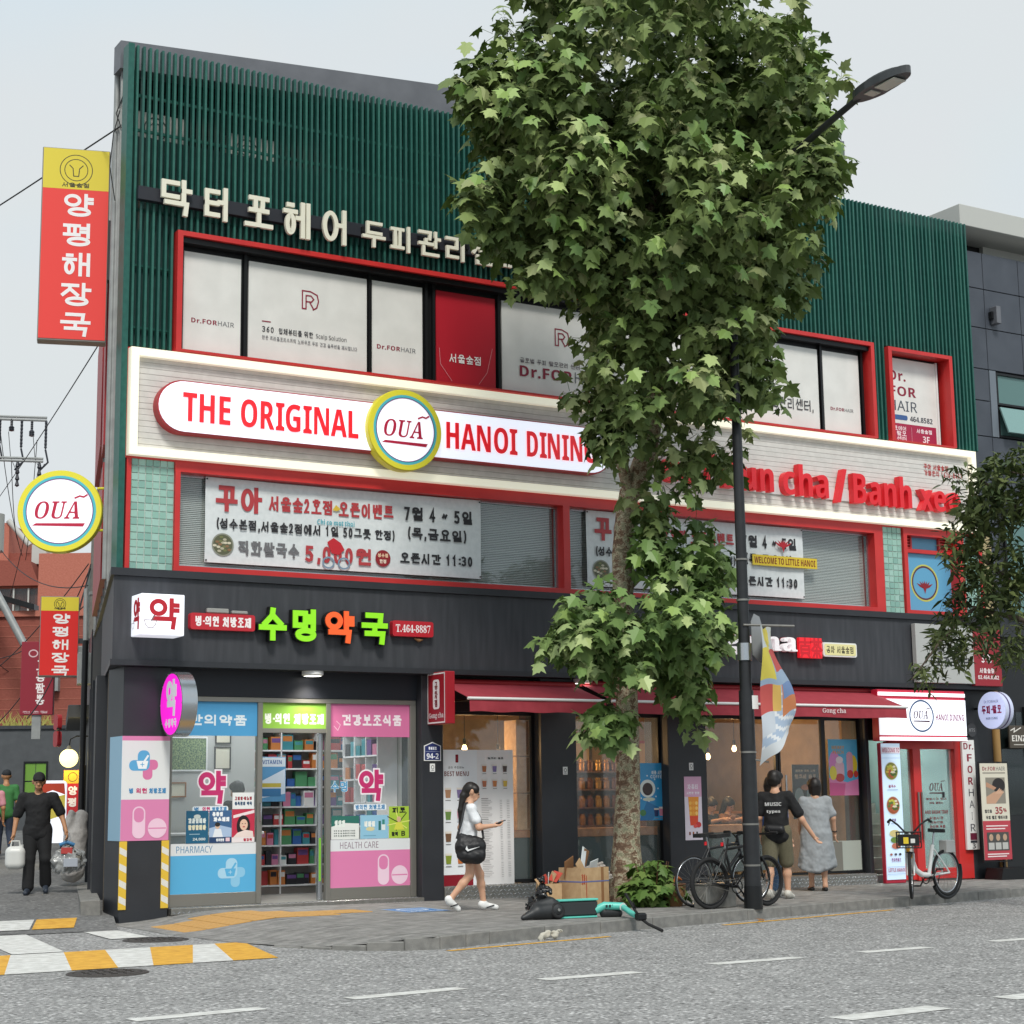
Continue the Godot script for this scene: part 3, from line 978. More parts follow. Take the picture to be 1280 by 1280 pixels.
	for w in [[.33, 6.66], [6.78, 13.2]]:
		var fr = part("window_frame", frame_mesh(w[0], 4.66, w[1], 5.98, .035, -.14, -.08), M.steel, B)
		part("pane", bbm(w[0] + .035, 4.695, -.115, w[1] - .035, 5.945, -.108), M.clear, fr)
		var bl = thing("window_blind", "pale horizontal slat blind closed behind the %s second floor window" % ["left" if w[0] < 1 else "right"], "blind", Vector3(w[0], 4.7, -.17), 0, "second floor blinds")
		st = mb()
		for i in 46:
			bx(st, Vector3((w[1] - w[0]) / 2, .015 + i * .0272, 0), Vector3(w[1] - w[0] - .1, .003, .024), Basis(Vector3.RIGHT, deg_to_rad(58 + rng.randf_range(-5, 5))))
		stuff(part("slats", st, mat("aab2ae", .5), bl))
		part("head_rail", bbm(.03, 1.255, -.02, w[1] - w[0] - .03, 1.28, .02), M.white, bl)
	st = mb()
	bb(st, 13.9, 6.0, -.25, 15.38, 6.12, .1); bb(st, 13.9, 4.55, -.25, 15.38, 4.65, .1); bb(st, 13.9, 4.65, -.25, 13.985, 6.0, .1); bb(st, 15.21, 4.65, -.25, 15.38, 6.0, .1)
	bb(st, 13.985, 5.71, -.25, 15.21, 5.78, -.04)
	bb(st, 14.2, 5.78, -.25, 14.24, 6.0, -.05); bb(st, 14.9, 5.78, -.25, 14.94, 6.0, -.05)
	part("window_surround", st, M.red, B)
	var blue = mat("5fa3c8", .3)
	part("pane", bbm(13.985, 4.65, -.14, 15.21, 5.71, -.1), blue, B, Vector3.ZERO, "sky blue pane with a round red emblem")
	part("pane", bbm(14.24, 5.78, -.14, 14.9, 6.0, -.1), blue, B, Vector3.ZERO, "narrow sky blue pane")
	for q in [[13.985, 14.2], [14.94, 15.21]]:
		for i in 4:
			part("louvre", bbm(q[0], 5.79 + i * .054, -.13, q[1], 5.815 + i * .054, -.06), M.red, B)
		part("louvre_backing", bbm(q[0], 5.78, -.25, q[1], 6.0, -.14), M.deep_red, B)
	pr = Print.new()
	pr.ring(0, 0, .34, .34, .028, "c5c65e"); pr.ring(0, 0, .31, .31, .03, "5b3440"); emblem(pr, 0, -.03, .24, "8b1f2c")
	printed(pr, B, Vector3(14.55, 5.18, -.098), 0, "emblem")
	# charcoal fascia over the shops
	part("fascia", plan_mesh([[-.67, .35], [15.85, .35], [15.85, -.25], [-.1, -.25], [2.25, -8.3], [1.85, -8.3]], 3.32, 4.44), M.charcoal, B)
	part("fascia_cap", plan_mesh([[-.73, .4], [15.88, .4], [15.88, -.25], [-.1, -.25], [2.25, -8.35], [1.8, -8.35]], 4.443, 4.545), M.charcoal_low, B)
	part("fascia_lip", plan_mesh([[-.71, .39], [15.87, .39], [15.87, -.25], [-.1, -.25], [2.25, -8.33], [1.82, -8.33]], 3.24, 3.317), M.charcoal_low, B)
	# ground floor columns and headers
	var cols = [[-.45, .22, .2], [4.06, 4.42, .2], [6.12, 6.76, .2], [8.5, 9.26, .2], [12.72, 12.8, .15], [15.2, 15.85, .1]]
	for c in cols:
		part("column", bbm(c[0], -.25, -.45, c[1], 3.24, c[2], .008), M.charcoal_low, B)
	part("shop_header", bbm(.22, 2.87, -.2, 4.06, 3.24, .04), M.dark_navy, B)
	for c in [[4.42, 6.12], [6.76, 8.5], [9.26, 12.72]]:
		part("shop_header", bbm(c[0], 2.72, -.2, c[1], 3.24, .02), M.black_metal, B)
	part("shop_header", bbm(12.8, 2.34, -.2, 15.2, 3.24, .1), M.black_metal, B)
	# side of the ground floor
	var s0 = Vector3(-.42, 0, -.45)
	for r in [[1.3, 2.3, .06], [2.3, 2.36, .1], [2.36, 4.4, .03], [4.4, 4.6, .1], [4.6, 8.7, .02]]:
		part("side_panel", box_mesh(Vector3(r[1] - r[0], 3.3, .2)), M.charcoal_low, B, s0 + SIDE * ((r[0] + r[1]) / 2) + Vector3(-r[2], 1.6, -.0)).basis = sd
	part("side_door", box_mesh(Vector3(1.2, 3.2, .06)), M.void, B, s0 + SIDE * .7 + Vector3(.12, 1.6, 0)).basis = sd
	part("side_frame", box_mesh(Vector3(.08, 3.2, .1)), mat("5a5145", .6), B, s0 + SIDE * .12 + Vector3(.02, 1.6, 0)).basis = sd
	part("side_step", box_mesh(Vector3(8.8, .36, .26), .01), M.kerb, B, Vector3(-.55, -.0, -.3) + SIDE * 4.3 + Vector3(-.12, .02, 0)).basis = Basis(Vector3(0, 0, 1), .033) * sd
	# rooms: shell of the ground floor
	part("room_ceiling", plan_mesh([[.0, -.2], [15.2, -.2], [15.2, -5.2], [1.6, -5.2]], 3.18, 3.3), M.wall_white, B)
	part("room_floor", plan_mesh([[.0, .02], [15.2, .02], [15.2, -5.2], [1.6, -5.2]], -.3, .035), M.floor_in, B)
	part("back_wall", bbm(1.62, 0.035, -5.2, 15.2, 3.18, -5.05), M.wall_warm, B)
	part("party_wall", bbm(4.12, 0.035, -5.05, 4.3, 3.18, -.2), M.wall_white, B)
	part("party_wall", bbm(12.78, 0.035, -5.05, 12.88, 3.18, -.2), M.wall_warm, B)
	part("party_wall", plan_mesh([[-.2, -.45], [.02, -.45], [1.55, -5.2], [1.3, -5.2]], 0.035, 3.18), M.wall_white, B)
	# chequered steel step plates
	for s in [[.25, 4.06, -.06, .03, .26], [4.42, 6.14, -.06, .16, .22], [6.76, 8.5, -.07, .14, .2], [9.26, 12.72, -.1, .09, .3]]:
		var pl = part("step_plate", bbm(s[0], s[2], .0, s[1], s[3], s[4], .006), M.dull_steel, B)
		st = mb()
		var rows = maxi(1, int((s[3] - s[2]) / .055))
		for r in rows:
			for i in int((s[1] - s[0]) / .07):
				var y = s[2] + .03 + r * .055
				bx(st, Vector3(s[0] + .04 + i * .07 + (.035 if r % 2 else 0.0), y, s[4] + .001), Vector3(.045, .014, .006), Basis(Vector3(0, 0, 1), .6 if (i + r) % 2 else -.6), .002)
		for r in 3:
			for i in int((s[1] - s[0]) / .09):
				bx(st, Vector3(s[0] + .05 + i * .09, s[3] + .001, s[4] - .05 - r * .06), Vector3(.05, .006, .014), Basis(Vector3.UP, .6 if (i + r) % 2 else -.6), .002)
		stuff(part("studs", st, M.steel, pl))
	# downlights under the fascia
	for x in [2.3, 6.88]:
		var d = thing("downlight", "round lit downlight under the charcoal fascia above %s" % ["the pharmacy" if x < 4 else "the red awning beside the tree"], "lamp", Vector3(x, 3.17, .22), 0, "fascia downlights")
		st = mb()
		lathe(st, [Vector2(.155, .07), Vector2(.155, .02), Vector2(.13, .0)], 28)
		part("trim", st, M.white, d)
		st = mb()
		lathe(st, [Vector2(0, .0), Vector2(.13, .0)], 28)
		part("diffuser", st, mat("fffdf5", .4, 0, 2.2), d, Vector3(0, .004, 0))
		var l = SpotLight3D.new()
		l.name = "lamp_light"; l.light_energy = 1.6; l.light_size = .12; l.spot_angle = 65; l.spot_range = 12; l.shadow_enabled = true; l.light_color = Color(1, .97, .9)
		d.add_child(l); l.position = Vector3(0, -.02, 0); l.rotation_degrees = Vector3(-90, 0, 0)
	# units behind the slats
	for a in [[.2, 11.0, -.75, "white air conditioning unit behind the green slats, left of the pair"], [1.7, 10.95, -.9, "white air conditioning unit behind the green slats, right of the pair"]]:
		var t = thing("air_conditioner", a[3], "air conditioner", Vector3(a[0], 10.95, a[2]), 0, "roof units")
		part("casing", bbm(-.4, .02, -.15, .4, .5, .15, .015), mat("b8b8b2", .5), t)
		st = mb()
		torus(st, Vector3(-.1, .26, .155), Vector3(0, 0, 1), .17, .008, 24, 6); torus(st, Vector3(-.1, .26, .155), Vector3(0, 0, 1), .09, .006, 20, 6)
		part("grille", st, M.black_metal, t)
func dr_logo(pr, x, y, w, h):
	var c = "8e2038"
	pr.line([Vector2(x + .04, y + h * .05), Vector2(x + .04, y + h * .97), Vector2(x + w * .55, y + h * .97), Vector2(x + w * .9, y + h * .82), Vector2(x + w * .97, y + h * .5), Vector2(x + w * .88, y + h * .15), Vector2(x + w * .7, y + h * .03)], .02, c)
	pr.line([Vector2(x + .04, y + h * .03), Vector2(x + w * .32, y + h * .03), Vector2(x + w * .32, y + h * .74), Vector2(x + w * .58, y + h * .74), Vector2(x + w * .72, y + h * .58), Vector2(x + w * .6, y + h * .42), Vector2(x + w * .36, y + h * .42)], .02, c)
	pr.line([Vector2(x + w * .5, y + h * .42), Vector2(x + w * .72, y + h * .05)], .02, c)
func emblem(pr, cx, cy, r, col):
	# a fan of seven leaves over a point
	for i in 7:
		var a = deg_to_rad(-62 + i * 20.6)
		var d = Vector2(sin(a), cos(a)); var n = Vector2(d.y, -d.x)
		var L = r * (.95 if i in [0, 6] else .8 if i in [1, 5] else .66)
		var o = Vector2(cx, cy - r * .35)
		pr.poly([o, o + d * L * .55 + n * r * .09, o + d * L, o + d * L * .55 - n * r * .09], col)
	pr.poly([Vector2(cx - r * .22, cy - r * .12), Vector2(cx + r * .22, cy - r * .12), Vector2(cx, cy - r * .7)], col)

# ---------------------------------------------------------------- signs on the upper floors
func oua(pr, cx, cy, w, col):      # the slanted word with its rule
	pr.la("OUA", cx - w * .5, cy - w * .16, cx + w * .42, cy + w * .2, col, true, true, .2)
	pr.line([Vector2(cx + w * .33, cy + w * .27), Vector2(cx + w * .42, cy + w * .31), Vector2(cx + w * .5, cy + w * .29), Vector2(cx + w * .56, cy + w * .33)], w * .035, col)
	pr.poly([Vector2(cx - w * .52, cy - w * .3), Vector2(cx + w * .5, cy - w * .32), Vector2(cx + w * .54, cy - w * .25), Vector2(cx - w * .44, cy - w * .25)], col)
func round_sign(t, r, depth):
	var st = mb()
	lathe(st, [Vector2(r * .9, depth), Vector2(r * .97, depth), Vector2(r, depth * .85), Vector2(r, .0), Vector2(0, 0)], 56, Transform3D(Basis(Vector3.RIGHT, PI / 2), Vector3.ZERO))
	part("casing", st, mat("d9cf31", .4), t)
	part("face", prism_mesh(oval(0, 0, r * .9, r * .9, 56), 0.01, depth - .004), M.white_glow, t)
	var pr = Print.new()
	pr.ring(0, 0, r * .985, r * .985, r * .13, "ece23c", 56); pr.ring(0, 0, r * .86, r * .86, r * .06, "54c3cf", 56); pr.ring(0, 0, r * .80, r * .80, r * .022, "4c5a86", 56); pr.ring(0, 0, r * .785, r * .785, r * .012, "b06a94", 56)
	oua(pr, -.03 * r, .0, r * 1.18, "c21a40")
	printed(pr, t, Vector3(0, 0, depth + .001), 0, "lettering")
func build_upper_signs():
	var t
	var st
	var pr
	# raised Korean letters on the slats
	t = thing("hair_clinic_letters", "large ivory raised Korean letters on a dark rail across the green slats", "sign", Vector3(-.15, 9.6, .12))
	part("rail", bbm(-.26, .2, 0, 6.6, .4, .1, .006), M.dark_navy, t)
	var big = ["닥", -.0, .53, .02, .55, "터", .65, 1.1, .04, .54, "포", 1.27, 1.77, .03, .52, "헤", 1.87, 2.38, -.02, .53, "어", 2.5, 2.99, -.02, .52]
	for i in range(0, big.size(), 5):
		part("letter", ko_solid(big[i], big[i + 1], big[i + 3], big[i + 2], big[i + 4], .066, .05), M.ivory, t, Vector3(0, 0, .15))
	var small = "두피관리센터"
	for i in small.length():
		part("letter", ko_solid(small[i], 3.16 + i * .475, .03, 3.6 + i * .475, .44, .05, .05), M.ivory, t, Vector3(0, 0, .15))
	for i in 10: part("bracket", bbm(.2 + i * .6, .26, .1, .24 + i * .6, .34, .155), M.black_metal, t)
	# long lit board
	t = thing("dining_signboard", "long white lit board with rounded end reading THE ORIGINAL HANOI DINING", "sign", Vector3(3.5, 6.87, .1))
	var poly = []
	for i in 17:
		var a = PI / 2 + PI * i / 16
		poly.append(Vector2(-3.22 + .375 * cos(a), .375 * sin(a)))
	for i in 17:
		var a = -PI / 2 + PI * i / 16
		poly.append(Vector2(3.6 + .375 * cos(a), .375 * sin(a)))
	part("casing", prism_mesh(poly, .0, .18), M.deep_red, t)
	var inner = []
	for p in poly: inner.append(Vector2(p.x + (.02 if p.x < -3 else -.02 if p.x > 3.5 else 0.0), p.y * .95))
	part("face", prism_mesh(inner, .181, .2), mat("eef2ff", .35, 0, .42), t)
	for a in [["THE", -3.23, -2.53], ["ORIGINAL", -2.37, -.53], ["HANOI", .95, 2.2], ["DINING", 2.38, 3.66]]:
		part("letters", la_solid(a[0], a[1], -.205, a[2], .2, .02), M.letter_red_glow, t, Vector3(0, 0, .2))
	t = thing("round_signboard", "round yellow-rimmed sign reading OUA in the middle of the cream sign band", "sign", Vector3(3.7, 6.85, .24), 0, "round restaurant signs")
	round_sign(t, .615, .17)
	t = thing("round_projecting_sign", "round yellow-rimmed sign reading OUA hanging over the alley corner", "sign", Vector3(-.98, 5.48, -1.1), -26, "round restaurant signs")
	round_sign(t, .585, .16)
	part("bracket", tube_mesh([Vector3(.5, .34, .05), Vector3(.92, .34, .12)], .018), mat("d9cf31", .4), t)
	part("bracket", tube_mesh([Vector3(.5, -.26, .05), Vector3(.92, -.26, .12)], .018), mat("d9cf31", .4), t)
	part("bracket_post", tube_mesh([Vector3(.92, .42, .12), Vector3(.92, -.42, .12)], .018), mat("d9cf31", .4), t)
	# red channel letters
	t = thing("menu_letters", "large red raised letters reading Bun cha / Banh xeo on the sign band", "sign", Vector3(8.4, 6.4, .1))
	for a in [["oc", .1, .9, .11, .5], ["/", .96, 1.2, .05, .64], ["Bun", 1.36, 2.43, .1, .6], ["cha", 2.64, 3.65, .09, .64], ["/", 3.83, 4.08, .04, .64], ["Banh", 4.22, 5.6, .06, .62], ["xeo", 5.8, 6.8, .05, .43]]:
		part("letters", la_solid(a[0], a[1], a[3], a[2], a[4], .13), M.letter_red, t, Vector3(0, 0, .03))
	part("mounting_rail", bbm(0, .1, .003, 6.85, .3, .03), mat("d8d8d8", .5), t)
	pr = Print.new()
	pr.ko("꾸아 서울숲점", 6.07, .85, 6.7, .95, .014, "b43a3a"); pr.ko("가맹문의 1670-8447", 6.07, .73, 7.04, .83, .013, "b43a3a")
	printed(pr, t, Vector3(0, 0, .006), 0, "lettering")
	# banners over the second floor windows
	for b in 2:
		t = thing("opening_banner", ["white cloth banner with red Korean heading on the left second floor window", "white cloth banner with red Korean heading behind the tree and lamp post"][b], "banner", Vector3([.75, 7.18][b], 4.75, -.04), 0, "opening event banners")
		st = mb()
		var nx = 40
		for i in nx:
			for j in 8:
				var q = []
				for c in [[i, j], [i + 1, j], [i + 1, j + 1], [i, j + 1]]:
					var u = c[0] / float(nx); var v = c[1] / 8.0
					q.append(Vector3(u * 4.48, v * 1.22 - .012 * sin(u * PI) * v, .006 * sin(u * 31.0 + v * 3.0 + b) + .004 * sin(u * 9 + v * 7)))
				quad(st, q[0], q[1], q[2], q[3], Vector3(0, 0, 1))
		st.generate_normals()
		part("cloth", st, M.cloth_white, t)
		var s = mb()
		for cx in [.02, 4.46]:
			for cy in [.03, 1.19]: bx(s, Vector3(cx, cy, .012), Vector3(.02, .02, .01))
		part("eyelets", s, M.black_metal, t)
		pr = Print.new()
		var red = "b23b40"; var blk = "2c2c30"
		pr.ko("꾸아", .13, .74, .88, 1.12, .065, red); pr.ko("서울숲2호점 오픈이벤트", .95, .8, 2.98, 1.02, .034, red); pr.ko("7월 4 ~ 5일", 3.14, .82, 4.35, 1.03, .036, blk); pr.ko("(목,금요일)", 3.2, .54, 4.23, .72, .03, blk)
		pr.ko("(성수본점,서울숲2점에서 1일 50그릇 한정)", .16, .49, 2.99, .64, .024, blk); pr.ko("직화쌀국수", .49, .13, 1.45, .34, .034, "6e6e70"); pr.ko("5,000원", 1.52, .09, 2.63, .34, .046, red); pr.ko("오픈시간 11:30", 3.07, .17, 4.34, .33, .03, blk)
		pr.ell(.265, .26, .165, .165, "8d8f82"); pr.ell(.265, .26, .145, .145, "5c5f48")
		for i in 16: pr.ell(.265 + .1 * sin(i * 2.4) * (i / 16.0 + .3), .26 + .1 * cos(i * 2.4) * (i / 16.0 + .3), .03, .018, ["b8b39a", "74794f", "8c6b4d", "d2ccb4"][i % 4], 10)
		pr.ell(2.79, .215, .125, .125, "8f1f28"); pr.ko("성수점", 2.7, .23, 2.88, .29, .011, "e9c9a5"); pr.ko("한정", 2.73, .14, 2.85, .2, .011, "ead9c5")
		if b == 0:
			pr.la("Chi co mot thoi", 1.72, .655, 2.32, .735, "4fa9b8"); pr.poly([Vector2(1.96, .88), Vector2(2.02, .96), Vector2(2.1, .9), Vector2(2.03, .87)], "d9b63f")
			pr.poly([Vector2(1.88, .4), Vector2(1.98, .47), Vector2(2.1, .4), Vector2(2.16, .3), Vector2(2.06, .22), Vector2(1.95, .24)], "c2262f"); pr.ring(1.9, .1, .1, .09, .025, "7b93a8"); pr.ring(2.15, .1, .1, .09, .025, "7b93a8")
		printed(pr, t, Vector3(0, 0, .013), 0, "lettering")
	t = thing("window_sticker", "yellow strip reading WELCOME TO LITTLE HANOI with red emblem on the window", "sign", Vector3(10.5, 5.27, .015))
	part("strip", bbm(0, 0, 0, 1.42, .18, .004), mat("dcc033", .5), t)
	pr = Print.new()
	pr.la("WELCOME TO LITTLE HANOI", .04, .035, 1.38, .145, "7e2a1c")
	printed(pr, t, Vector3(0, 0, .006), 0, "lettering")
	pr = Print.new()
	emblem(pr, .68, .4, .22, "b3202c")
	printed(pr, t, Vector3(0, 0, .006), 0, "emblem")
	# vertical signs by the alley
	for b in 2:
		var wd = [.96, .78][b]; var hg = [2.9, 1.66][b]
		t = thing("vertical_sign", ["tall red and yellow vertical sign high on the alley corner against the sky", "smaller red and yellow vertical sign lower down the alley"][b], "sign", [Vector3(-.88, 7.98, -1.2), Vector3(2.44, 4.02, -12.7)][b], -17, "hangover soup signs")
		part("casing", bbm(-wd / 2, 0, -.12, wd / 2, hg, .12, .01), M.frame_steel, t)
		part("face", bbm(-wd / 2 + .015, .03, .12, wd / 2 - .015, hg - .015, .13), mat("d63a33" if b == 0 else "c62420", .35, 0, .12), t)
		pr = Print.new()
		var yb = hg * (.785 if b == 0 else .82)
		pr.rect(-wd / 2 + .015, yb, wd / 2 - .015, hg - .015, "dcc93a")
		var cy = hg - (.33 if b == 0 else .16)
		var R = .235 if b == 0 else .12
		pr.ring(0, cy, R, R, .012, "3d3a20"); pr.ring(0, cy, R * .72, R * .72, .012, "3d3a20")
		pr.line([Vector2(-R * .4, cy + R * .3), Vector2(-R * .2, cy + R * .1), Vector2(-R * .15, cy - R * .4), Vector2(R * .15, cy - R * .4), Vector2(R * .2, cy + R * .1), Vector2(R * .4, cy + R * .3)], .014, "3d3a20")
		pr.ko("서울숲점", -.2 if b == 0 else -.12, yb + .03, .2 if b == 0 else .12, yb + (.1 if b == 0 else .07), .012 if b == 0 else .008, "3d3a20")
		var tx = "양평해장국"
		for i in 5:
			var y1 = yb - (.06 + i * yb / 5.08)
			pr.ko(tx[i], -wd * .2, y1 - yb * .155, wd * .3, y1, .05 if b == 0 else .036, "f1eeee")
		printed(pr, t, Vector3(0, 0, .131), 0, "lettering")
		if b == 0: part("bracket", bbm(.48, .95, -.1, .72, 1.85, .1), M.charcoal, t)
		if b == 1: part("bracket", bbm(.39, .7, -.05, .9, .8, .05), M.charcoal, t)

# ---------------------------------------------------------------- signs along the fascia
func build_fascia_signs():
	var t
	var st
	var pr
	t = thing("cube_sign", "white lit cube sign with red Korean letter and a mortar on the fascia corner", "sign", Vector3(-.12, 3.62, .35))
	part("box", bbm(-.3, 0, 0, .3, .55, .4, .008), M.white_glow, t)
	pr = Print.new()
	pr.ko("약", -.22, .08, .26, .5, .062, "c4202f"); mortar(pr, -.17, .12, .085, "8a6a6c")
	printed(pr, t, Vector3(0, 0, .401), 0, "lettering")
	pr = Print.new()
	pr.ko("약", -.12, .08, .17, .5, .06, "c4202f"); mortar(pr, -.12, .12, .06, "8a6a6c")
	printed(pr, t, Vector3(-.301, 0, .2), -90, "lettering")
	for b in [["red_plate_sign", "red rounded plate with white Korean letters and two lamps beside the cube sign", .38, 1.32, 3.75, "병·의원 처방조제"], ["red_plate_sign", "small red plate with white telephone number right of the green letters", 3.46, 4.13, 3.77, "T.464-8887"]]:
		t = thing(b[0], b[1], "sign", Vector3(b[2], b[4], .35))
		var w = b[3] - b[2]
		part("plate", prism_mesh(round_rect(0, 0, w, .225, .035), 0, .1), mat("bf2230", .35), t)
		pr = Print.new()
		if w > .8: pr.ko(b[5], .06, .045, w - .05, .185, .022, "f6eeee")
		else: pr.la(b[5], .05, .06, w - .05, .17, "f6eeee", true)
		printed(pr, t, Vector3(0, 0, .101), 0, "lettering")
		if w > .8:
			part("lamp", bbm(.24, .23, .02, .56, .3, .1, .015), mat("a5a49f", .4, .4), t); part("lamp", bbm(.6, .23, .02, .84, .28, .1, .015), mat("a5a49f", .4, .4), t)
		else:
			part("leaf_litter", tube_mesh([Vector3(.38, -.02, .05), Vector3(.45, -.05, .06), Vector3(.52, -.035, .05)], [.012, .028, .01], 6), M.card_dark, t)
	t = thing("pharmacy_letters", "green and orange raised Korean letters on the fascia over the pharmacy", "sign", Vector3(1.33, 3.63, .35))
	var gm = mat("8fe01e", .35, 0, .16); var om = mat("f4622a", .35, 0, .14)
	var xs = [[.0, .47], [.5, .95], [1.0, 1.52], [1.58, 2.05]]
	for i in 4:
		var ch = "수명약국"[i]
		part("letter_edge", ko_solid(ch, xs[i][0] - .012, -.012, xs[i][1] + .012, .472, .098, .1), M.black_metal, t, Vector3(0, 0, .03))
		part("letter", ko_solid(ch, xs[i][0], 0, xs[i][1], .46, .076, .02), om if i == 2 else gm, t, Vector3(0, 0, .137))
	part("mounting_rail", bbm(-.03, .18, 0, 2.1, .26, .03), M.black_metal, t)
	t = thing("tea_letters", "white raised serif letters and red characters on the fascia over the tea shop", "sign", Vector3(8.3, 3.68, .35))
	part("letters", la_solid("Gong cha", .0, .0, 2.7, .42, .1, true), mat("f3eef0", .35, 0, .15), t, Vector3(0, 0, .05))
	part("letter_edge", la_solid("Gong cha", -.02, -.015, 2.72, .435, .04, true), mat("b32a3a", .4), t, Vector3(0, 0, .01))
	var hx = [[[0, .8, 1, .8], [.5, 1, .5, .6], [.1, .6, .9, .6, .9, .2, .1, .2, -1], [.1, .4, .9, .4], [.3, .2, .1, 0], [.7, .2, .9, 0]], [[0, .85, 1, .85], [.3, 1, .3, .7], [.7, 1, .7, .7], [.5, .7, 0, .4], [.5, .7, 1, .4], [.15, .35, .85, .35], [.5, .5, .5, 0], [.3, .2, .15, 0], [.7, .2, .85, 0]]]
	for g in 2:
		st = Print.new()
		for s in hx[g]:
			var pts = []
			var closed = s.size() % 2 == 1
			for i in range(0, s.size() - (1 if closed else 0), 2): pts.append(Vector2(2.78 + g * .25 + s[i] * .22, .02 + s[i + 1] * .3))
			st.line(pts, .042, "d8202b", closed)
		printed(st, t, Vector3(0, 0, .12), 0, "character")
		part("character_base", bbm(2.77 + g * .25, .0, .05, 3.01 + g * .25, .34, .119, .004), M.letter_red_glow, t)
	part("plate", prism_mesh(round_rect(3.3, .04, 4.05, .28, .04), 0, .1), M.white, t)
	part("plate_face", prism_mesh(round_rect(3.33, .065, 4.025, .255, .03), .1, .106), mat("dcd59a", .4, 0, .1), t)
	pr = Print.new()
	pr.ko("공차 서울숲점", 3.36, .1, 3.98, .22, .014, "4a4632")
	printed(pr, t, Vector3(0, 0, .107), 0, "lettering")
	t = thing("clinic_board", "light grey clinic signboard with dark red end panel at the right of the fascia", "sign", Vector3(13.7, 3.33, .38))
	part("board", bbm(0, 0, 0, 1.39, 1.03, .1, .006), mat("b3b4b1", .45), t)
	part("end_panel", bbm(1.39, -.03, 0, 2.07, .99, .102, .006), mat("97202d", .45), t)
	pr = Print.new()
	pr.ko("닥터포헤어", .32, .52, 1.26, .7, .026, "2e2e32"); pr.ko("두피관리센터", .3, .29, 1.28, .46, .024, "2e2e32")
	pr.ko("3층", 1.56, .38, 1.84, .54, .026, "efe3e3"); pr.ko("서울숲점", 1.5, .2, 1.88, .29, .014, "efe3e3"); pr.la("02.464.8582", 1.46, .09, 1.98, .16, "efe3e3")
	printed(pr, t, Vector3(0, 0, .104), 0, "lettering")
	# pharmacy round sign, projecting
	t = thing("round_pharmacy_sign", "round magenta lit sign with white Korean letters in a steel drum beside the pharmacy", "sign", Vector3(.05, 2.715, .66), -90)
	st = mb()
	lathe(st, [Vector2(.40, .2), Vector2(.43, .2), Vector2(.43, -.01), Vector2(0, -.01)], 48, Transform3D(Basis(Vector3.RIGHT, PI / 2), Vector3(0, 0, -.2)))
	part("drum", st, M.steel, t)
	part("face", prism_mesh(oval(0, 0, .405, .405, 48), -.02, .002), mat("e01dc0", .35, 0, .5), t)
	for i in 10:
		var a = TAU * i / 10
		part("rivet", box_mesh(Vector3(.02, .02, .006)), M.dull_steel, t, Vector3(cos(a) * .418, sin(a) * .418, .003))
	pr = Print.new()
	pr.ko("약", -.22, -.16, .24, .33, .085, "f4eef8"); pr.ko("수명약국", -.22, -.31, .23, -.19, .024, "f4eef8")
	printed(pr, t, Vector3(0, 0, .004), 0, "lettering")
	part("arm", tube_mesh([Vector3(-.43, 0, -.1), Vector3(-.7, 0, -.1)], .03), M.dull_steel, t)
	# tea shop box, projecting
	t = thing("tea_box_sign", "dark red projecting box sign with white lettering between pharmacy and tea shop", "sign", Vector3(4.16, 2.5, .47), -90)
	part("box", bbm(-.28, 0, -.16, .28, .76, 0, .01), mat("a01f2b", .4), t)
	pr = Print.new()
	pr.line([Vector2(-.255, .025), Vector2(.255, .025), Vector2(.255, .735), Vector2(-.255, .735)], .02, "f0e8e8", true)
	pr.poly(round_rect(-.1, .22, .1, .65, .05), "f0e8e8"); pr.ko("공", -.05, .5, .05, .62, .02, "7d2a30"); pr.ko("차", -.05, .37, .05, .49, .02, "7d2a30"); pr.ko("점", -.05, .25, .05, .36, .02, "7d2a30")
	pr.la("Gong cha", -.22, .07, .22, .17, "f0e8e8", true)
	printed(pr, t, Vector3(0, 0, .002), 0, "lettering")
	part("arm", bbm(-.42, .2, -.12, -.28, .55, -.04), M.deep_red, t)
	t = thing("address_plate", "navy blue house number plate reading 94-2 on the charcoal column", "sign", Vector3(4.09, 1.98, .205))
	part("plate", prism_mesh([Vector2(0, 0), Vector2(.28, 0), Vector2(.28, .22), Vector2(.2, .25), Vector2(.14, .275), Vector2(.08, .25), Vector2(0, .22)], 0, .012), M.white, t)
	pr = Print.new()
	pr.poly([Vector2(.012, .012), Vector2(.268, .012), Vector2(.268, .21), Vector2(.2, .238), Vector2(.14, .26), Vector2(.08, .238), Vector2(.012, .21)], "24306a")
	pr.la("94-2", .04, .03, .24, .11, "eef0f6"); pr.rect(.02, .135, .26, .138, "c9cfe4"); pr.ko("왕십리로", .07, .16, .21, .205, .009, "eef0f6")
	printed(pr, t, Vector3(0, 0, .013), 0, "lettering")
	for x in [[4.19, 1.82, "first"], [6.5, 1.77, "second"], [8.9, 1.83, "third"]]:
		t = thing("notice_plate", "tiny white notice plate on the %s charcoal column from the pharmacy" % x[2], "sign", Vector3(x[0], x[1], .203), 0, "notice plates")
		part("plate", bbm(0, 0, 0, .085, .12, .006, .002), M.white, t)
		pr = Print.new()
		pr.ring(.043, .068, .026, .03, .008, "55575c", 16); pr.rect(.02, .02, .066, .028, "55575c")
		printed(pr, t, Vector3(0, 0, .007))
	# right-hand signs
	t = thing("round_clinic_sign", "round pale blue projecting clinic sign with red Korean letters at right", "sign", Vector3(15.33, 2.86, .6), -90)
	st = mb()
	lathe(st, [Vector2(.3, .2), Vector2(.33, .2), Vector2(.33, .0), Vector2(0, .0)], 44, Transform3D(Basis(Vector3.RIGHT, PI / 2), Vector3(0, 0, -.2)))
	part("drum", st, mat("c9cfe8", .4), t)
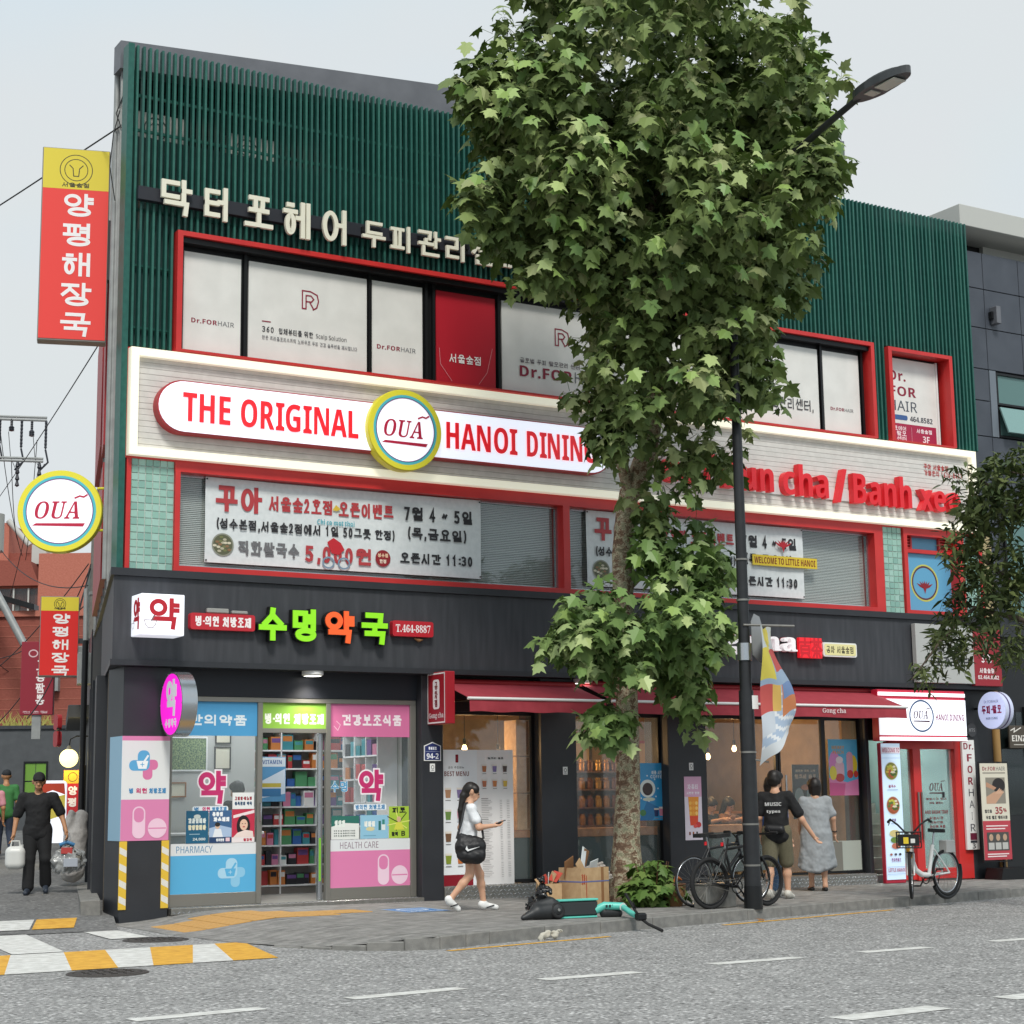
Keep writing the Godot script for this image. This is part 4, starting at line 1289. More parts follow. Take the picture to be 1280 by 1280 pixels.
	torus(st, Vector3.ZERO, Vector3.BACK, .331, .004, 40, 4)
	part("face", prism_mesh(oval(0, 0, .325, .325, 44), -.01, .003), mat("c4cdf2", .35, 0, .3), t)
	part("band", prism_mesh(oval(0, 0, .334, .334, 44), -.12, -.09), mat("4a3a6a", .4), t)
	pr = Print.new()
	pr.la("Dr.FORHAIR", -.17, .13, .17, .18, "5a6188", false, false); pr.ko("두피·탈모", -.24, -.06, .24, .09, .024, "a02c5e"); pr.la("HAIR CLINIC", -.14, -.16, .14, -.12, "5a6188")
	printed(pr, t, Vector3(0, 0, .005), 0, "lettering")
	part("arm", tube_mesh([Vector3(-.33, .05, -.1), Vector3(-.5, .05, -.1)], .02), M.black_metal, t)
	t = thing("vertical_clinic_sign", "narrow white vertical board with stacked letters beside the red door", "sign", Vector3(15.2, .42, .11))
	part("board", bbm(-.2, 0, 0, .1, 1.93, .05, .004), M.white, t)
	pr = Print.new()
	pr.la("Dr.", -.17, 1.76, .07, 1.88, "8e2038")
	for i in 7: pr.la("FORHAIR"[i], -.1 if "FORHAIR"[i] != "I" else -.06, 1.55 - i * .205, .02 if "FORHAIR"[i] != "I" else -.04, 1.68 - i * .205, "8e2038" if i < 3 else "454550", false, i < 3)
	pr.rect(-.12, .17, .04, .29, "6b2038"); pr.rect(-.12, .12, .04, .16, "33353e"); pr.la("3", -.08, .02, 0, .11, "33353e")
	printed(pr, t, Vector3(0, 0, .052), 0, "lettering")
func mortar(pr, x, y, s, col):
	pr.line([Vector2(x - s, y + s * .9), Vector2(x + s, y + s * .9), Vector2(x + s * .8, y + s * .2), Vector2(x + s * .4, y - s * .3), Vector2(x - s * .4, y - s * .3), Vector2(x - s * .8, y + s * .2)], s * .1, col, true)
	pr.line([Vector2(x + s * .2, y + s * .9), Vector2(x + s * .6, y + s * 1.6)], s * .25, col)

# ---------------------------------------------------------------- pharmacy
func pills(pr, x, y, s, col, bg):       # a capsule and a round tablet
	pr.poly(round_rect(x, y, x + s * .42, y + s, s * .2, 8), col)
	pr.poly(round_rect(x + s * .045, y + s * .5, x + s * .375, y + s * .955, s * .16, 8), bg)
	pr.ell(x + s * .82, y + s * .31, s * .31, s * .31, col); pr.rect(x + s * .53, y + s * .29, x + s * 1.11, y + s * .33, bg)
func cross_logo(pr, cx, cy, s, c1, c2, c3):
	pr.poly(round_rect(cx - s * .05, cy - s * .95, cx + s * .62, cy + s * .2, s * .3, 6), c2); pr.poly(round_rect(cx - s * .1, cy - s * .3, cx + s * 1.0, cy + s * .38, s * .3, 6), c2)
	pr.poly(round_rect(cx - s * 1.0, cy - s * .35, cx + s * .3, cy + s * .35, s * .32, 6), c1); pr.poly(round_rect(cx - s * .42, cy - s * .34, cx + s * .42, cy + s * 1.0, s * .36, 6), c1)
	pr.poly([Vector2(cx - s * .5, cy + s * .3), Vector2(cx + s * .32, cy + s * .3), Vector2(cx + s * .2, cy - s * .22), Vector2(cx - s * .36, cy - s * .22)], c3)
	pr.line([Vector2(cx + s * .05, cy + s * .28), Vector2(cx + s * .28, cy + s * .62)], s * .13, c3)
	pr.line([Vector2(cx - s * .2, cy + s * .06), Vector2(cx + s * .02, cy + s * .06)], s * .05, c1); pr.line([Vector2(cx - s * .09, cy - s * .06), Vector2(cx - s * .09, cy + s * .17)], s * .05, c1)
func poster(called, label, x, y, w, h, z, group, draw):
	var t = thing(called, label, "poster", Vector3(x, y, z), 0, group)
	part("sheet", bbm(0, 0, 0, w, h, .003), M.white, t)
	var pr = Print.new()
	draw.call(pr, w, h)
	printed(pr, t, Vector3(0, 0, .0035), 0, "print", M.gloss_print)
	return t
func build_pharmacy():
	var S = thing("pharmacy_shopfront", "steel framed pharmacy front with blue, green and pink film and open middle door", "shopfront", Vector3(.22, 0, 0))
	var o = Vector3(-.22, 0, 0)
	for x in [[.225, .31], [1.555, 1.63], [2.61, 2.68], [3.96, 4.055]]:
		part("post", bbm(x[0], .035, -.06, x[1], 2.8, .03, .004), M.frame_steel, S, o)
	part("top_rail", bbm(.225, 2.8, -.06, 4.055, 2.868, .03, .004), M.frame_steel, S, o)
	part("bottom_rail", bbm(.31, .036, -.05, 1.555, .2, .02, .004), M.frame_steel, S, o)
	part("bottom_rail", bbm(2.68, .036, -.05, 3.96, .2, .02, .004), M.frame_steel, S, o)
	part("transom", bbm(1.63, 2.38, -.06, 2.61, 2.44, .02), M.frame_steel, S, o)
	part("door_edge", bbm(2.53, .036, -.12, 2.6, 2.38, -.065, .004), M.steel, S, o)
	part("door_strip", bbm(2.54, .3, -.064, 2.57, .9, -.058), mat("7fc43a", .5), S, o)
	part("door_handle", tube_mesh([Vector3(1.6, 1.15, .035), Vector3(1.6, 1.15, .07), Vector3(1.6, 1.4, .07), Vector3(1.6, 1.4, .035)], .01, 6), M.steel, S, o)
	part("pane", bbm(.31, .2, -.012, 1.555, 2.8, -.004), M.clear, S, o)
	part("pane", bbm(2.68, .2, -.012, 3.96, 2.8, -.004), M.clear, S, o)
	part("pane", bbm(1.63, 2.44, -.012, 2.61, 2.8, -.004), M.clear, S, o)
	var blue = "58aedb"; var pink = "dd7fae"; var wht = "dfe2e4"
	var pr = Print.new()
	pr.rect(.31, 2.33, 1.555, 2.8, "4f9fd2"); pr.ko("일반의약품", .33, 2.47, 1.41, 2.62, .026, "e4eef4")
	pr.rect(.31, .71, 1.555, .87, wht); pr.rect(.31, .2, 1.555, .71, blue); pr.la("PHARMACY", .4, .745, .92, .835, "4b86ad", false, false)
	cross_logo(pr, 1.2, .46, .2, "a9d3ea", "8cc5e4", blue)
	pr.rect(1.63, 2.44, 2.61, 2.8, "86b544"); pr.ko("병·의원 처방조제", 1.66, 2.5, 2.59, 2.65, .026, "eef2e6")
	pr.rect(2.68, 2.33, 3.96, 2.81, "d4719f"); pr.ko("건강보조식품", 2.86, 2.49, 3.84, 2.65, .028, "f3e6ec"); pr.line([Vector2(2.74, 2.48), Vector2(2.8, 2.42), Vector2(2.84, 2.5), Vector2(2.78, 2.55)], .008, "ecc9d9")
	pr.rect(2.68, .71, 3.96, .87, wht); pr.rect(2.68, .2, 3.96, .71, pink); pr.la("HEALTH CARE", 2.84, .745, 3.45, .835, "8a7180", false, false)
	pills(pr, 3.44, .22, .43, "efcfe0", pink)
	printed(pr, S, o + Vector3(0, 0, -.003), 0, "film")
	# stickers on the glass
	for a in [[.66, 1.39, 1.14, 1.86, "left"], [3.1, 1.4, 3.57, 1.87, "right"]]:
		var t = thing("window_letter", "big pink Korean letter with white outline on the %s pharmacy pane" % a[4], "sticker", Vector3(a[0], a[1], -.003), 0, "pharmacy window letters")
		pr = Print.new()
		pr.ko("약", -.012, -.012, a[2] - a[0] + .012, a[3] - a[1] + .012, .115, "f2e9ee"); pr.ko("약", 0.01, 0.01, a[2] - a[0] - .01, a[3] - a[1] - .01, .07, "c42e6c")
		if a[4] == "left":
			pr.poly(round_rect(-.04, -.11, .48, -.02, .03), "e8eef2"); pr.ko("병", -.02, -.1, .06, -.03, .012, "3f86b8"); pr.ko("의원", .1, -.1, .22, -.03, .012, "c42e6c"); pr.ko("처방조제", .24, -.1, .46, -.03, .012, "3f86b8")
		else:
			pr.poly(round_rect(-.04, -.12, .48, -.03, .03), "e8eef2"); pr.ko("병의원 처방조제", -.02, -.11, .46, -.04, .012, "3f86b8")
			pr.ko("수명", -.42, .14, -.12, .3, .03, "e9f0f3"); pr.ko("수명", -.415, .145, -.125, .295, .02, "4a97c4")
		printed(pr, t)
	poster("window_poster", "dark teal poster with white lettering, leftmost on the pharmacy glass", .53, .87, .32, .44, .0, "pharmacy posters", func(p, w, h):
		p.rect(0, 0, w, h, "1f5f80")
		p.ko("감사합니다", .03, .27, .29, .34, .02, "dfe9e6"); p.ko("환영합니다", .03, .18, .29, .25, .02, "e9e4c4"); p.ell(.16, .36, .05, .03, "cfd8d2"); p.rect(.05, .12, .2, .13, "9fc0cf"); p.la("24,000", .1, .035, .28, .075, "dfe9e6"))
	poster("window_poster", "blue poster with a pictured person in white beside the teal poster", .865, .87, .325, .44, .0, "pharmacy posters", func(p, w, h):
		p.rect(0, 0, w, h, "3f648f"); p.poly([Vector2(0, .08), Vector2(w, .08), Vector2(w, .2), Vector2(.15, .24), Vector2(0, .2)], "a9bfdc")
		p.ko("통증엔", .04, .36, .2, .42, .016, "f0f3f6"); p.ko("파스패치", .06, .29, .3, .35, .018, "f0f3f6"); p.ell(.12, .23, .035, .04, "d9b49a"); p.ell(.12, .25, .038, .03, "2a2426"); p.poly([Vector2(.05, .08), Vector2(.2, .08), Vector2(.17, .19), Vector2(.08, .19)], "e6eaf0"); p.rect(0, 0, w, .08, "24406b"); p.ko("하루한번", .1, .02, .22, .06, .009, "f0f3f6"); p.rect(.24, .02, .3, .07, "e9c9d2"))
	poster("window_poster", "red poster with a smiling dark-haired woman on the pharmacy glass", 1.195, .87, .335, .45, .0, "pharmacy posters", func(p, w, h):
		p.rect(0, 0, w, h, "c2314a"); p.rect(0, 0, w, .07, "ece2e2"); p.poly([Vector2(.02, .33), Vector2(.33, .4), Vector2(.33, .44), Vector2(.02, .37)], "efdfe2")
		p.ell(.17, .22, .1, .15, "211a1c"); p.ell(.175, .24, .058, .075, "e6bfa6"); p.poly([Vector2(.02, .07), Vector2(.32, .07), Vector2(.31, .15), Vector2(.2, .17), Vector2(.08, .13)], "ecd9d2"); p.ell(.155, .255, .009, .005, "2a1c1c"); p.ell(.197, .255, .009, .005, "2a1c1c"); p.ell(.176, .212, .018, .008, "b8323f"); p.ko("빨강약", .17, .015, .3, .055, .01, "c2314a"))
	poster("window_notice", "small white notice above the red poster on the pharmacy glass", 1.2, 1.325, .32, .225, .0, "pharmacy posters", func(p, w, h):
		p.rect(.004, .004, w - .004, h - .004, "e9ebea"); p.ko("고혈압·당뇨병", .03, .12, .29, .17, .012, "9a3a46"); p.ko("증복관리 약국", .03, .05, .29, .1, .012, "33506e"))
	poster("window_poster", "green and white notice poster, leftmost below the right pink letter", 2.7, .875, .44, .33, .0, "pharmacy posters", func(p, w, h):
		p.rect(0, 0, w, h, "e6e8e4"); p.poly([Vector2(0, .33), Vector2(w, .33), Vector2(w, .22), Vector2(.22, .23), Vector2(0, .18)], "2d6f62"); p.ko("영양제", .05, .17, .22, .27, .022, "e9efe9")
		for i in 3: p.ko("하루 한 알 튼튼하게 드세요", .04, .11 - i * .035, .38, .13 - i * .035, .004, "55605c"))
	poster("window_poster", "pale blue poster with small bottles in the middle below the right pink letter", 3.16, .875, .45, .335, .0, "pharmacy posters", func(p, w, h):
		p.rect(0, 0, w, h, "92c4dc"); p.ko("비타민", .06, .17, .24, .25, .024, "f2f4ec"); p.ell(.16, .14, .07, .03, "d9d0a0"); p.rect(.29, .12, .33, .25, "2f6f6a"); p.rect(.34, .12, .4, .2, "e3e9e6"); p.rect(.35, .2, .39, .27, "3c8a80"); p.rect(.05, .04, .25, .05, "6fa4bd"))
	poster("window_poster", "yellow-green poster with bold black strokes and a figure at the pharmacy's right end", 3.62, .875, .325, .455, .0, "pharmacy posters", func(p, w, h):
		p.rect(0, 0, w, h, "a9c83e"); p.ko("피로", .05, .36, .28, .44, .018, "222a14")
		for i in 7: p.line([Vector2(.16, .22), Vector2(.16 + .2 * cos(i * .9), .25 + .14 * sin(i * .9))], .014, "3c4a1c" if i % 2 else "e3e878")
		p.ell(.16, .27, .035, .04, "dcb48e"); p.poly([Vector2(.08, .12), Vector2(.25, .12), Vector2(.2, .23), Vector2(.12, .23)], "d9d84c"); p.ko("활력", .04, .03, .15, .09, .014, "222a14"); p.la("B", .2, .03, .26, .1, "222a14"))
	# film on the corner pillar and hazard strips: a thing of its own fixed to the pillar
	var pf = thing("pillar_film", "pink and white printed film with a mortar emblem wrapped round the corner pillar", "sign", Vector3(-.455, .93, .203))
	part("sheet", bbm(0, 0, 0, .665, 1.38, .004), M.white, pf)
	part("side_sheet", bbm(-.004, 0, -.5, 0.0, 1.38, .004), mat("8fb5cc", .5), pf)
	pr = Print.new()
	pr.rect(0, 0, .665, .54, "d882ae"); pr.rect(0, .54, .665, 1.32, "dfe0e0"); pr.rect(0, 1.32, .665, 1.38, "d882ae")
	cross_logo(pr, .3, .99, .2, "5aa6d3", "d774a2", "eef2f4"); pr.ko("병", .1, .62, .17, .69, .013, "3f86b8"); pr.ko("의원", .2, .62, .36, .69, .013, "c42e6c"); pr.ko("처방조제", .38, .62, .62, .69, .013, "3f86b8"); pills(pr, .16, .03, .42, "ecc6da", "d882ae")
	printed(pr, pf, Vector3(0, 0, .005), 0, "print")
	for x in [-.465, .115]:
		var hz = thing("hazard_strip", "yellow and white striped reflector strip on the %s edge of the corner pillar" % ["left" if x < 0 else "right"], "reflector", Vector3(x, .04, .203), 0, "pillar reflectors")
		part("backing", bbm(0, 0, 0, .105, .885, .012, .003), mat("e0b93a", .4), hz)
		pr = Print.new()
		for i in 4:
			var y = .1 + i * .21
			pr.poly([Vector2(0.004, y), Vector2(.101, y - .05), Vector2(.101, y + .035), Vector2(.004, y + .085)], "dcdad2")
		printed(pr, hz, Vector3(0, 0, .0125), 0, "stripes")
	# inside
	var lampm = mat("f6fbff", .4, 0, 3.0)
	for a in [[1.4, -1.1], [2.9, -1.1], [2.9, -2.4]]:
		var t = thing("ceiling_panel", "square white ceiling light inside the pharmacy", "lamp", Vector3(a[0], 3.16, a[1]), 0, "pharmacy ceiling lights")
		part("panel", bbm(-.3, -.03, -.3, .3, .0, .3), lampm, t)
		part("rim", frame_mesh(-.33, -.33, .33, .33, .03, 0, .04), M.white, t).rotation.x = PI / 2
		var l = AreaLight3D.new()
		l.name = "lamp_light"; l.area_size = Vector2(.6, .6); l.light_energy = .8; l.area_range = 12.0; l.shadow_enabled = true; l.light_color = Color(.95, .98, 1)
		t.add_child(l); l.position = Vector3(0, -.05, 0); l.rotation_degrees = Vector3(-90, 0, 0)
	var sh = thing("medicine_shelf", "white shelving unit facing the open pharmacy door", "shelf", Vector3(2.25, .036, -2.45))
	for y in [.12, .42, .72, 1.02, 1.3, 1.6, 1.88, 2.16, 2.46]:
		part("board", bbm(0, y - .012, -.02, 1.82, y + .012, .3), M.white, sh)
	for x in [0, .6, 1.21, 1.8]: part("upright", bbm(x, 0, -.02, x + .02, 2.6, .3), M.white, sh)
	part("back_panel", bbm(0, 0, -.05, 1.82, 2.6, -.02), M.wall_white, sh)
	part("plinth", bbm(0.02, 0, 0, 1.8, .1, .28), M.frame_steel, sh)
	var pal = {"blue": "2f5f9f", "white": "dcdcd8", "red": "b23a3a", "green": "4a8a5c", "purple": "6a4a86", "orange": "c57a3c", "dark": "25262b", "teal": "3f8a94", "pink": "c47a96"}
	var cm = {}
	for k in pal: cm[k] = mat(pal[k], .45)
	var keys = pal.keys()
	var rows = [.12, .42, .72, 1.02, 1.3, 1.6, 1.88, 2.16]
	for r in rows.size():
		var x = .04
		while x < 1.72:
			var w = rng.randf_range(.07, .2)
			var kx = keys[rng.randi() % 9]
			if r == 0: kx = ["red", "dark", "orange"][rng.randi() % 3]
			if x + w > 1.79: break
			var h = rng.randf_range(.12, .25)
			var t = thing("medicine_box", "%s medicine carton on the %s shelf from the floor inside the pharmacy" % [kx, ["lowest", "second", "third", "fourth", "fifth", "sixth", "seventh", "top"][r]], "carton", Vector3(2.25 + x + w / 2, .036 + rows[r] + .012, -2.28 + rng.randf_range(-.02, .05)), rng.randf_range(-4, 4), "medicine cartons")
			part("carton", bbm(-w / 2, 0, -.06, w / 2, h, .06, .002), cm[kx], t)
			pr = Print.new()
			pr.rect(-w * .42, h * .55, w * .42, h * .88, pal[keys[rng.randi() % 9]])
			printed(pr, t, Vector3(0, 0, .0605), 0, "label")
			x += w + rng.randf_range(.008, .03)
	var s2 = thing("wall_shelf", "white wall shelves of small cartons at the right of the pharmacy", "shelf", Vector3(3.78, .036, -1.9))
	for y in [.3, .65, 1.0, 1.35, 1.7, 2.05, 2.4]: part("board", bbm(0, y - .012, 0, .33, y + .012, 1.2), M.white, s2)
	for z in [0, .4, .8, 1.19]: part("upright", bbm(0.0, 0, z, .33, 2.6, z + .02), M.white, s2)
	for r in 6:
		for i in 6:
			if rng.randf() < .15: continue
			var kx = keys[rng.randi() % 9]
			var t = thing("medicine_box", "%s small carton on board %s of the pharmacy wall shelves" % [kx, ["one", "two", "three", "four", "five", "six"][r]], "carton", Vector3(3.86, .036 + .312 + r * .35, -1.78 + i * .19), rng.randf_range(-6, 6), "wall shelf cartons")
			part("carton", bbm(-.06, 0, -.07, .06, rng.randf_range(.14, .26), .07, .002), cm[kx], t)
	var ct = thing("counter", "low grey pharmacy counter behind the left pane", "counter", Vector3(.6, .036, -1.3))
	part("body", bbm(0, 0, -.3, 1.5, .92, .2, .01), mat("7d8a8e", .5), ct); part("top", bbm(-.03, .92, -.33, 1.53, .96, .23, .008), M.white, ct)
	part("partition_wall", bbm(.75, .036, -1.8, 2.24, 3.18, -1.72), M.wall_white, B)
	for a in [[1.59, 1.9, .26, .34, "tall dark framed certificate on the pharmacy's inner wall"], [1.6, 2.28, .25, .16, "wide dark framed certificate above the tall one in the pharmacy"], [.88, 1.5, .28, .22, "gold framed certificate low on the pharmacy's inner wall"]]:
		var t = thing("framed_certificate", a[4], "picture frame", Vector3(a[0], a[1], -1.715), 0, "certificates")
		part("frame", frame_mesh(0, 0, a[2], a[3], .02, 0, .02), mat("2a2522", .5) if a[0] > 1 else M.wood, t); part("sheet", bbm(.02, .02, .0, a[2] - .02, a[3] - .02, .01), mat("d8d3bd", .6), t)
	var lp = thing("landscape_picture", "green landscape picture in a white frame inside the pharmacy", "picture", Vector3(.88, 1.88, -1.715))
	part("frame", frame_mesh(0, 0, .6, .5, .02, 0, .02), M.white, lp); part("canvas", bbm(.02, .02, 0, .58, .48, .012), noisy("2c4a3a", "a9b878", .35, .04, .6, 0, 77, .3), lp)
	var fp = thing("counter_display", "blue and white cardboard display hanging on the pharmacy shelves", "display", Vector3(2.46, 1.42, -2.1))
	part("card", bbm(0, 0, 0, .44, .68, .03, .004), mat("5f9dc8", .5), fp)
	pr = Print.new(); pr.poly([Vector2(0.01, .3), Vector2(.43, .5), Vector2(.43, .12), Vector2(0.01, .05)], "dbe6ee"); pr.rect(.01, .53, .43, .67, "dfe6ea"); pr.la("VITAMIN", .05, .57, .37, .63, "2f5f9f"); pr.rect(.03, .08, .36, .2, "3f7aa8"); pr.rect(.03, .22, .36, .28, "c9b64a")
	printed(pr, fp, Vector3(0, 0, .031))

# ---------------------------------------------------------------- tea shop
func awning(called, label, x0, x1, yt, yb, z1):
	var t = thing(called, label, "awning", Vector3(x0, yb, .25), 0, "red awnings")
	var w = x1 - x0
	var st = mb()
	var n = 24
	for i in n:
		var a = w * i / n; var b = w * (i + 1) / n
		var sa = .012 * sin(i * .9); var sb = .012 * sin((i + 1) * .9)
		quad(st, Vector3(a, yt - yb, 0), Vector3(b, yt - yb, 0), Vector3(b, .19 + sb * .2, z1 - .25), Vector3(a, .19 + sa * .2, z1 - .25))
		quad(st, Vector3(a, .19, z1 - .25), Vector3(b, .19, z1 - .25), Vector3(b, sb * .6, z1 - .24 + sb), Vector3(a, sa * .6, z1 - .24 + sa))
	part("cloth", st, M.awning, t)
	part("front_bar", tube_mesh([Vector3(-.03, .19, z1 - .245), Vector3(w + .03, .19, z1 - .245)], .022), M.white, t)
	part("roller", tube_mesh([Vector3(0, yt - yb + .02, -.03), Vector3(w, yt - yb + .02, -.03)], .05), M.deep_red, t)
	for x in [.15, w - .15]: part("arm", tube_mesh([Vector3(x, .2, .0), Vector3(x, .17, z1 - .28)], .018, 6), M.black_metal, t)
	return t
func drink(pr, x, y, s, col, top = "e9e2d6"):
	pr.poly([Vector2(x - s * .26, y), Vector2(x + s * .26, y), Vector2(x + s * .36, y + s), Vector2(x - s * .36, y + s)], col)
	pr.poly([Vector2(x - s * .34, y + s * .8), Vector2(x + s * .34, y + s * .8), Vector2(x + s * .36, y + s), Vector2(x - s * .36, y + s)], top)
	pr.rect(x - s * .3, y - s * .28, x + s * .3, y - s * .2, "8a8a8a")
func build_cafe():
	var S = thing("tea_shopfront", "dark framed tea shop front with wooden counters behind the glass", "shopfront", Vector3(4.42, 0, 0))
	var o = Vector3(-4.42, 0, 0)
	for g in [[4.42, 6.12], [6.76, 8.5], [9.26, 10.9], [11.9, 12.7]]:
		part("frame", frame_mesh(g[0], .17 if g[0] < 9 else .1, g[1], 2.72, .05, -.06, .0), M.black_metal, S, o)
		part("pane", bbm(g[0] + .05, .2, -.03, g[1] - .05, 2.67, -.024), M.clear, S, o)
	for g in [[4.42, 6.12, .83, .94], [6.76, 8.5, .82, .95], [9.26, 10.9, .83, .95]]:
		part("counter_top", bbm(g[0] + .05, g[2], -.55, g[1] - .05, g[3], -.07, .006), M.wood, S, o)
		part("counter_front", bbm(g[0] + .05, .2, -.12, g[1] - .05, g[2], -.1), mat("2c3a38", .5), S, o)
	part("door_frame", frame_mesh(10.92, .1, 11.9, 2.72, .04, -.05, .0), M.black_metal, S, o)
	part("door_pane", bbm(10.96, .15, -.03, 11.86, 2.67, -.022), M.clear, S, o)
	part("door_handle", tube_mesh([Vector3(11.02, .45, .05), Vector3(11.02, 1.75, .05)], .018), M.steel, S, o)
	part("low_panel", bbm(11.95, .14, -.02, 12.66, .64, .0), mat("a9afa6", .4), S, o)
	part("low_box", bbm(11.96, .14, -.015, 12.22, .63, .02, .004), mat("77756d", .5), S, o)
	awning("red_awning", "faded red awning between the projecting box sign and the tree", 4.36, 6.72, 3.12, 2.66, 1.1)
	var aw = awning("red_awning", "faded red awning with small white lettering at right of the lamp post", 6.85, 12.8, 3.15, 2.66, 1.1)
	var pr = Print.new()
	pr.la("Gong cha", 4.1, .05, 4.6, .15, "e3d3d3", true)
	printed(pr, aw, Vector3(0, 0, .868), 0, "lettering")
	# menu board on the first pane
	var mb_ = poster("menu_board", "tall white menu sheet reading BEST MENU with drinks, behind the walking woman", 4.5, .16, 1.23, 1.99, .0, "", func(p, w, h):
		p.rect(0, 0, .6, h, "eef1f4"); p.rect(.6, 0, w, h, "efecea"); p.rect(0, 0, .52, .16, "8c1f2b")
		p.poly(round_rect(.23, 1.8, .28, 1.92, .01), "8c1f2b"); p.la("BEST MENU", .04, 1.6, .46, 1.67, "7a3a34"); p.ko("공차 추천메뉴", .1, 1.71, .38, 1.745, .005, "8a8a8a")
		var cs = ["b58a6a", "8a7aa8", "a06a48", "6f8f4a", "d08aa0", "6a4a36", "7a5a44", "50423c", "c05a36", "8a9a3a", "c8743a", "b04a3a"]
		for i in 12: drink(p, .1 + (i % 3) * .2, 1.28 - (i / 3) * .32, .15, cs[i])
		p.ko("밀크티 음료", .78, 1.85, 1.06, 1.88, .006, "4a4a4a")
		for i in 6: drink(p, .72 + (i % 3) * .18, 1.66 - (i / 3) * .22, .11, ["b0683a", "7a6aa0", "4a3228", "b86a44", "cc7a3a", "d8b23a"][i])
		for i in 46:
			if i % 12 == 0: p.rect(.66, 1.26 - i * .0255, .78, 1.268 - i * .0255, "5a5654")
			else:
				p.rect(.66, 1.26 - i * .0255, .66 + .1 + .09 * absf(sin(i * 2.3)), 1.266 - i * .0255, "9a9694"); p.rect(.98, 1.26 - i * .0255, 1.02, 1.266 - i * .0255, "a8a4a2"); p.rect(1.1, 1.26 - i * .0255, 1.15, 1.266 - i * .0255, "a8a4a2"))
	for i in 3:
		var t = thing("stored_carton", "brown carton stacked inside the tea shop window, %s of three" % ["lowest", "middle", "top"][i], "carton", Vector3(6.08, .945 + i * .56, -.32), 0, "cartons in the window")
		part("box", bbm(-.2, 0, -.18, .2, .55, .18, .005), M.card, t); part("tape", bbm(-.02, .02, .18, .02, .53, .183), M.card_dark, t)
	poster("drink_poster", "bright blue poster with a coffee cup seen from above right of the tree trunk", 8.0, 1.05, .56, .9, .0, "", func(p, w, h):
		p.rect(0, 0, w, h, "3a9ad2"); p.poly([Vector2(.05, .0), Vector2(.3, .0), Vector2(.44, .2), Vector2(.2, .3)], "2a7ab2")
		p.ell(.22, .5, .15, .14, "e6ece8"); p.ell(.22, .49, .1, .1, "3c2a26"); p.ko("여름 시원", .3, .72, .52, .78, .01, "e6f0f4"); p.la("COFFEE", .28, .66, .54, .71, "e6f0f4")
		p.ell(.12, .12, .06, .05, "4f8a54"); p.ell(.24, .33, .12, .03, "d6dcc8"); drink(p, .38, .06, .13, "2a3a6a"); drink(p, .48, .07, .14, "d88aa0")
		for i in 8: p.ell(.22 + .2 * cos(i * .8), .5 + .2 * sin(i * .8), .014, .014, "d9eef6", 8))
	poster("iced_tea_poster", "tall narrow poster with a glass of orange iced tea on the charcoal column", 8.79, .73, .34, 1.0, .205, "", func(p, w, h):
		p.rect(0, 0, w, h, "d9cfdc"); p.rect(0, .68, w, h, "d3a3c0"); p.ko("자몽티", .06, .8, .28, .88, .012, "e9dfe9"); p.ko("시원한 한잔", .04, .72, .3, .76, .008, "e9dfe9")
		p.poly([Vector2(.1, .23), Vector2(.25, .23), Vector2(.28, .68), Vector2(.07, .68)], "e0902c"); p.poly([Vector2(.1, .23), Vector2(.25, .23), Vector2(.26, .38), Vector2(.09, .38)], "d84a2a")
		for i in 9: p.ell(.11 + (i % 3) * .06, .42 + (i / 3) * .08, .028, .03, ["edb24a", "e8a03a", "f0c26a"][i % 3], 10)
		p.ell(.26, .24, .055, .045, "c23a3a"); p.ell(.2, .22, .04, .03, "d8504a"); p.rect(.07, .08, .1, .13, "7a3a2a"); p.rect(.14, .08, .17, .13, "9a5a3a"); p.rect(.21, .07, .24, .13, "2a2a2a"))
	poster("jelly_poster", "bright pink and blue poster of pink shakes at the right of the tea shop door", 12.0, 1.4, .65, .95, .005, "", func(p, w, h):
		p.rect(0, 0, w, h, "58b4dc"); p.ell(.13, .55, .12, .2, "e08ac8"); p.ell(.55, .52, .09, .16, "ecd23c"); p.poly([Vector2(0, 0), Vector2(w, 0), Vector2(w, .28), Vector2(.4, .22), Vector2(0, .3)], "e88ab8"); p.poly([Vector2(.0, 0), Vector2(.32, 0), Vector2(.36, .2), Vector2(.0, .22)], "dd5f96")
		p.la("MERRY", .08, .78, .36, .84, "d69a3a"); p.la("PEACH", .1, .7, .34, .76, "d69a3a"); p.poly(round_rect(.14, .28, .34, .58, .08), "e9b9c6"); p.ell(.24, .6, .08, .06, "f0dde0"); p.ell(.24, .3, .1, .07, "cc4a4a"); p.poly(round_rect(.4, .35, .54, .74, .07), "e0a4b8"); p.ell(.47, .36, .07, .07, "cf3a36"); p.ell(.09, .38, .08, .12, "ecd84a"); p.ell(.6, .36, .05, .06, "d2463c"))
	# inside
	for a in [[5.34, 2.2, -.8], [6.0, 2.12, -.9], [7.3, 2.2, -1.2], [10.05, 2.08, -.8], [11.4, 2.25, -1.8]]:
		var t = thing("pendant_lamp", "bare warm bulb hanging on a black cord inside the tea shop, %s from the left" % ["first", "second", "third", "fourth", "fifth"][[5.34, 6.0, 7.3, 10.05, 11.4].find(a[0])], "lamp", Vector3(a[0], a[1], a[2]), 0, "tea shop pendants")
		part("cord", tube_mesh([Vector3(0, .14, 0), Vector3(0, 3.18 - a[1], 0)], .006, 6), M.black_metal, t)
		var st = mb()
		lathe(st, [Vector2(.0, .16), Vector2(.025, .15), Vector2(.03, .06), Vector2(.022, .05)], 14)
		part("socket", st, M.black_metal, t)
		st = mb()
		lathe(st, [Vector2(.0, -.06), Vector2(.03, -.045), Vector2(.042, -.01), Vector2(.034, .025), Vector2(.018, .05)], 16)
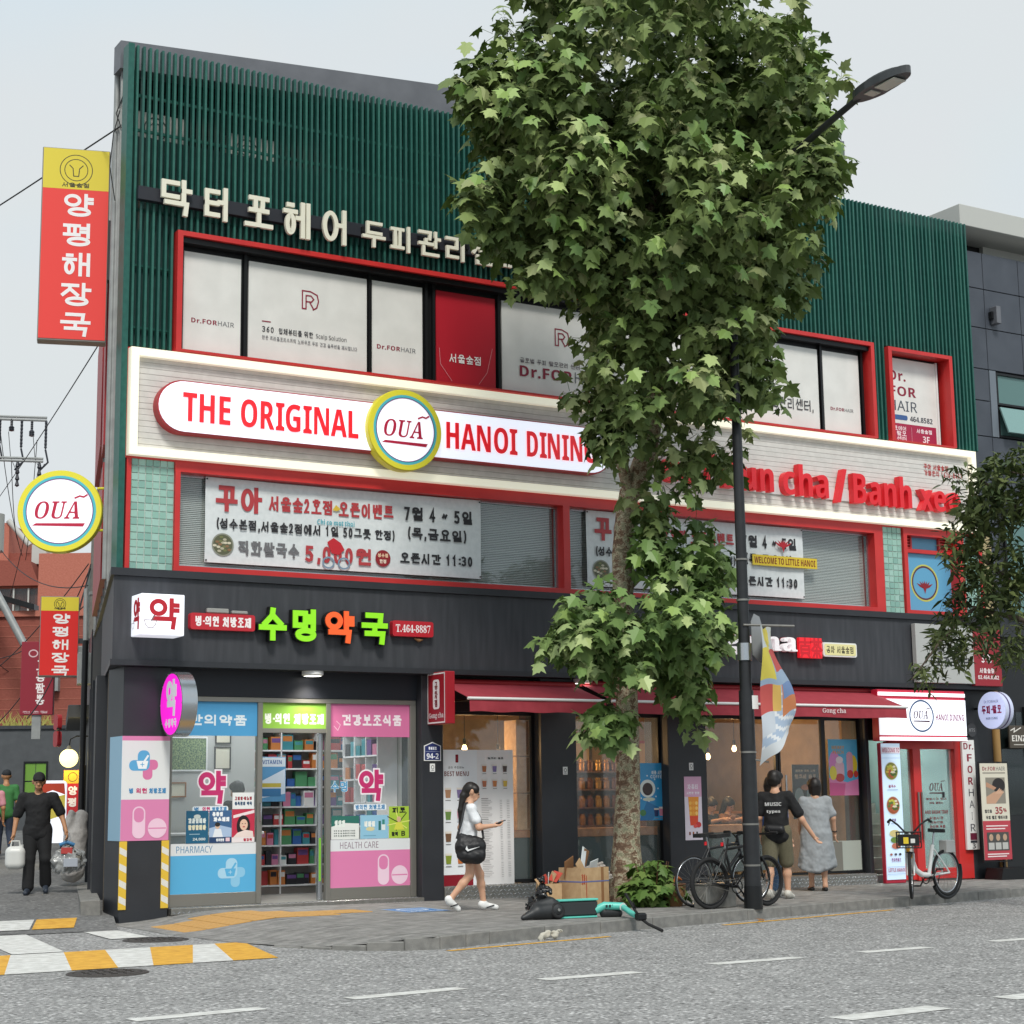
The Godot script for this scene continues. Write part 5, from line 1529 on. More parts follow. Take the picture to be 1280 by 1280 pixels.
		part("bulb", st, mat("ffd9a0", .4, 0, 6.0), t)
		var l = OmniLight3D.new()
		l.name = "lamp_light"; l.light_energy = .5; l.light_size = .04; l.omni_range = 12; l.shadow_enabled = true; l.light_color = Color(1, .8, .55)
		t.add_child(l); l.position = Vector3(0, 0, 0)
	for x in [6.6, 9.5, 11.6]:
		var t = thing("ceiling_panel", "warm square ceiling light inside the tea shop", "lamp", Vector3(x, 3.16, -2.2), 0, "tea shop ceiling lights")
		part("panel", bbm(-.3, -.03, -.3, .3, .0, .3), mat("ffe2b8", .4, 0, 1.6), t)
		var l = AreaLight3D.new()
		l.name = "lamp_light"; l.area_size = Vector2(.6, .6); l.light_energy = .8; l.area_range = 12; l.shadow_enabled = true; l.light_color = Color(1, .86, .64)
		t.add_child(l); l.position = Vector3(0, -.05, 0); l.rotation_degrees = Vector3(-90, 0, 0)
	var js = thing("jar_shelf", "wooden wall shelf of golden jars seen behind the tree trunk", "shelf", Vector3(7.6, .036, -2.0))
	for y in [.9, 1.2, 1.5, 1.8]: part("board", bbm(0, y, -.15, 1.6, y + .025, .15), M.dark_wood, js)
	part("back_panel", bbm(0, 0, -.2, 1.6, 2.0, -.16), M.dark_wood, js)
	for x in [0, 1.58]: part("upright", bbm(x, 0, -.15, x + .03, 2.0, .15), M.dark_wood, js)
	var jm = [mat("96692c", .25, .5), mat("5c3018", .3, .2), mat("a88244", .22, .5)]
	var jar = mb()
	lathe(jar, [Vector2(0, 0), Vector2(.06, 0), Vector2(.065, .02), Vector2(.065, .13), Vector2(.045, .16), Vector2(.045, .19), Vector2(0, .19)], 12)
	var jmesh = jar.commit()
	for r in 4:
		for i in 9:
			var t = thing("jar", "small %s jar on the %s board of the tea shop shelf" % [["golden", "brown", "pale gold"][i % 3], ["lowest", "second", "third", "top"][r]], "jar", Vector3(7.75 + i * .165, .036 + [.9, 1.2, 1.5, 1.8][r] + .025, -1.95), 0, "tea shop jars")
			part("body", jmesh, jm[i % 3], t)
	var tb = thing("serving_counter", "dark wooden serving counter inside the tea shop", "counter", Vector3(9.4, .036, -3.4))
	part("body", bbm(0, 0, -.3, 3.2, 1.05, .3, .01), M.dark_wood, tb); part("top", bbm(-.05, 1.05, -.33, 3.25, 1.1, .35, .008), M.wood, tb)
	var mbd = poster("menu_screen", "dark green menu poster with white lines inside the tea shop door", 12.15, 1.0, .62, .95, -1.15, "", func(p, w, h):
		p.rect(0, 0, w, h, "26332c"); p.ko("새로운 맛의 시작", .08, .82, .54, .86, .01, "d9e0da"); p.ko("밀크티 타로", .06, .7, .56, .78, .018, "e3e0d8"); p.ell(.15, .4, .1, .14, "9ac0d8"); p.ell(.45, .4, .13, .2, "8ab4cc"); p.ell(.3, .55, .1, .05, "d08a4a"))
	part("stand", bbm(.28, -.97, -.02, .34, 0, 0), M.black_metal, mbd)
	for a in [[9.9, 1.75, "dark framed picture on the tea shop's warm wall, left of the pair", "3a2c20"], [11.2, 1.7, "red framed picture on the tea shop's warm wall, right of the pair", "9a3030"]]:
		var t = thing("wall_picture", a[2], "picture", Vector3(a[0], a[1], -5.04), 0, "tea shop pictures")
		part("frame", frame_mesh(0, 0, .6, .8, .05, 0, .03), mat(a[3], .5), t); part("canvas", bbm(.05, .05, 0, .55, .75, .01), mat("b89a6a", .6), t)

# ---------------------------------------------------------------- the red door at the right
func build_dining_door():
	var t = thing("door_lightbox", "bright white lit box sign with dark oval and pink lettering over the red door", "sign", Vector3(12.74, 2.31, .32))
	part("box", bbm(0, 0, 0, 2.06, .88, .16, .006), mat("c82a44", .4), t)
	part("face", bbm(.01, .1, .16, 2.05, .72, .18), mat("f2f5ff", .35, 0, .45), t)
	for y in [.01, .775]: part("light_bar", bbm(.01, y, .16, 2.05, y + .06, .18), mat("fff2fa", .35, 0, .6), t)
	var pr = Print.new()
	pr.ring(.985, .435, .29, .28, .03, "3f5a80"); oua(pr, .975, .45, .38, "4a2038"); pr.la("HANOI DINING", 1.32, .36, 2.0, .47, "8a1f4e")
	printed(pr, t, Vector3(0, 0, .182), 0, "lettering")
	var l = AreaLight3D.new()
	l.name = "lamp_light"; l.area_size = Vector2(2.0, .7); l.light_energy = .2; l.area_range = 10; l.shadow_enabled = true
	t.add_child(l); l.position = Vector3(1.03, .42, .21); l.rotation_degrees = Vector3(0, 180, 0)
	t = thing("menu_lightbox", "narrow pale blue standing menu panel with round dishes left of the red door", "sign", Vector3(12.82, -.08, .32))
	part("box", bbm(0, 0, 0, .455, 2.36, .08, .006), mat("b02038", .4), t)
	part("face", bbm(.015, .06, .08, .44, 2.35, .092), mat("c9def2", .35, 0, .22), t)
	pr = Print.new()
	pr.rect(.015, 2.17, .44, 2.175, "7a9ac0"); pr.rect(.015, 2.1, .44, 2.105, "7a9ac0"); pr.rect(.015, 2.18, .44, 2.29, "ece4ee"); pr.la("WELCOME TO", .03, 2.2, .43, 2.27, "b04a6a")
	for d in [[1.88, "8a8a3a", "d0b04a"], [1.3, "a85a3a", "5a7a3a"]]:
		pr.ell(.22, d[0], .16, .16, "dfe4e0"); pr.ell(.22, d[0], .145, .145, d[1])
		for i in 20: pr.ell(.22 + .11 * sin(i * 2.4) * sqrt(i / 20.0), d[0] + .11 * cos(i * 2.4) * sqrt(i / 20.0), .035, .02, [d[2], "e6dcc0", "b85a3a", "c8c44a", "4f6a30"][i % 5], 10)
	pr.ko("쌀국수", .13, 1.6, .3, 1.65, .008, "a03a5a"); pr.rect(.1, 1.56, .34, 1.57, "9ab0c8"); pr.ko("분짜", .17, 1.03, .27, 1.08, .008, "7a5a8a"); pr.rect(.15, .99, .29, 1.0, "9ab0c8")
	pr.ell(.22, .83, .12, .06, "d9c88a"); pr.ell(.22, .72, .1, .05, "6a8a3a"); pr.ell(.24, .62, .1, .05, "c8745a"); pr.ell(.12, .48, .03, .02, "b06a5a"); pr.ell(.22, .48, .03, .02, "4a4a5a"); pr.ell(.32, .48, .03, .02, "3a3a44"); pr.ko("반미반쎄오", .12, .36, .34, .42, .008, "a070a0")
	pr.rect(.015, .27, .44, .275, "7a9ac0"); pr.la("LITTLE HANOI", .04, .19, .42, .25, "b04a6a"); pr.rect(.015, .15, .44, .155, "7a9ac0")
	printed(pr, t, Vector3(0, 0, .0925), 0, "lettering")
	var D = thing("red_door", "red framed glass door and side light of the restaurant with white lettering", "door", Vector3(13.3, -.08, .0))
	for x in [[0, .07], [.56, .74], [1.56, 1.9]]: part("post", bbm(x[0], 0, -.05, x[1], 2.4, .1, .006), M.red, D)
	part("head", bbm(.07, 2.27, -.05, 1.56, 2.4, .098, .004), M.red, D)
	part("bottom_rail", bbm(.74, .02, -.03, 1.56, .2, .06, .004), M.red, D)
	part("sill_panel", bbm(.07, .02, -.03, .56, .3, .06), M.red, D)
	part("pane", bbm(.07, .3, .0, .56, 2.27, .008), glass("a8c8c6", .3), D)
	part("pane", bbm(.74, .2, .0, 1.56, 2.27, .008), glass("a8c8c6", .35), D)
	for x in [.62, .7]: part("handle", tube_mesh([Vector3(x, .7, .13), Vector3(x, 1.52, .13)], .018), M.dull_steel, D)
	pr = Print.new()
	oua(pr, 1.17, 1.6, .36, "4a1a22"); pr.rect(1.3, 1.42, 1.36, 1.52, "22262a")
	pr.ko("영업시간 안내", .9, 1.38, 1.4, 1.42, .008, "6a2a30"); pr.ko("매일 열한시", .98, 1.31, 1.32, 1.35, .007, "6a2a30"); pr.la("AND BREAK TIME", .86, 1.14, 1.42, 1.2, "7a2028"); pr.ko("쉬는시간", .96, 1.04, 1.3, 1.09, .009, "7a2028"); pr.la("15:00-17:00", .98, .97, 1.28, 1.01, "7a2028"); pr.ko("마지막 주문", .96, .89, 1.34, .94, .009, "7a2028")
	printed(pr, D, Vector3(0, 0, .0095), 0, "lettering")
	var st = mb()
	for i in 9: bb(st, 0.07, i * .19, -.7 - i * .26, 1.56, (i + 1) * .19, -.44 - i * .26)
	part("stairs", st, M.concrete, D)
	part("stair_wall", bbm(1.9, 0, -3.4, 1.95, 3.2, -.06), mat("9fb6b4", .6), D)
	var st2 = thing("stair_lamp", "small lamp over the stairs behind the red door", "lamp", Vector3(14.3, 3.0, -1.2))
	part("shade", bbm(-.15, -.03, -.15, .15, .03, .15, .01), mat("eefaf6", .4, 0, 2.0), st2)
	var l2 = OmniLight3D.new()
	l2.name = "lamp_light"; l2.light_energy = 2.0; l2.light_size = .2; l2.omni_range = 8; l2.shadow_enabled = true; l2.light_color = Color(.92, 1, .98)
	st2.add_child(l2); l2.position = Vector3(0, -.1, 0)

# ---------------------------------------------------------------- dark panelled neighbour
func build_neighbour():
	var N = thing("panelled_building", "dark blue-grey panelled building with white roof slab at the right edge", "building", Vector3(16.0, 0, 0))
	var o = Vector3(-16, 0, 0)
	part("wall", bbm(16.05, -.3, -9, 26, 11.85, -.47), mat("2e3238", .7), N, o)
	var pm = noisy("3f444d", "4a4f58", 2.3, .01, .45, 0, 61, .1)
	var xs = [16.06, 16.82, 17.8, 18.9, 20.2]
	var ys = [4.6, 5.3, 6.0, 6.75, 7.45, 8.16, 8.86, 9.49, 10.31, 11.1, 11.84]
	for i in 4:
		for j in 10:
			if i >= 1 and j in [5, 6]: continue
			if i >= 1 and j in [0, 1, 2]: continue
			part("panel", bbm(xs[i] + .008, ys[j] + .008, -.47, xs[i + 1] - .008, ys[j + 1] - .008, -.4, .004), pm, N, o)
	for w in [[17.02, 8.82, 20, 9.46], [17.02, 8.18, 20, 8.78], [17.0, 4.7, 20, 6.7]]:
		var f = part("window", frame_mesh(w[0], w[1], w[2], w[3], .04, -.46, -.4), M.black_metal, N, o)
		part("pane", bbm(w[0] + .04, w[1] + .04, -.455, w[2] - .04, w[3] - .04, -.44), mat("5f7f7c", .12, .2), f)
	part("mullion_panel", bbm(16.83, 8.17, -.46, 17.0, 9.48, -.39), mat("6d757e", .45), N, o)
	var fl = part("open_flap", bbm(0, -.56, 0, 1.1, 0, .03), mat("7fa09c", .1, .1), N, o + Vector3(17.05, 8.76, -.4))
	fl.rotation.x = -.35
	part("roof_slab", bbm(15.98, 12.2, -9, 26, 12.62, -.1, .01), M.wall_white, N, o)
	part("roof_recess", bbm(16.1, 11.85, -9, 17.4, 12.2, -1.0), M.black_metal, N, o)
	part("roof_recess", bbm(17.4, 11.85, -9, 26, 12.2, -.9), M.wall_white, N, o)
	part("roof_edge", bbm(14.6, 12.62, -3.2, 17.2, 12.72, -2.8), mat("b5b2a6", .6), N, o)
	part("roof_fence", bbm(18.0, 12.62, -2.0, 26, 13.15, -1.9), M.grey_metal, N, o)
	for i in 3: part("fence_post", bbm(18.6 + i * .8, 12.62, -1.88, 18.65 + i * .8, 13.1, -1.83), M.white, N, o)
	part("wall_lamp", bbm(16.95, 10.4, -.4, 17.07, 10.75, -.22, .01), M.grey_metal, N, o)
	part("wall_lamp", bbm(16.9, 10.5, -.39, 16.95, 10.65, -.3, .004), M.black_metal, N, o)
	part("beige_strip", bbm(16.32, 4.3, -.4, 16.55, 6.3, -.34), mat("a99a72", .5), N, o)
	part("cornice", bbm(16.06, 4.3, -.47, 26, 4.55, -.3), M.charcoal_low, N, o)
	part("shop_front", bbm(16.1, -.2, -.47, 26, 4.3, -.42), mat("191b1e", .5), N, o)
	for i in 6: part("shop_mullion", bbm(16.5 + i * .7, -.2, -.42, 16.54 + i * .7, 3.0, -.37), M.black_metal, N, o)
	part("shop_pane", bbm(16.54, 1.0, -.42, 17.2, 2.9, -.41), M.clear_dark, N, o)
	var t = thing("hanging_shop_sign", "small black and tan shop sign reading EINZ at the right edge", "sign", Vector3(16.6, 2.22, -.25))
	part("board", bbm(0, 0, 0, .9, .42, .04, .006), mat("4a4238", .5), t)
	var pr = Print.new()
	pr.line([Vector2(.04, .33), Vector2(.14, .37), Vector2(.12, .3), Vector2(.3, .38)], .02, "e0dcd4"); pr.la("EINZ", .06, .13, .42, .24, "e6e2da"); pr.rect(.1, .06, .36, .075, "c9c4ba")
	printed(pr, t, Vector3(0, 0, .041), 0, "lettering")
	part("hanger", tube_mesh([Vector3(.2, .42, .02), Vector3(.2, .7, .02)], .01, 6), M.black_metal, t); part("wall_arm", tube_mesh([Vector3(.2, .7, .02), Vector3(.2, .7, -.2)], .01, 6), M.black_metal, t)
	t = thing("number_plate", "dark round plate beside the lit box sign", "sign", Vector3(15.29, 2.53, .12))
	part("disc", prism_mesh(oval(0, 0, .115, .12, 28), 0, .02), mat("3a3c40", .5), t)
	pr = Print.new(); pr.la("KTS", -.07, -.03, .07, .03, "8a8c90"); printed(pr, t, Vector3(0, 0, .021), 0, "lettering")
	t = thing("tan_pipe", "tan painted pipe standing between the two buildings", "pipe", Vector3(15.9, -.12, .12))
	part("pipe", tube_mesh([Vector3(0, 0, 0), Vector3(0, 3.36, 0)], .075, 14), mat("a07c48", .5), t)
	for y in [.6, 1.7, 2.9]: part("clip", tube_mesh([Vector3(0, y, 0), Vector3(0, y + .05, 0)], .082, 14), M.dull_steel, t)
	# banner stand
	t = thing("banner_stand", "cream and red clinic banner with a hand photograph on a black stand at right", "banner stand", Vector3(15.5, -.1, .45))
	part("base", prism_mesh([Vector2(-.22, 0), Vector2(.66, 0), Vector2(.6, .2), Vector2(-.16, .2)], -.2, .2), M.black_metal, t)
	part("pole", bbm(.16, .2, -.12, .2, 2.06, -.08), M.black_metal, t)
	part("frame", frame_mesh(-.36, .3, .36, 2.06, .02, -.08, -.06), M.black_metal, t)
	part("sheet", bbm(-.34, .34, -.058, .34, 2.03, -.05), mat("d8d2c0", .6), t)
	pr = Print.new()
	pr.rect(-.34, .34, .34, 1.02, "b8404c"); pr.la("Dr.FOR", -.28, 1.9, .04, 1.97, "8e2038"); pr.la("HAIR", .06, 1.9, .28, 1.97, "4a4a50", false, false); pr.rect(-.28, 1.85, .28, 1.87, "8a8278")
	pr.rect(-.22, 1.32, .26, 1.78, "8a8478"); pr.ell(.1, 1.64, .16, .13, "2a2624"); pr.poly([Vector2(-.22, 1.32), Vector2(.0, 1.32), Vector2(.2, 1.5), Vector2(.14, 1.56), Vector2(-.04, 1.52), Vector2(-.22, 1.44)], "c49a7e"); pr.poly([Vector2(-.22, 1.62), Vector2(-.02, 1.56), Vector2(.04, 1.6), Vector2(-.2, 1.7)], "b88c70")
	for i in 4: pr.line([Vector2(.02 + i * .03, 1.5), Vector2(.12 + i * .03, 1.58 - i * .02)], .022, "cfa68a")
	pr.ko("할인율", -.28, 1.16, -.1, 1.22, .009, "3a3a3c"); pr.la("35", -.02, 1.14, .16, 1.26, "9a2030"); pr.la("%", .18, 1.17, .26, 1.24, "9a2030"); pr.ko("두피 탈모 케어스파", -.26, 1.05, .28, 1.11, .01, "3a3a3c")
	pr.rect(-.27, .92, .27, .94, "efdcdc"); pr.rect(-.27, .87, .2, .89, "efdcdc")
	pr.rect(-.26, .5, .28, .82, "4a4a48")
	for i in 3: pr.ell(-.16 + i * .17, .73, .05, .06, "b89a80"); pr.rect(-.23 + i * .17, .52, -.09 + i * .17, .64, "b9b9b4")
	pr.rect(-.27, .43, .26, .45, "efdcdc"); pr.rect(-.27, .39, .2, .41, "efdcdc")
	printed(pr, t, Vector3(0, 0, -.0495), 0, "print")

# ---------------------------------------------------------------- down the alley
func wire(pts, sag, r, label):
	var a = pts[0]; var b = pts[1]
	var p = []
	for i in 13:
		var u = i / 12.0
		p.append(a.lerp(b, u) - Vector3(0, sag * 4 * u * (1 - u), 0))
	var t = thing("overhead_wire", label, "wire", a, 0, "overhead wires")
	part("cable", tube_mesh(p.map(func(q): return q - a), r, 5), M.wire, t)
func build_alley():
	var t
	var st
	var pr
	var sd = Basis(SIDE, Vector3.UP, SIDE.cross(Vector3.UP))
	# low dark shops behind the corner building
	t = thing("alley_shop", "low dark shop building in the alley behind the corner building", "building", Vector3(2.1, .1, -9.4), 0)
	part("wall", plan_mesh([[0, 0], [3.4, -11.6], [9, -11.6], [9, 0]], -.3, 4.6), M.charcoal_low, t)
	part("canopy", box_mesh(Vector3(6, .25, .5), .01), M.charcoal, t, SIDE * 4.0 + Vector3(-.15, 3.1, 0)).basis = sd
	part("door", box_mesh(Vector3(1.0, 2.1, .08)), M.void, t, SIDE * 3.0 + Vector3(-.02, 1.05, 0)).basis = sd
	part("wall_box", box_mesh(Vector3(.5, .6, .3), .01), M.siding, t, SIDE * .8 + Vector3(-.1, 3.9, 0)).basis = sd
	part("pipe", tube_mesh([SIDE * .2 + Vector3(-.12, 0, 0), SIDE * .2 + Vector3(-.12, 4.4, 0)], .06), M.black_metal, t)
	part("pipe", tube_mesh([SIDE * .2 + Vector3(-.12, 4.4, 0), SIDE * .2 + Vector3(-.1, 5.4, -.1)], .05), M.siding, t)
	t = thing("green_edge_shed", "grey corrugated wall behind the utility pole in the alley", "building", Vector3(5.6, .2, -19), -16)
	part("wall", bbm(-.6, 0, -4, 6, 7.0, 0), mat("5c6662", .6), t)
	# grey house with a green window
	t = thing("grey_wall_house", "dark grey rendered house wall with a green window at the alley's end", "building", Vector3(6.2, .6, -28.7), -27)
	part("wall", bbm(-9, -.5, -6, 1.6, 3.05, 0), M.plaster_grey, t); part("coping", bbm(-9.05, 3.05, -6, 1.65, 3.15, .06), M.charcoal, t)
	var w = part("window", frame_mesh(.0, .95, .7, 2.1, .05, 0, .06), M.black_metal, t)
	for i in 2:
		for j in 2: part("pane", bbm(.05 + i * .31, 1.0 + j * .54, 0, .34 + i * .31, 1.5 + j * .54, .03), mat("6f9c3a", .4), w)
	t = thing("wall_weeds", "yellow-green weeds growing along the grey wall top", "plant", Vector3(5.9, 3.7, -29.2), -27)
	st = mb()
	for i in 260:
		var p = Vector3(rng.randf_range(-3, 1.2), 0, rng.randf_range(-.6, .0))
		var d = Vector3(rng.randf_range(-.4, .4), rng.randf_range(.15, .55), rng.randf_range(-.2, .3))
		var n = Vector3(.03, 0, .02)
		tri(st, p - n, p + n, p + d, Vector3(0, .5, .8), Vector3(0, .5, .8), Vector3(0, .5, .8))
	stuff(part("stems", st, noisy("7a7a3a", "a8a050", .5, .05, .8, 0, 88, .3), t))
	# brick houses further off
	t = thing("brick_house", "dark red brick house with banded wall behind the grey wall", "building", Vector3(8.7, 0, -37.2), -31)
	part("wall", bbm(-5, 0, -5, 2.2, 7.9, 0), M.brick_dark, t)
	for i in 12: part("course", bbm(-5, 3.6 + i * .36, 0, 2.2, 3.62 + i * .36, .012), M.brick, t)
	part("parapet", bbm(-5.1, 7.9, -5, 2.3, 8.1, .1), M.brick, t)
	part("vent", bbm(-.2, 5.3, 0, 1.0, 6.3, .3), M.siding, t)
	part("balcony_roof", prism_mesh([Vector2(-2.6, 9.1), Vector2(-2.6, 8.9), Vector2(.1, 8.1), Vector2(.1, 8.3)], -.3, .3), M.black_metal, t)
	for i in 5: part("baluster", bbm(-2.3 + i * .42, 8.1, 0, -2.15 + i * .42, 8.8 - i * .1, .1), M.wall_white, t)
	t = thing("brick_tower_house", "salmon brick house rising behind the alley signs", "building", Vector3(12.3, 0, -46.2), -31)
	part("wall", bbm(-.95, 0, -6, 3, 11.5, 0), M.brick, t)
	part("wing", bbm(-4.2, 0, -6, -.95, 10.2, -.3), M.brick, t)
	part("wing_glazing", bbm(-4.0, 8.9, -.3, -1.0, 10.1, -.2), M.clear_dark, t)
	for i in 5: part("glazing_bar", bbm(-3.8 + i * .6, 8.9, -.2, -3.74 + i * .6, 10.1, -.14), M.wall_white, t)
	part("wing_roof", prism_mesh([Vector2(-4.4, 10.2), Vector2(-.9, 10.2), Vector2(-1.3, 11.2), Vector2(-4.4, 11.3)], -4, .0), M.brick_dark, t)
	part("window", bbm(-.2, 7.5, 0, .35, 8.6, .06), mat("3a3d44", .3), t)
	part("roof_box", bbm(-1.5, 11.2, -1.5, -.9, 12.0, -.9), M.wall_white, t)
	t = thing("stepped_brick_house", "far red brick house with stepped roofline at the left edge", "building", Vector3(11.3, 0, -52.0), -31)
	part("wall", bbm(-8, 0, -6, .35, 13.5, 0), M.brick, t); part("step", bbm(.35, 0, -6, 1.3, 12.2, -.2), M.brick_dark, t)
	part("roof_rail", tube_mesh([Vector3(.3, 13.6, 0), Vector3(1.25, 12.5, 0)], .12), M.wall_white, t)
	# utility poles
	t = thing("utility_pole", "grey concrete utility pole beside the small vertical sign", "pole", Vector3(4.35, .3, -16.3))
	part("shaft", tube_mesh([Vector3(0, 0, 0), Vector3(0, 7.2, 0)], [.19, .16], 14), M.pole_concrete, t)
	for y in [2.9, 4.6, 5.9]: part("band", tube_mesh([Vector3(0, y, 0), Vector3(0, y + .07, 0)], .185, 14), M.dull_steel, t)
	part("junction_box", bbm(-.55, 4.3, -.1, -.2, 4.7, .15, .02), M.siding, t)
	t = thing("crossarm_pole", "utility pole with two crossarms and hanging insulators at the left edge", "pole", Vector3(8.55, -.0, -38.1), -31)
	part("shaft", tube_mesh([Vector3(-.75, 0, 0), Vector3(-.75, 16.5, 2.4)], [.22, .15], 14), M.pole_concrete, t)
	for a in [[14.72, 1.26], [14.62, 1.26], [13.28, 1.17], [13.18, 1.17]]:
		part("crossarm", tube_mesh([Vector3(-2.0, a[0] + .05, 2.2), Vector3(a[1], a[0] - .1, 2.2)], .045, 6), M.siding, t)
	var ins = [[-.35, 14.6, .9, 1], [.05, 14.6, .45, 0], [.4, 14.55, 1.0, 1], [.75, 14.5, .55, 0], [1.24, 14.5, 1.0, 1], [-.4, 13.1, .9, 2], [.3, 13.1, .9, 2], [1.05, 13.05, .95, 2]]
	for a in ins:
		st = mb()
		var prof = [Vector2(0, 0)]
		var L = a[2]
		for k in 8:
			var rr = (.10 if a[3] == 0 and k > 4 else .05) + (.03 if a[3] == 2 and k % 2 else 0.0)
			prof.append(Vector2(rr * .8, -L * k / 8.0)); prof.append(Vector2(rr, -L * (k + .5) / 8.0))
		prof.append(Vector2(0, -L))
		lathe(st, prof, 10)
		part("insulator", st, mat("23252e", .4), t, Vector3(a[0], a[1], 2.2))
		if a[3] == 1:
			part("dropper", tube_mesh([Vector3(a[0], a[1] - L, 2.2), Vector3(a[0] + .1, a[1] - L - .45, 2.2), Vector3(a[0] - .2, a[1] - L - .75, 2.2)], .035, 6), mat("23252e", .4), t)
			part("jumper", tube_mesh([Vector3(a[0] - .45, a[1] - .4, 2.2), Vector3(a[0] - .35, a[1] - 1.3, 2.2), Vector3(a[0] - .15, a[1] - 1.75, 2.2), Vector3(a[0] - .02, a[1] - 1.5, 2.2)], .012, 5), M.wire, t)
	part("transformer", tube_mesh([Vector3(-.55, 10.0, 2.0), Vector3(-.55, 11.3, 2.0)], .4, 16), mat("9a9a94", .5), t)
	part("strut", tube_mesh([Vector3(-.7, 9.3, 2.1), Vector3(.75, 6.8, 2.3)], .13, 10), M.siding, t)
	# wires
	wire([Vector3(-.5, 11.05, -.3), Vector3(-7.7, 10.85, -37.5)], .35, .012, "black cable sagging from the green corner past the tall vertical sign")
	wire([Vector3(1.2, 9.6, -6.2), Vector3(6.9, 11.3, -37)], .1, .012, "thin wire running down behind the round sign from the building side")
	var ends = [[4.1, 6.9, -16.2, 6.0, 5.1, -37.0, "second"], [4.1, 6.7, -16.2, 5.0, 3.6, -28.0, "third"], [4.1, 6.4, -16.2, 7.4, 10.2, -37.0, "fourth"], [4.1, 6.0, -16.2, 6.6, 6.4, -37.0, "fifth"], [4.15, 6.8, -16.2, 2.6, 3.3, -15.5, "sixth"], [4.15, 6.9, -16.2, 2.9, 4.2, -15.0, "seventh"], [8.4, 13.0, -36, 9.3, 8.0, -44, "eighth"], [7.6, 13.2, -36.6, 8.8, 11.0, -40, "ninth"], [7.2, 14.5, -36.8, 9.0, 10.4, -40, "tenth"], [8.3, 13.9, -36.0, 9.4, 10.4, -41, "eleventh"], [6.6, 8.6, -37, 9.2, 7.2, -40, "twelfth"], [6.6, 7.4, -37, 8.9, 5.9, -38, "thirteenth"]]
	for e in ends:
		wire([Vector3(e[0], e[1], e[2]), Vector3(e[3], e[4], e[5])], .5, .014, "dark overhead wire among the tangle left of the utility pole")
	# hanging signs in the alley
	t = thing("noodle_sign", "dark red vertical sign with white brush letters behind the small yellow and red sign", "sign", Vector3(4.4, 3.67, -21.1), -27)
	part("casing", bbm(-.42, 0, -.1, .4, 1.85, .1, .01), mat("8f1f30", .4), t)
	pr = Print.new()
	pr.ell(-.12, 1.55, .12, .1, "d8b8bc"); pr.ell(-.12, 1.55, .09, .07, "8f1f30")
	for i in 4: pr.ko("고동짬뽕"[i], -.05, 1.12 - i * .29, .2, 1.38 - i * .29, .035, "efe6e6")
	pr.ko("전문점", -.35, .04, .3, .1, .01, "d8b8bc")
	printed(pr, t, Vector3(0, 0, .101), 0, "lettering"); part("bracket", bbm(-.12, -.6, -.05, .1, 0, .05), M.siding, t)
	t = thing("red_cross_sign", "red rounded sign edge on the dark alley shop", "sign", Vector3(1.2, 2.75, -8.4), -88)
	part("box", prism_mesh(round_rect(-.12, 0, .12, .28, .08), -.04, .04), M.deep_red, t); part("box_lower", prism_mesh(round_rect(-.12, -.3, .12, -.02, .08), -.04, .04), M.deep_red, t); part("arm", tube_mesh([Vector3(.1, 0, 0), Vector3(.6, 0, .2)], .02, 6), M.black_metal, t)
	t = thing("globe_lamp", "lit yellow-white globe lamp on a curved arm in the alley", "lamp", Vector3(1.9, 2.29, -10.0))
	st = mb()
	var pf = []
	for i in 13: pf.append(Vector2(.175 * sin(PI * i / 12), -.175 * cos(PI * i / 12)))
	lathe(st, pf, 24)
	part("globe", st, mat("fff0a0", .4, 0, 1.3), t)
	part("cap", tube_mesh([Vector3(0, .16, 0), Vector3(0, .24, 0)], [.06, .02], 10), M.dull_steel, t)
	part("arm", tube_mesh([Vector3(0, .24, 0), Vector3(.02, .36, 0), Vector3(.14, .42, 0), Vector3(.5, .42, -.02)], .015, 6), M.black_metal, t)
	var l = OmniLight3D.new()
	l.name = "lamp_light"; l.light_energy = .5; l.light_size = .17; l.omni_range = 8; l.shadow_enabled = true; l.light_color = Color(1, .92, .6)
	t.add_child(l)
	t = thing("alley_lightbox", "leaning white, yellow and red light box in the alley behind the man", "sign", Vector3(1.15, .3, -8.4), -20)
	part("box", prism_mesh(round_rect(-.24, .45, .24, 1.55, .08), -.1, .1), M.white_glow, t)
	pr = Print.new()
	pr.poly([Vector2(-.2, 1.5), Vector2(.2, 1.5), Vector2(.22, 1.3), Vector2(0, 1.38), Vector2(-.22, 1.3)], "d0482c"); pr.poly([Vector2(-.22, 1.2), Vector2(.22, 1.3), Vector2(.22, .95), Vector2(-.22, .8)], "e8d45a")
	printed(pr, t, Vector3(0, 0, .101), 0, "print")
	part("leg", bbm(-.2, -.08, -.05, -.15, .46, .05), M.black_metal, t); part("leg", bbm(.15, -.08, -.05, .2, .46, .05), M.black_metal, t)
	t = thing("small_upright_sign", "small yellow-topped red upright sign low in the alley", "sign", Vector3(2.05, .32, -10.2), -20)
	part("casing", bbm(-.17, .85, -.06, .17, 1.75, .06, .008), mat("b82028", .4), t); part("post", bbm(-.03, 0, -.03, .03, .85, .03), M.black_metal, t)
	pr = Print.new()
	pr.rect(-.165, 1.5, .165, 1.745, "d8a832"); pr.ring(0, 1.62, .09, .09, .014, "3a3018"); pr.ko("양", -.09, 1.28, .1, 1.45, .03, "efe6e6"); pr.ko("평", -.09, 1.06, .1, 1.23, .03, "efe6e6")
	printed(pr, t, Vector3(0, 0, .061), 0, "lettering")
	# refuse by the wall
	t = thing("refuse_sack", "pale grey woven sack leaning on the dark alley wall", "sack", Vector3(.18, .19, -3.9), -20)
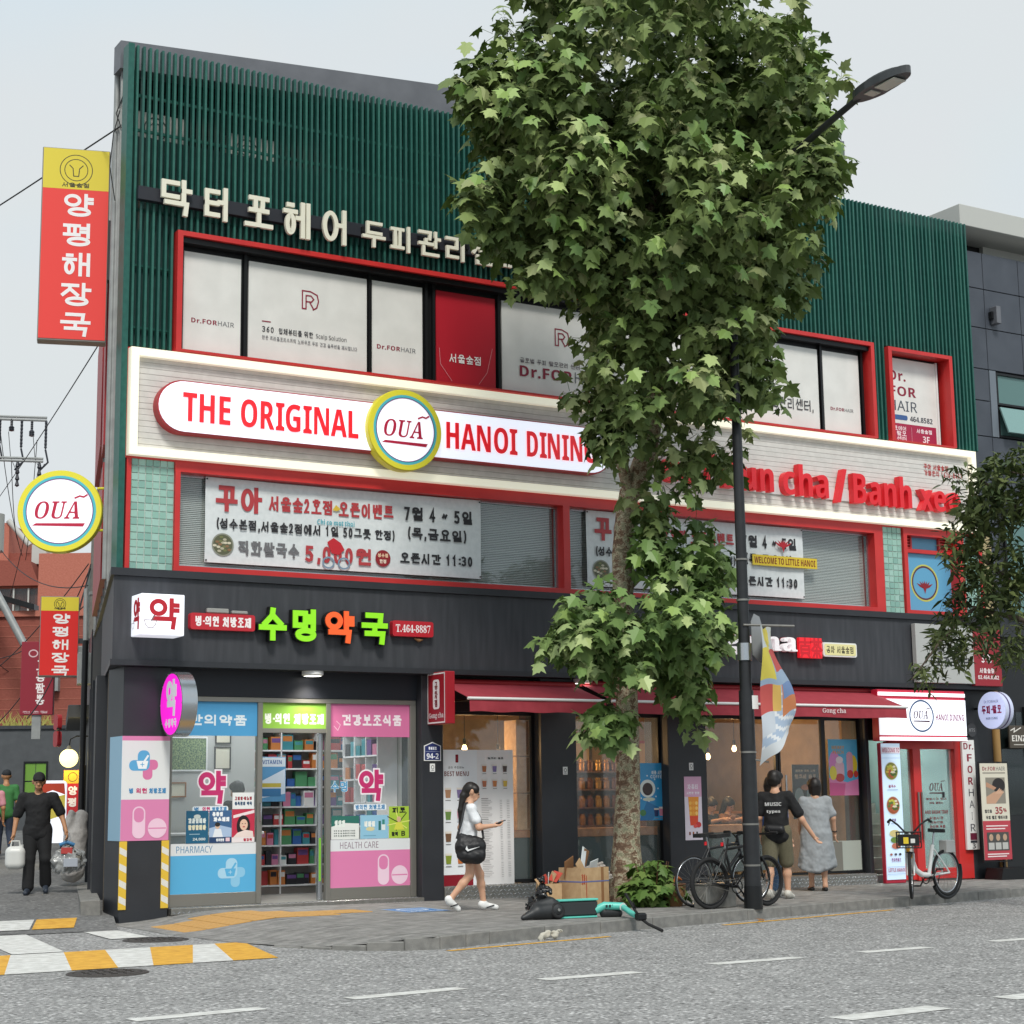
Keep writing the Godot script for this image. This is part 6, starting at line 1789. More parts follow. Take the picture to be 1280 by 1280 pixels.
	part("sack", blob([[Vector3(-.02, .25, 0), Vector3(.02, .75, -.05), .2, .17], [Vector3(.02, .75, -.05), Vector3(.1, 1.05, -.08), .16, .1], [Vector3(-.1, .9, 0), Vector3(-.05, 1.1, 0), .08, .05]], .02, .008), noisy("a5a19d", "c2beba", .5, .05, .8, 1.0, 90, .2), t)
# a lumpy closed surface round a few tapered bones
func blob(bones, cell, lump):
	return sdf_mesh(bones, cell, .06, lump)

# ---------------------------------------------------------------- trees
func lobed_leaf(size):
	var st = mb()
	leaf_into(st, Transform3D(Basis.IDENTITY.scaled(Vector3.ONE * size), Vector3.ZERO))
	return st.commit()
const LOBES = [[0, .02], [.17, -.08], [.47, -.04], [.33, .17], [.5, .28], [.74, .46], [.5, .5], [.35, .53], [.34, .74], [.19, .8], [0, 1.14]]
func leaf_into(st, xf):
	var c = xf * Vector3(0, .38, .02)
	for s in [-1, 1]:
		for i in LOBES.size() - 1:
			var a = LOBES[i]; var b = LOBES[i + 1]
			var A = xf * Vector3(a[0] * s, a[1], -.5 * a[0] * a[0] - .08 * a[1] * a[1]); var B2 = xf * Vector3(b[0] * s, b[1], -.5 * b[0] * b[0] - .08 * b[1] * b[1])
			var n = (xf.basis * Vector3(.3 * s, .05, 1)).normalized()
			tri(st, c, A, B2, n, n, n)
func sprig(rg, n, size, spread):
	var st = mb()
	for i in n:
		var d = Vector3(rg.randf_range(-1, 1), rg.randf_range(-.8, .6), rg.randf_range(-1, 1)).normalized()
		var o = d * spread * rg.randf_range(.35, 1.0)
		var up = (Vector3(0, -1.0, 0) + d * 1.1 + Vector3(rg.randf_range(-.4, .4), rg.randf_range(-.3, .3), rg.randf_range(-.4, .4))).normalized()   # leaf tip droops outwards
		var nz = (d + Vector3(0, .9, 0) + Vector3(rg.randf_range(-.5, .5), rg.randf_range(-.3, .3), rg.randf_range(-.5, .5))).normalized()
		var x = up.cross(nz).normalized()
		nz = x.cross(up)
		var s = size * rg.randf_range(.6, 1.2)
		leaf_into(st, Transform3D(Basis(x * s, up * s, nz * s), o))
		var a = o * .2
		tube(st, [a, o + up * s * .05], .004, 3, false)
	return st.commit()
func bark_material():
	var size = 512
	var n1 = noise_image(size, .011, 201, 0, 3)
	var n2 = noise_image(size, .05, 202, 0, 3)
	var n3 = noise_image(size, .03, 203, 1, 2)
	var im = Image.create(size, size, false, Image.FORMAT_RGB8)
	var cols = [Color("6b5443"), Color("8a705b"), Color("a08b74"), Color("c4bfa4"), Color("8d8a70")]
	var r = RandomNumberGenerator.new(); r.seed = 5
	for y in size:
		for x in size:
			var v = n1.get_pixel(x, y).r + (n2.get_pixel(x, y).r - .5) * .5
			var k = 0 if v < .36 else 1 if v < .5 else 2 if v < .56 else 3 if v < .68 else 4
			var c = cols[k]
			if n3.get_pixel(x, y).r < .16: c = cols[0].darkened(.35)
			var g = (r.randf() - .5) * .07 + (n2.get_pixel(x, y).r - .5) * .1
			im.set_pixel(x, y, Color(c.r + g, c.g + g, c.b + g))
	return tex_mat(im, .85, .9, 3.0)
func build_trees():
	var rg = RandomNumberGenerator.new()
	rg.seed = 42
	M.bark = bark_material()
	var base = Vector3(6.02, -.05, 2.6)
	var T = thing("plane_tree", "tall plane tree with mottled trunk standing on the sidewalk before the shops", "tree", base)
	var st = mb()
	var path = [Vector3(0, -.1, 0), Vector3(-.01, .1, 0), Vector3(-.02, .35, 0), Vector3(-.02, .85, 0), Vector3(.02, 1.7, .02), Vector3(.03, 2.5, .03), Vector3(.02, 3.3, .03), Vector3(0, 4.1, .03), Vector3(0, 4.9, .03), Vector3(.08, 5.5, .04), Vector3(.16, 5.85, .05)]
	var ring = 26
	# trunk with buttress ridges
	var rad = [.33, .28, .235, .19, .168, .158, .152, .148, .144, .142, .15]
	var rows = []
	for i in path.size():
		var rr = []
		for k in ring:
			var a = TAU * k / ring
			var bump = 1.0 + (.16 * sin(a * 5 + 1.0) + .08 * sin(a * 9)) * clampf(1.0 - i / 3.5, 0.12, 1.0) + .025 * sin(a * 3 + i * 1.7)
			rr.append(path[i] + Vector3(cos(a), 0, sin(a)) * rad[i] * bump)
		rows.append(rr)
	for i in path.size() - 1:
		for k in ring:
			var a = rows[i][k]; var b = rows[i][(k + 1) % ring]; var c = rows[i + 1][(k + 1) % ring]; var d = rows[i + 1][k]
			var na = (a - path[i]).normalized(); var nb = (b - path[i]).normalized()
			tri(st, a, b, c, na, nb, nb); tri(st, a, c, d, na, nb, na)
	part("trunk", st, M.bark, T)
	var limbs = [[[.14, 5.7, .05], [-.05, 6.1, .08], [-.2, 6.3, .1], [-.42, 6.6, .12], [-.5, 6.95, .1], .1, .05], [[.16, 5.75, .05], [.35, 6.4, .05], [.42, 7.3, .05], [.32, 8.0, .05], .17, .13],
		[[.32, 7.95, .05], [-.02, 8.4, .15], [-.1, 8.85, .2], [-.12, 9.6, .1], [.4, 10.6, 0], .12, .05], [[.32, 7.9, .05], [.75, 8.6, 0], [1.2, 9.25, -.05], [1.7, 10.4, 0], [1.9, 11.5, 0], .12, .04],
		[[.3, 8.0, 0], [.4, 9.0, -.3], [.5, 10.3, -.2], [.4, 12.0, 0], .1, .04], [[-.1, 8.9, .2], [-.8, 9.8, .1], [-1.5, 10.6, 0], .05, .02], [[.42, 7.0, .05], [1.0, 7.4, .2], [1.6, 7.6, .3], .05, .02],
		[[.0, 4.3, .05], [.5, 4.8, .15], [1.0, 4.9, .2], .035, .015], [[0, 3.4, .1], [-.5, 3.7, .3], [-1.0, 3.6, .4], .035, .012], [[.05, 3.2, .1], [.6, 3.5, .3], [1.2, 3.3, .3], .035, .012], [[0, 2.6, .15], [-.4, 2.7, .3], [-.75, 2.5, .3], .02, .01], [[.05, 5.2, .1], [.3, 5.5, .35], [.5, 5.6, .5], .03, .012]]
	for l in limbs:
		var pts = []
		var n = l.size() - 2
		var rr = []
		for i in n:
			pts.append(Vector3(l[i][0], l[i][1], l[i][2] + maxf(0.0, l[i][1] - 5.6) * .22)); rr.append(lerpf(l[n], l[n + 1], i / float(n - 1)))
		st = mb()
		tube(st, pts, rr, 10)
		part("limb", st, M.bark, T)
	# foliage
	var lm = mat("ffffff", .55)
	lm.vertex_color_use_as_albedo = true
	lm.backlight_enabled = true
	lm.backlight = Color(.3, .4, .12)
	lm.metallic_specular = .35
	M.leaf = lm
	# crown volumes: centre, radius across, radius up, share of leaves
	var vol = [[5.64, 11.38, 4.15, 2.38, 1.85, 1092], [4.14, 10.09, 4.15, 1.23, 1.38, 399], [7.41, 10.9, 4.15, 1.28, 1.66, 525], [5.57, 9.19, 4.15, 2.14, 1.19, 693], [6.21, 8.0, 3.9, 1.42, 0.81, 221], [6.11, 7.15, 3.9, 1.33, 0.71, 195], [5.06, 6.48, 3.9, 0.57, 0.47, 63], [6.54, 6.24, 3.9, 0.65, 0.4, 71], [6.64, 4.89, 3.3, 0.79, 0.59, 120], [5.79, 3.71, 3.3, 1.23, 0.69, 254], [4.9, 3.47, 3.3, 0.54, 0.35, 59], [6.92, 3.07, 3.3, 0.49, 0.59, 92], [5.22, 2.48, 3.3, 0.39, 0.26, 29], [5.99, 5.39, 3.3, 0.34, 0.3, 8], [3.21, 10.71, 3.9, 0.47, 0.57, 58], [8.58, 10.61, 3.9, 0.43, 0.62, 63], [3.16, 9.19, 3.9, 0.38, 0.36, 37], [7.58, 9.0, 3.9, 0.85, 0.76, 126], [3.97, 8.71, 3.9, 0.76, 0.52, 105], [7.39, 7.57, 3.9, 0.57, 0.47, 54], [7.35, 10.3, 5.1, 0.6, 0.6, 80], [7.75, 10.25, 4.9, 0.5, 0.55, 60], [6.9, 9.72, 5.95, 0.45, 0.4, 60], [5.1, 6.1, 3.5, 0.36, 0.36, 20], [5.0, 6.75, 3.5, 0.42, 0.38, 26], [6.35, 5.85, 3.5, 0.4, 0.3, 16]]
	var sprigs = []
	for v in 3: sprigs.append(sprig(rg, 7, .18, .25))
	var xfs = [[], [], []]
	var cl = [[], [], []]
	var leafspots = []
	var gap = FastNoiseLite.new()
	gap.seed = 3; gap.frequency = .75; gap.fractal_octaves = 2
	for v in vol:
		for i in v[5]:
			var d = Vector3(rg.randfn(0, 1), rg.randfn(0, 1), rg.randfn(0, 1)).normalized()
			var q = pow(rg.randf(), .3)
			if rg.randf() < .2: q *= 1.0 + rg.randf() * .28
			var p = Vector3(v[0], v[1], v[2]) + d * q * Vector3(v[3], v[4], v[3] * .9) - base
			if v[1] < 6 and (Vector2(p.x, p.z) - Vector2(0, .03)).length() < .3: continue
			if gap.get_noise_3d(p.x, p.y, p.z) < -.13: continue
			var sc = rg.randf_range(.7, 1.2)
			var k = rg.randi() % 3
			xfs[k].append(Transform3D(Basis(Vector3.UP, rg.randf() * TAU).rotated(Vector3.RIGHT, rg.randf_range(-.35, .35)).scaled(Vector3.ONE * sc), p))
			var f = rg.randf()
			var c = Color(.085, .13, .04).lerp(Color(.2, .26, .085), f)
			if rg.randf() < .16: c = Color(.3, .34, .15)
			if v[1] < 5: c = Color(c.r * .95, c.g * 1.08, c.b)
			cl[k].append(c)
			if q > .8 and d.z > .0 and d.x < .5: leafspots.append([p, d, v[1]])
	for k in 3:
		var mm = MultiMesh.new()
		mm.transform_format = MultiMesh.TRANSFORM_3D
		mm.use_colors = true
		mm.mesh = sprigs[k]
		mm.instance_count = xfs[k].size()
		for i in xfs[k].size():
			mm.set_instance_transform(i, xfs[k][i]); mm.set_instance_color(i, cl[k][i])
		var mi = MultiMeshInstance3D.new()
		mi.name = "crown"
		mi.multimesh = mm
		mi.material_override = lm
		T.add_child(mi, true)
		stuff(mi)
	# single leaves standing out on the near side
	leafspots.sort_custom(func(a, b): return a[2] + a[0].z * 2.0 < b[2] + b[0].z * 2.0)
	var single = [lobed_leaf(.19), lobed_leaf(.16), lobed_leaf(.21)]
	var lms = []
	for c in ["7f9a52", "8fa85c", "a8b878", "6c8a48"]:
		var m = mat(c, .5)
		m.backlight_enabled = true; m.backlight = Color(.25, .34, .1)
		lms.append(m)
	var cnt = 0
	var stepn = maxi(1, leafspots.size() / 290)
	for i in range(0, leafspots.size(), stepn):
		if cnt >= 290: break
		var s = leafspots[i]
		var out = s[1]
		var o = part("leaf", single[cnt % 3], lms[rg.randi() % 4], T, s[0] + out * .2 + Vector3(rg.randf_range(-.1, .1), rg.randf_range(-.1, .1), .1))
		var up = (Vector3(0, -1, 0) + Vector3(rg.randf_range(-.9, .9), rg.randf_range(-.2, .6), rg.randf_range(-.2, .6))).normalized()
		var nz = (Vector3(-.25, .55, .8) + Vector3(rg.randf_range(-.6, .6), rg.randf_range(-.4, .4), rg.randf_range(-.3, .3))).normalized()
		var x = up.cross(nz).normalized()
		o.basis = Basis(x, up, x.cross(up))
		cnt += 1
	# suckers at the foot of the tree
	var S = thing("leafy_suckers", "bright green leafy shoots growing at the foot of the plane tree", "plant", Vector3(5.93, -.06, 3.3))
	S.scale = Vector3.ONE * 1.22
	var mm = MultiMesh.new()
	mm.transform_format = MultiMesh.TRANSFORM_3D
	mm.use_colors = true
	mm.mesh = sprig(rg, 8, .15, .14)
	mm.instance_count = 70
	for i in 70:
		var d = Vector3(rg.randfn(0, 1), rg.randf_range(0, 1), rg.randfn(0, 1)).normalized()
		var q = pow(rg.randf(), .4)
		mm.set_instance_transform(i, Transform3D(Basis(Vector3.UP, rg.randf() * TAU).scaled(Vector3.ONE * rg.randf_range(.6, 1.0)), Vector3(d.x * .33, .14 + absf(d.y) * .42 * (1.0 - absf(d.x) * .5), d.z * .25) * Vector3(q, 1, q)))
		mm.set_instance_color(i, Color(.07, .14, .028).lerp(Color(.15, .22, .055), rg.randf()))
	var mi = MultiMeshInstance3D.new()
	mi.name = "leaves"; mi.multimesh = mm; mi.material_override = lm
	S.add_child(mi); stuff(mi)
	for i in 7:
		var a = i * .9
		part("stem", tube_mesh([Vector3(cos(a) * .05, 0, sin(a) * .05), Vector3(cos(a) * .2, .5, sin(a) * .18)], [.01, .005], 5), M.dark_wood, S)
	# tree at the right edge with narrow leaflets
	var R = thing("narrow_leaf_tree", "tree with narrow dark leaflets reaching in from the right edge", "tree", Vector3(11.2, -.15, 5.9))
	var bp = R.position
	var O = Vector3(9.64, 5.46, 5.9)
	var at = func(x, y): return O + Vector3(.0095, 0, .0057) * (x - 1215) + Vector3(.0003, -.0109, -.0018) * (y - 620) - bp
	var dark = noisy("4a4038", "665a4e", .5, .04, .9, 1.0, 95, .3)
	part("trunk", tube_mesh([Vector3(0, -.1, 0), Vector3(.0, 1.5, 0), Vector3(-.05, 3.4, 0), Vector3(.05, 5.0, 0)], [.2, .16, .14, .12], 12), dark, R)
	for br in [[[1345, 790], [1280, 775], [1225, 760], [1185, 800], [1150, 850]], [[1340, 700], [1290, 650], [1240, 610], [1200, 585]], [[1345, 780], [1270, 730], [1220, 690], [1180, 670]], [[1345, 640], [1300, 600], [1260, 590]]]:
		var pts = []
		for q in br: pts.append(at.call(q[0], q[1]))
		var rr = []
		for i in pts.size(): rr.append(lerpf(.05, .008, i / float(pts.size() - 1)))
		st = mb(); tube(st, pts, rr, 7)
		part("limb", st, dark, R)
	st = mb()
	for i in 11:                   # a twig end with narrow pointed leaves spreading from it
		var b = Vector3(0, -.03 * i, .008 * i)
		var d = Vector3(rg.randf_range(-1, 1), rg.randf_range(-.75, .25), rg.randf_range(-1, 1)).normalized()
		var L = rg.randf_range(.13, .2)
		var n = (Vector3(0, .8, .4) + Vector3(rg.randf_range(-.5, .5), 0, rg.randf_range(-.5, .5))).normalized()
		var sidev = d.cross(n).normalized() * L * .16
		n = sidev.cross(d).normalized()
		if n.y < 0: n = -n
		var m1 = b + d * L * .35 + Vector3(0, .004, 0); var m2 = b + d * L * .7 - Vector3(0, .008, 0)
		tri(st, b, m1 + sidev, m1 - sidev, n, n, n); quad(st, m1 - sidev, m1 + sidev, m2 + sidev * .7, m2 - sidev * .7, n); tri(st, b + d * L - Vector3(0, .03, 0), m2 + sidev * .7, m2 - sidev * .7, n, n, n)
	tube(st, [Vector3.ZERO, Vector3(0, -.3, .08)], .003, 3, false)
	var frond = st.commit()
	var clumps = [[1262, 605, 50, 38, 150], [1225, 640, 32, 26, 70], [1200, 585, 12, 10, 12], [1250, 700, 48, 40, 120], [1205, 680, 26, 16, 34], [1230, 760, 45, 35, 100], [1195, 800, 28, 24, 46], [1165, 835, 16, 14, 18], [1275, 800, 34, 26, 50], [1270, 570, 30, 16, 34], [1330, 620, 60, 90, 140], [1340, 740, 60, 60, 90], [1215, 730, 18, 12, 14]]
	var fx = []
	for c in clumps:
		for i in int(c[4] * .55):
			var a = rg.randf() * TAU; var q = sqrt(rg.randf())
			var p = at.call(c[0] + cos(a) * q * c[2], c[1] + sin(a) * q * c[3]) + Vector3(-.515, 0, .857) * rg.randf_range(-.5, .5)
			fx.append(Transform3D(Basis(Vector3.UP, rg.randf() * TAU).rotated(Vector3(rg.randfn(0, 1), 0, rg.randfn(0, 1)).normalized(), rg.randf_range(-.9, .9)).scaled(Vector3.ONE * rg.randf_range(.7, 1.15)), p))
	mm = MultiMesh.new()
	mm.transform_format = MultiMesh.TRANSFORM_3D
	mm.use_colors = true
	mm.mesh = frond
	mm.instance_count = fx.size()
	for i in fx.size():
		mm.set_instance_transform(i, fx[i]); mm.set_instance_color(i, Color(.045, .07, .028).lerp(Color(.14, .17, .06), rg.randf()))
	mi = MultiMeshInstance3D.new()
	mi.name = "crown"; mi.multimesh = mm; mi.material_override = lm
	R.add_child(mi); stuff(mi)

# ---------------------------------------------------------------- street furniture and left things
func wheel(parent, c, R, tyre_r, axis, rim_m, tyre_m):
	var w = Node3D.new()
	w.name = "wheel"
	parent.add_child(w, true)
	w.position = c
	var st = mb()
	torus(st, Vector3.ZERO, axis, R - tyre_r, tyre_r, 44, 8)
	part("tyre", st, tyre_m, w)
	st = mb()
	torus(st, Vector3.ZERO, axis, R - tyre_r * 2 - .008, .011, 44, 6)
	part("rim", st, rim_m, w)
	st = mb()
	tube(st, [-axis * .04, axis * .04], .018, 10)
	for i in 24:
		var a = TAU * i / 24
		var u = axis.cross(Vector3.UP).normalized()
		var d = u * cos(a) + Vector3.UP * sin(a)
		tube(st, [axis * (.03 if i % 2 else -.03), d * (R - tyre_r * 2)], .0016, 3, false)
	part("spokes", st, M.dull_steel, w)
	return w
func bike_tube(t, called, pts, r, m, n = 8):
	return part(called, tube_mesh(pts, r, n), m, t)
func bicycle(label, at, yaw, fm, kind, steer):
	var t = thing("bicycle", label, "bicycle", at, yaw, "parked bicycles")
	var R = .335 if kind != 1 else .34
	var tr = [.026, .013, .022][kind]
	var z = Vector3(0, 0, 1)
	var rim = M.black_metal if kind == 0 else M.steel
	wheel(t, Vector3(-.5, R, 0), R, tr, z, rim, M.rubber)
	var fork = Node3D.new()
	fork.name = "fork"
	t.add_child(fork)
	var ht = Vector3(.34, .84, 0)
	fork.position = ht
	fork.rotation = Vector3(0, deg_to_rad(steer), 0)
	wheel(fork, Vector3(.2, R - ht.y, 0), R, tr, z, rim, M.rubber)
	var bm = M.black_metal
	for s in [-1, 1]: part("blade", tube_mesh([Vector3(.05, -.2, s * .045), Vector3(.13, -.3, s * .05), Vector3(.2, R - ht.y, s * .05)], [.018, .016, .01], 8), fm if kind != 0 else bm, fork)
	part("crown", tube_mesh([Vector3(.05, -.2, -.06), Vector3(.05, -.2, .06)], .018), bm, fork)
	part("steerer", tube_mesh([Vector3(.055, -.22, 0), Vector3(-.02, .08, 0)], .02), fm, fork)
	var bb_ = Vector3(-.07, .28, 0)
	if kind == 2:
		bike_tube(t, "frame_tube", [Vector3(.37, .76, 0), Vector3(.33, .58, 0), Vector3(.24, .4, 0), Vector3(.1, .33, 0), Vector3(-.09, .31, 0)], [.035, .036, .04, .04, .035], fm, 10)
		bike_tube(t, "frame_front", [Vector3(.385, .72, .0), Vector3(.335, .57, 0)], .038, mat("dca22c", .4), 10)
		bike_tube(t, "seat_tube", [bb_, Vector3(-.2, .74, 0)], .028, fm, 10)
		for s in [-1, 1]:
			bike_tube(t, "chainstay", [Vector3(-.09, .31, s * .05), Vector3(-.5, R, s * .06)], .014, fm); bike_tube(t, "seatstay", [Vector3(-.19, .68, s * .03), Vector3(-.5, R, s * .06)], .012, fm)
	else:
		var lug = Vector3(-.22, .76, 0)
		bike_tube(t, "top_tube", [Vector3(.325, .82, 0), lug], .019, fm, 10); bike_tube(t, "down_tube", [Vector3(.36, .7, 0), bb_], .024, fm, 10); bike_tube(t, "seat_tube", [bb_, lug], .018, fm, 10); bike_tube(t, "head_tube", [Vector3(.39, .64, 0), Vector3(.325, .86, 0)], .024, fm, 10)
		for s in [-1, 1]:
			bike_tube(t, "chainstay", [bb_ + z * s * .03, Vector3(-.5, R, s * .06)], .011, fm); bike_tube(t, "seatstay", [lug + z * s * .02, Vector3(-.5, R, s * .06)], .009, fm)
	bike_tube(t, "seat_post", [Vector3(-.2, .72, 0), Vector3(-.25, .92, 0)], .014, M.steel)
	var st = mb()
	prism(st, [Vector2(-.16, -.07), Vector2(-.17, .07), Vector2(-.1, .085), Vector2(.02, .035), Vector2(.13, .02), Vector2(.13, -.02), Vector2(.02, -.035), Vector2(-.1, -.085)], 0, .05, Transform3D(Basis(Vector3(1, .06, 0), Vector3(0, 0, -1), Vector3(0, 1, 0)), Vector3(-.26, .92, 0)))
	part("saddle", st, M.rubber, t)
	st = mb()
	torus(st, bb_ + z * .05, z, .09, .008, 28, 6)
	tube(st, [bb_ - z * .07, bb_ + z * .07], .02)
	part("chainring", st, M.black_metal, t)
	for s in [-1, 1]:
		part("crank", tube_mesh([bb_ + z * s * .07, bb_ + Vector3(.1 * s, -.12 * s, s * .08)], .011, 6), M.black_metal, t); part("pedal", box_mesh(Vector3(.09, .02, .08), .004), M.rubber, t, bb_ + Vector3(.1 * s, -.12 * s, s * .13))
	st = mb()
	tube(st, [Vector3(-.5, R + .035, .05), bb_ + Vector3(0, .09, .05)], .005, 4); tube(st, [Vector3(-.5, R - .035, .05), bb_ + Vector3(0, -.09, .05)], .005, 4)
	part("chain", st, M.dull_steel, t)
	if kind == 2:
		part("handlebar", tube_mesh([Vector3(-.22, .24, .3), Vector3(-.12, .27, .26), Vector3(.0, .2, .16), Vector3(-.02, .08, .05), Vector3(-.02, .08, -.05), Vector3(.0, .2, -.16), Vector3(-.12, .27, -.26), Vector3(-.22, .24, -.3)], .014), M.black_metal, fork)
		for s in [-1, 1]: part("grip", tube_mesh([Vector3(-.13, .27, s * .265), Vector3(-.24, .235, s * .305)], .02), M.rubber, fork); part("brake_lever", tube_mesh([Vector3(-.1, .24, s * .27), Vector3(-.2, .19, s * .3)], .007, 5), M.dull_steel, fork)
		# basket
		var bk = Node3D.new(); bk.name = "basket"; fork.add_child(bk); bk.position = Vector3(.24, -.12, 0)
		st = mb()
		for y in [0, .08, .16, .22]: 
			for e in [[-.13, -.17, .13, -.17], [.13, -.17, .13, .17], [.13, .17, -.13, .17], [-.13, .17, -.13, -.17]]: tube(st, [Vector3(e[0], y, e[1]), Vector3(e[2], y, e[3])], .008 if y > .2 else .004, 5)
		for i in 9:
			for s in [-1, 1]: tube(st, [Vector3(-.13 + i * .0325, 0, s * .17), Vector3(-.13 + i * .0325, .22, s * .17)], .003, 4); tube(st, [Vector3(s * .13, 0, -.17 + i * .0425), Vector3(s * .13, .22, -.17 + i * .0425)], .003, 4)
		part("wires", st, M.black_metal, bk); part("panel", bbm(.134, .03, -.15, .14, .19, .15), M.rubber, bk); part("floor", bbm(-.13, -.005, -.17, .13, .0, .17), M.rubber, bk)
		var pr = Print.new(); pr.rect(-.07, .06, .0, .15, "e3c832"); pr.rect(.03, .07, .09, .13, "dcdcd8")
		printed(pr, bk, Vector3(.1405, 0, 0), 90, "badge"); printed(pr, bk, Vector3(0, 0, .178), 0, "badge")
		st = mb()
		torus(st, Vector3(-.5, R, 0), z, R + .02, .03, 24, 6, -.3, 2.6)
		part("mudguard", st, M.black_metal, t); part("rear_plate", bbm(-.66, .62, -.07, -.45, .8, .07, .01), mat("b9b9b6", .5), t); part("kickstand", tube_mesh([Vector3(-.42, .3, .06), Vector3(-.5, .01, .2)], .009, 6), M.black_metal, t)
	else:
		part("stem", tube_mesh([Vector3(-.02, .08, 0), Vector3(.06, .11, 0)], .015), bm, fork)
		if kind == 0: part("handlebar", tube_mesh([Vector3(.03, .13, -.33), Vector3(.06, .11, 0), Vector3(.03, .13, .33)], .014), bm, fork)
		else: part("handlebar", tube_mesh([Vector3(.0, -.03, .2), Vector3(.1, -.05, .2), Vector3(.14, .04, .2), Vector3(.06, .11, .19), Vector3(.06, .11, -.19), Vector3(.14, .04, -.2), Vector3(.1, -.05, -.2), Vector3(.0, -.03, -.2)], .013), bm, fork)
		for s in [-1, 1]: part("grip", tube_mesh([Vector3(.035, .13, s * .22), Vector3(.03, .13, s * .34)], .018), M.rubber, fork)
		part("brake_cable", tube_mesh([Vector3(.06, .12, .2), Vector3(.14, .2, .1), Vector3(.1, .1, .02), Vector3(.06, -.15, .02)], .004, 4), M.wire, fork)
		if kind == 0:
			part("bottle", tube_mesh([Vector3(.13, .5, 0), Vector3(.22, .68, 0)], [.036, .034], 12), mat("c9d2d4", .2), t); part("lock", tube_mesh([Vector3(-.2, .9, .05), Vector3(-.3, .6, .08), Vector3(-.2, .45, .06)], .012, 6), M.rubber, t)
		part("tail_light", box_mesh(Vector3(.03, .05, .03), .005), M.letter_red, t, Vector3(-.27, .83, 0))
	return t
func build_street_things():
	var t
	var st
	var pr
	# lamp post
	t = thing("street_lamp", "tall black street lamp post with a flat lamp head above the tree", "street lamp", Vector3(6.66, -.05, 4.53))
	part("base_shoe", tube_mesh([Vector3(0, 0, 0), Vector3(0, .3, 0)], [.125, .115], 20), M.black_metal, t)
	var pm = noisy("1b1c1f", "26282b", .9, .02, .45, 0, 101, .15)
	part("lower_shaft", tube_mesh([Vector3(0, .3, 0), Vector3(0, 2.85, 0)], [.11, .098], 20), pm, t)
	part("upper_shaft", tube_mesh([Vector3(0, 2.85, 0), Vector3(0, 9.2, 0)], [.082, .055], 18), pm, t)
	for y in [.55, 1.08, 2.02, 2.75, 4.05, 4.6]: part("collar", tube_mesh([Vector3(0, y, 0), Vector3(0, y + .025, 0)], .113 if y < 2.6 else .09, 18), M.dull_steel, t)
	part("banner_clamp", tube_mesh([Vector3(0, 3.25, 0), Vector3(0, 3.48, 0)], .1, 18), M.steel, t)
	part("notice", bbm(.02, 2.6, .085, .12, 2.78, .1), M.white, t)
	part("arm", tube_mesh([Vector3(0, 9.1, 0), Vector3(.0, 9.4, .12), Vector3(.0, 9.6, .5), Vector3(.0, 9.87, 1.3), Vector3(.0, 10.1, 2.2), Vector3(.0, 10.22, 2.75)], [.06, .06, .055, .05, .045, .04], 12), pm, t)
	st = mb()
	var prof = []
	for i in 24:
		var a = TAU * i / 24
		prof.append(Vector2(.17 * cos(a) * (1.0 if sin(a) < 0 else .9), .5 * sin(a)))
	prism(st, prof, -.03, .07, Transform3D(Basis(Vector3(1, 0, 0), Vector3(0, .03, 1), Vector3(0, 1, -.03)), Vector3(.0, 10.22, 3.12)))
	part("lamp_head", st, mat("3b3e40", .4), t)
	var lh = mb()
	prism(lh, oval(0, 0, .12, .34, 20), .07, .11, Transform3D(Basis(Vector3(1, 0, 0), Vector3(0, .03, 1), Vector3(0, 1, -.03)), Vector3(.0, 10.22, 3.12)))
	part("lamp_cover", lh, mat("55585a", .4), t)
	part("lens", bbm(-.1, 10.175, 3.1, .1, 10.188, 3.45), mat("b8b8ac", .2), t); part("lens", bbm(-.08, 10.175, 2.88, .08, 10.188, 3.02), mat("a8a8a0", .2), t)
	# flag banner on the post
	t = thing("post_banner", "weathered colourful cloth banner curling on the lamp post", "banner", Vector3(6.7, 1.8, 4.6), -12)
	var nx = 10; var ny = 24
	var pt = func(u, v):
		var w = lerpf(.36, .52, smoothstep(1.0, .5, v)) - .1 * smoothstep(.3, .0, v)
		return Vector3(.08 + u * w + .05 * sin(v * 5.0) * u, v * 1.85 + .02 * sin(u * 9.0) + .42 * u * pow(1.0 - v, 2.0), .16 * sin(u * 2.6 + v * 2.0) + .05 * sin(v * 9.0 + u * 4.0))
	var vst = mb()
	var colr = func(u, v):
		var c = Color("c3c8cc")
		if v > .84: c = Color("b9bfc0") if Vector2(u - .5, (v - .92) * 4.0).length() > .38 else Color("cfc05a")
		elif v > .6 and u < .45: c = Color("c9bb52")
		elif v > .66 and u > .5: c = Color("b5504c")
		elif v > .56: c = Color("8fa3b8")
		elif v > .36 and u < .3: c = Color("b5504c")
		elif v > .36 and u < .55: c = Color("cda85a")
		elif v > .44 and u > .6: c = Color("6f86ac")
		elif v > .3 and u > .55: c = Color("c07a50")
		elif v > .18 and u < .35: c = Color("b9c0c8")
		elif v > .1: c = Color("9fb0c4") if int(u * 7 + v * 30) % 3 else Color("d3d6d8")
		return c.srgb_to_linear()
	for i in nx * 3:
		for j in ny * 2:
			var q = []
			for c in [[i, j], [i + 1, j], [i + 1, j + 1], [i, j + 1]]: q.append(pt.call(c[0] / float(nx * 3), c[1] / float(ny * 2)))
			var n = (q[1] - q[0]).cross(q[3] - q[0]).normalized()
			vst.set_color(colr.call((i + .5) / float(nx * 3), (j + .5) / float(ny * 2)))
			quad(vst, q[0], q[1], q[2], q[3], n)
	var clm = mat("ffffff", .8); clm.vertex_color_use_as_albedo = true
	part("cloth", vst, clm, t)
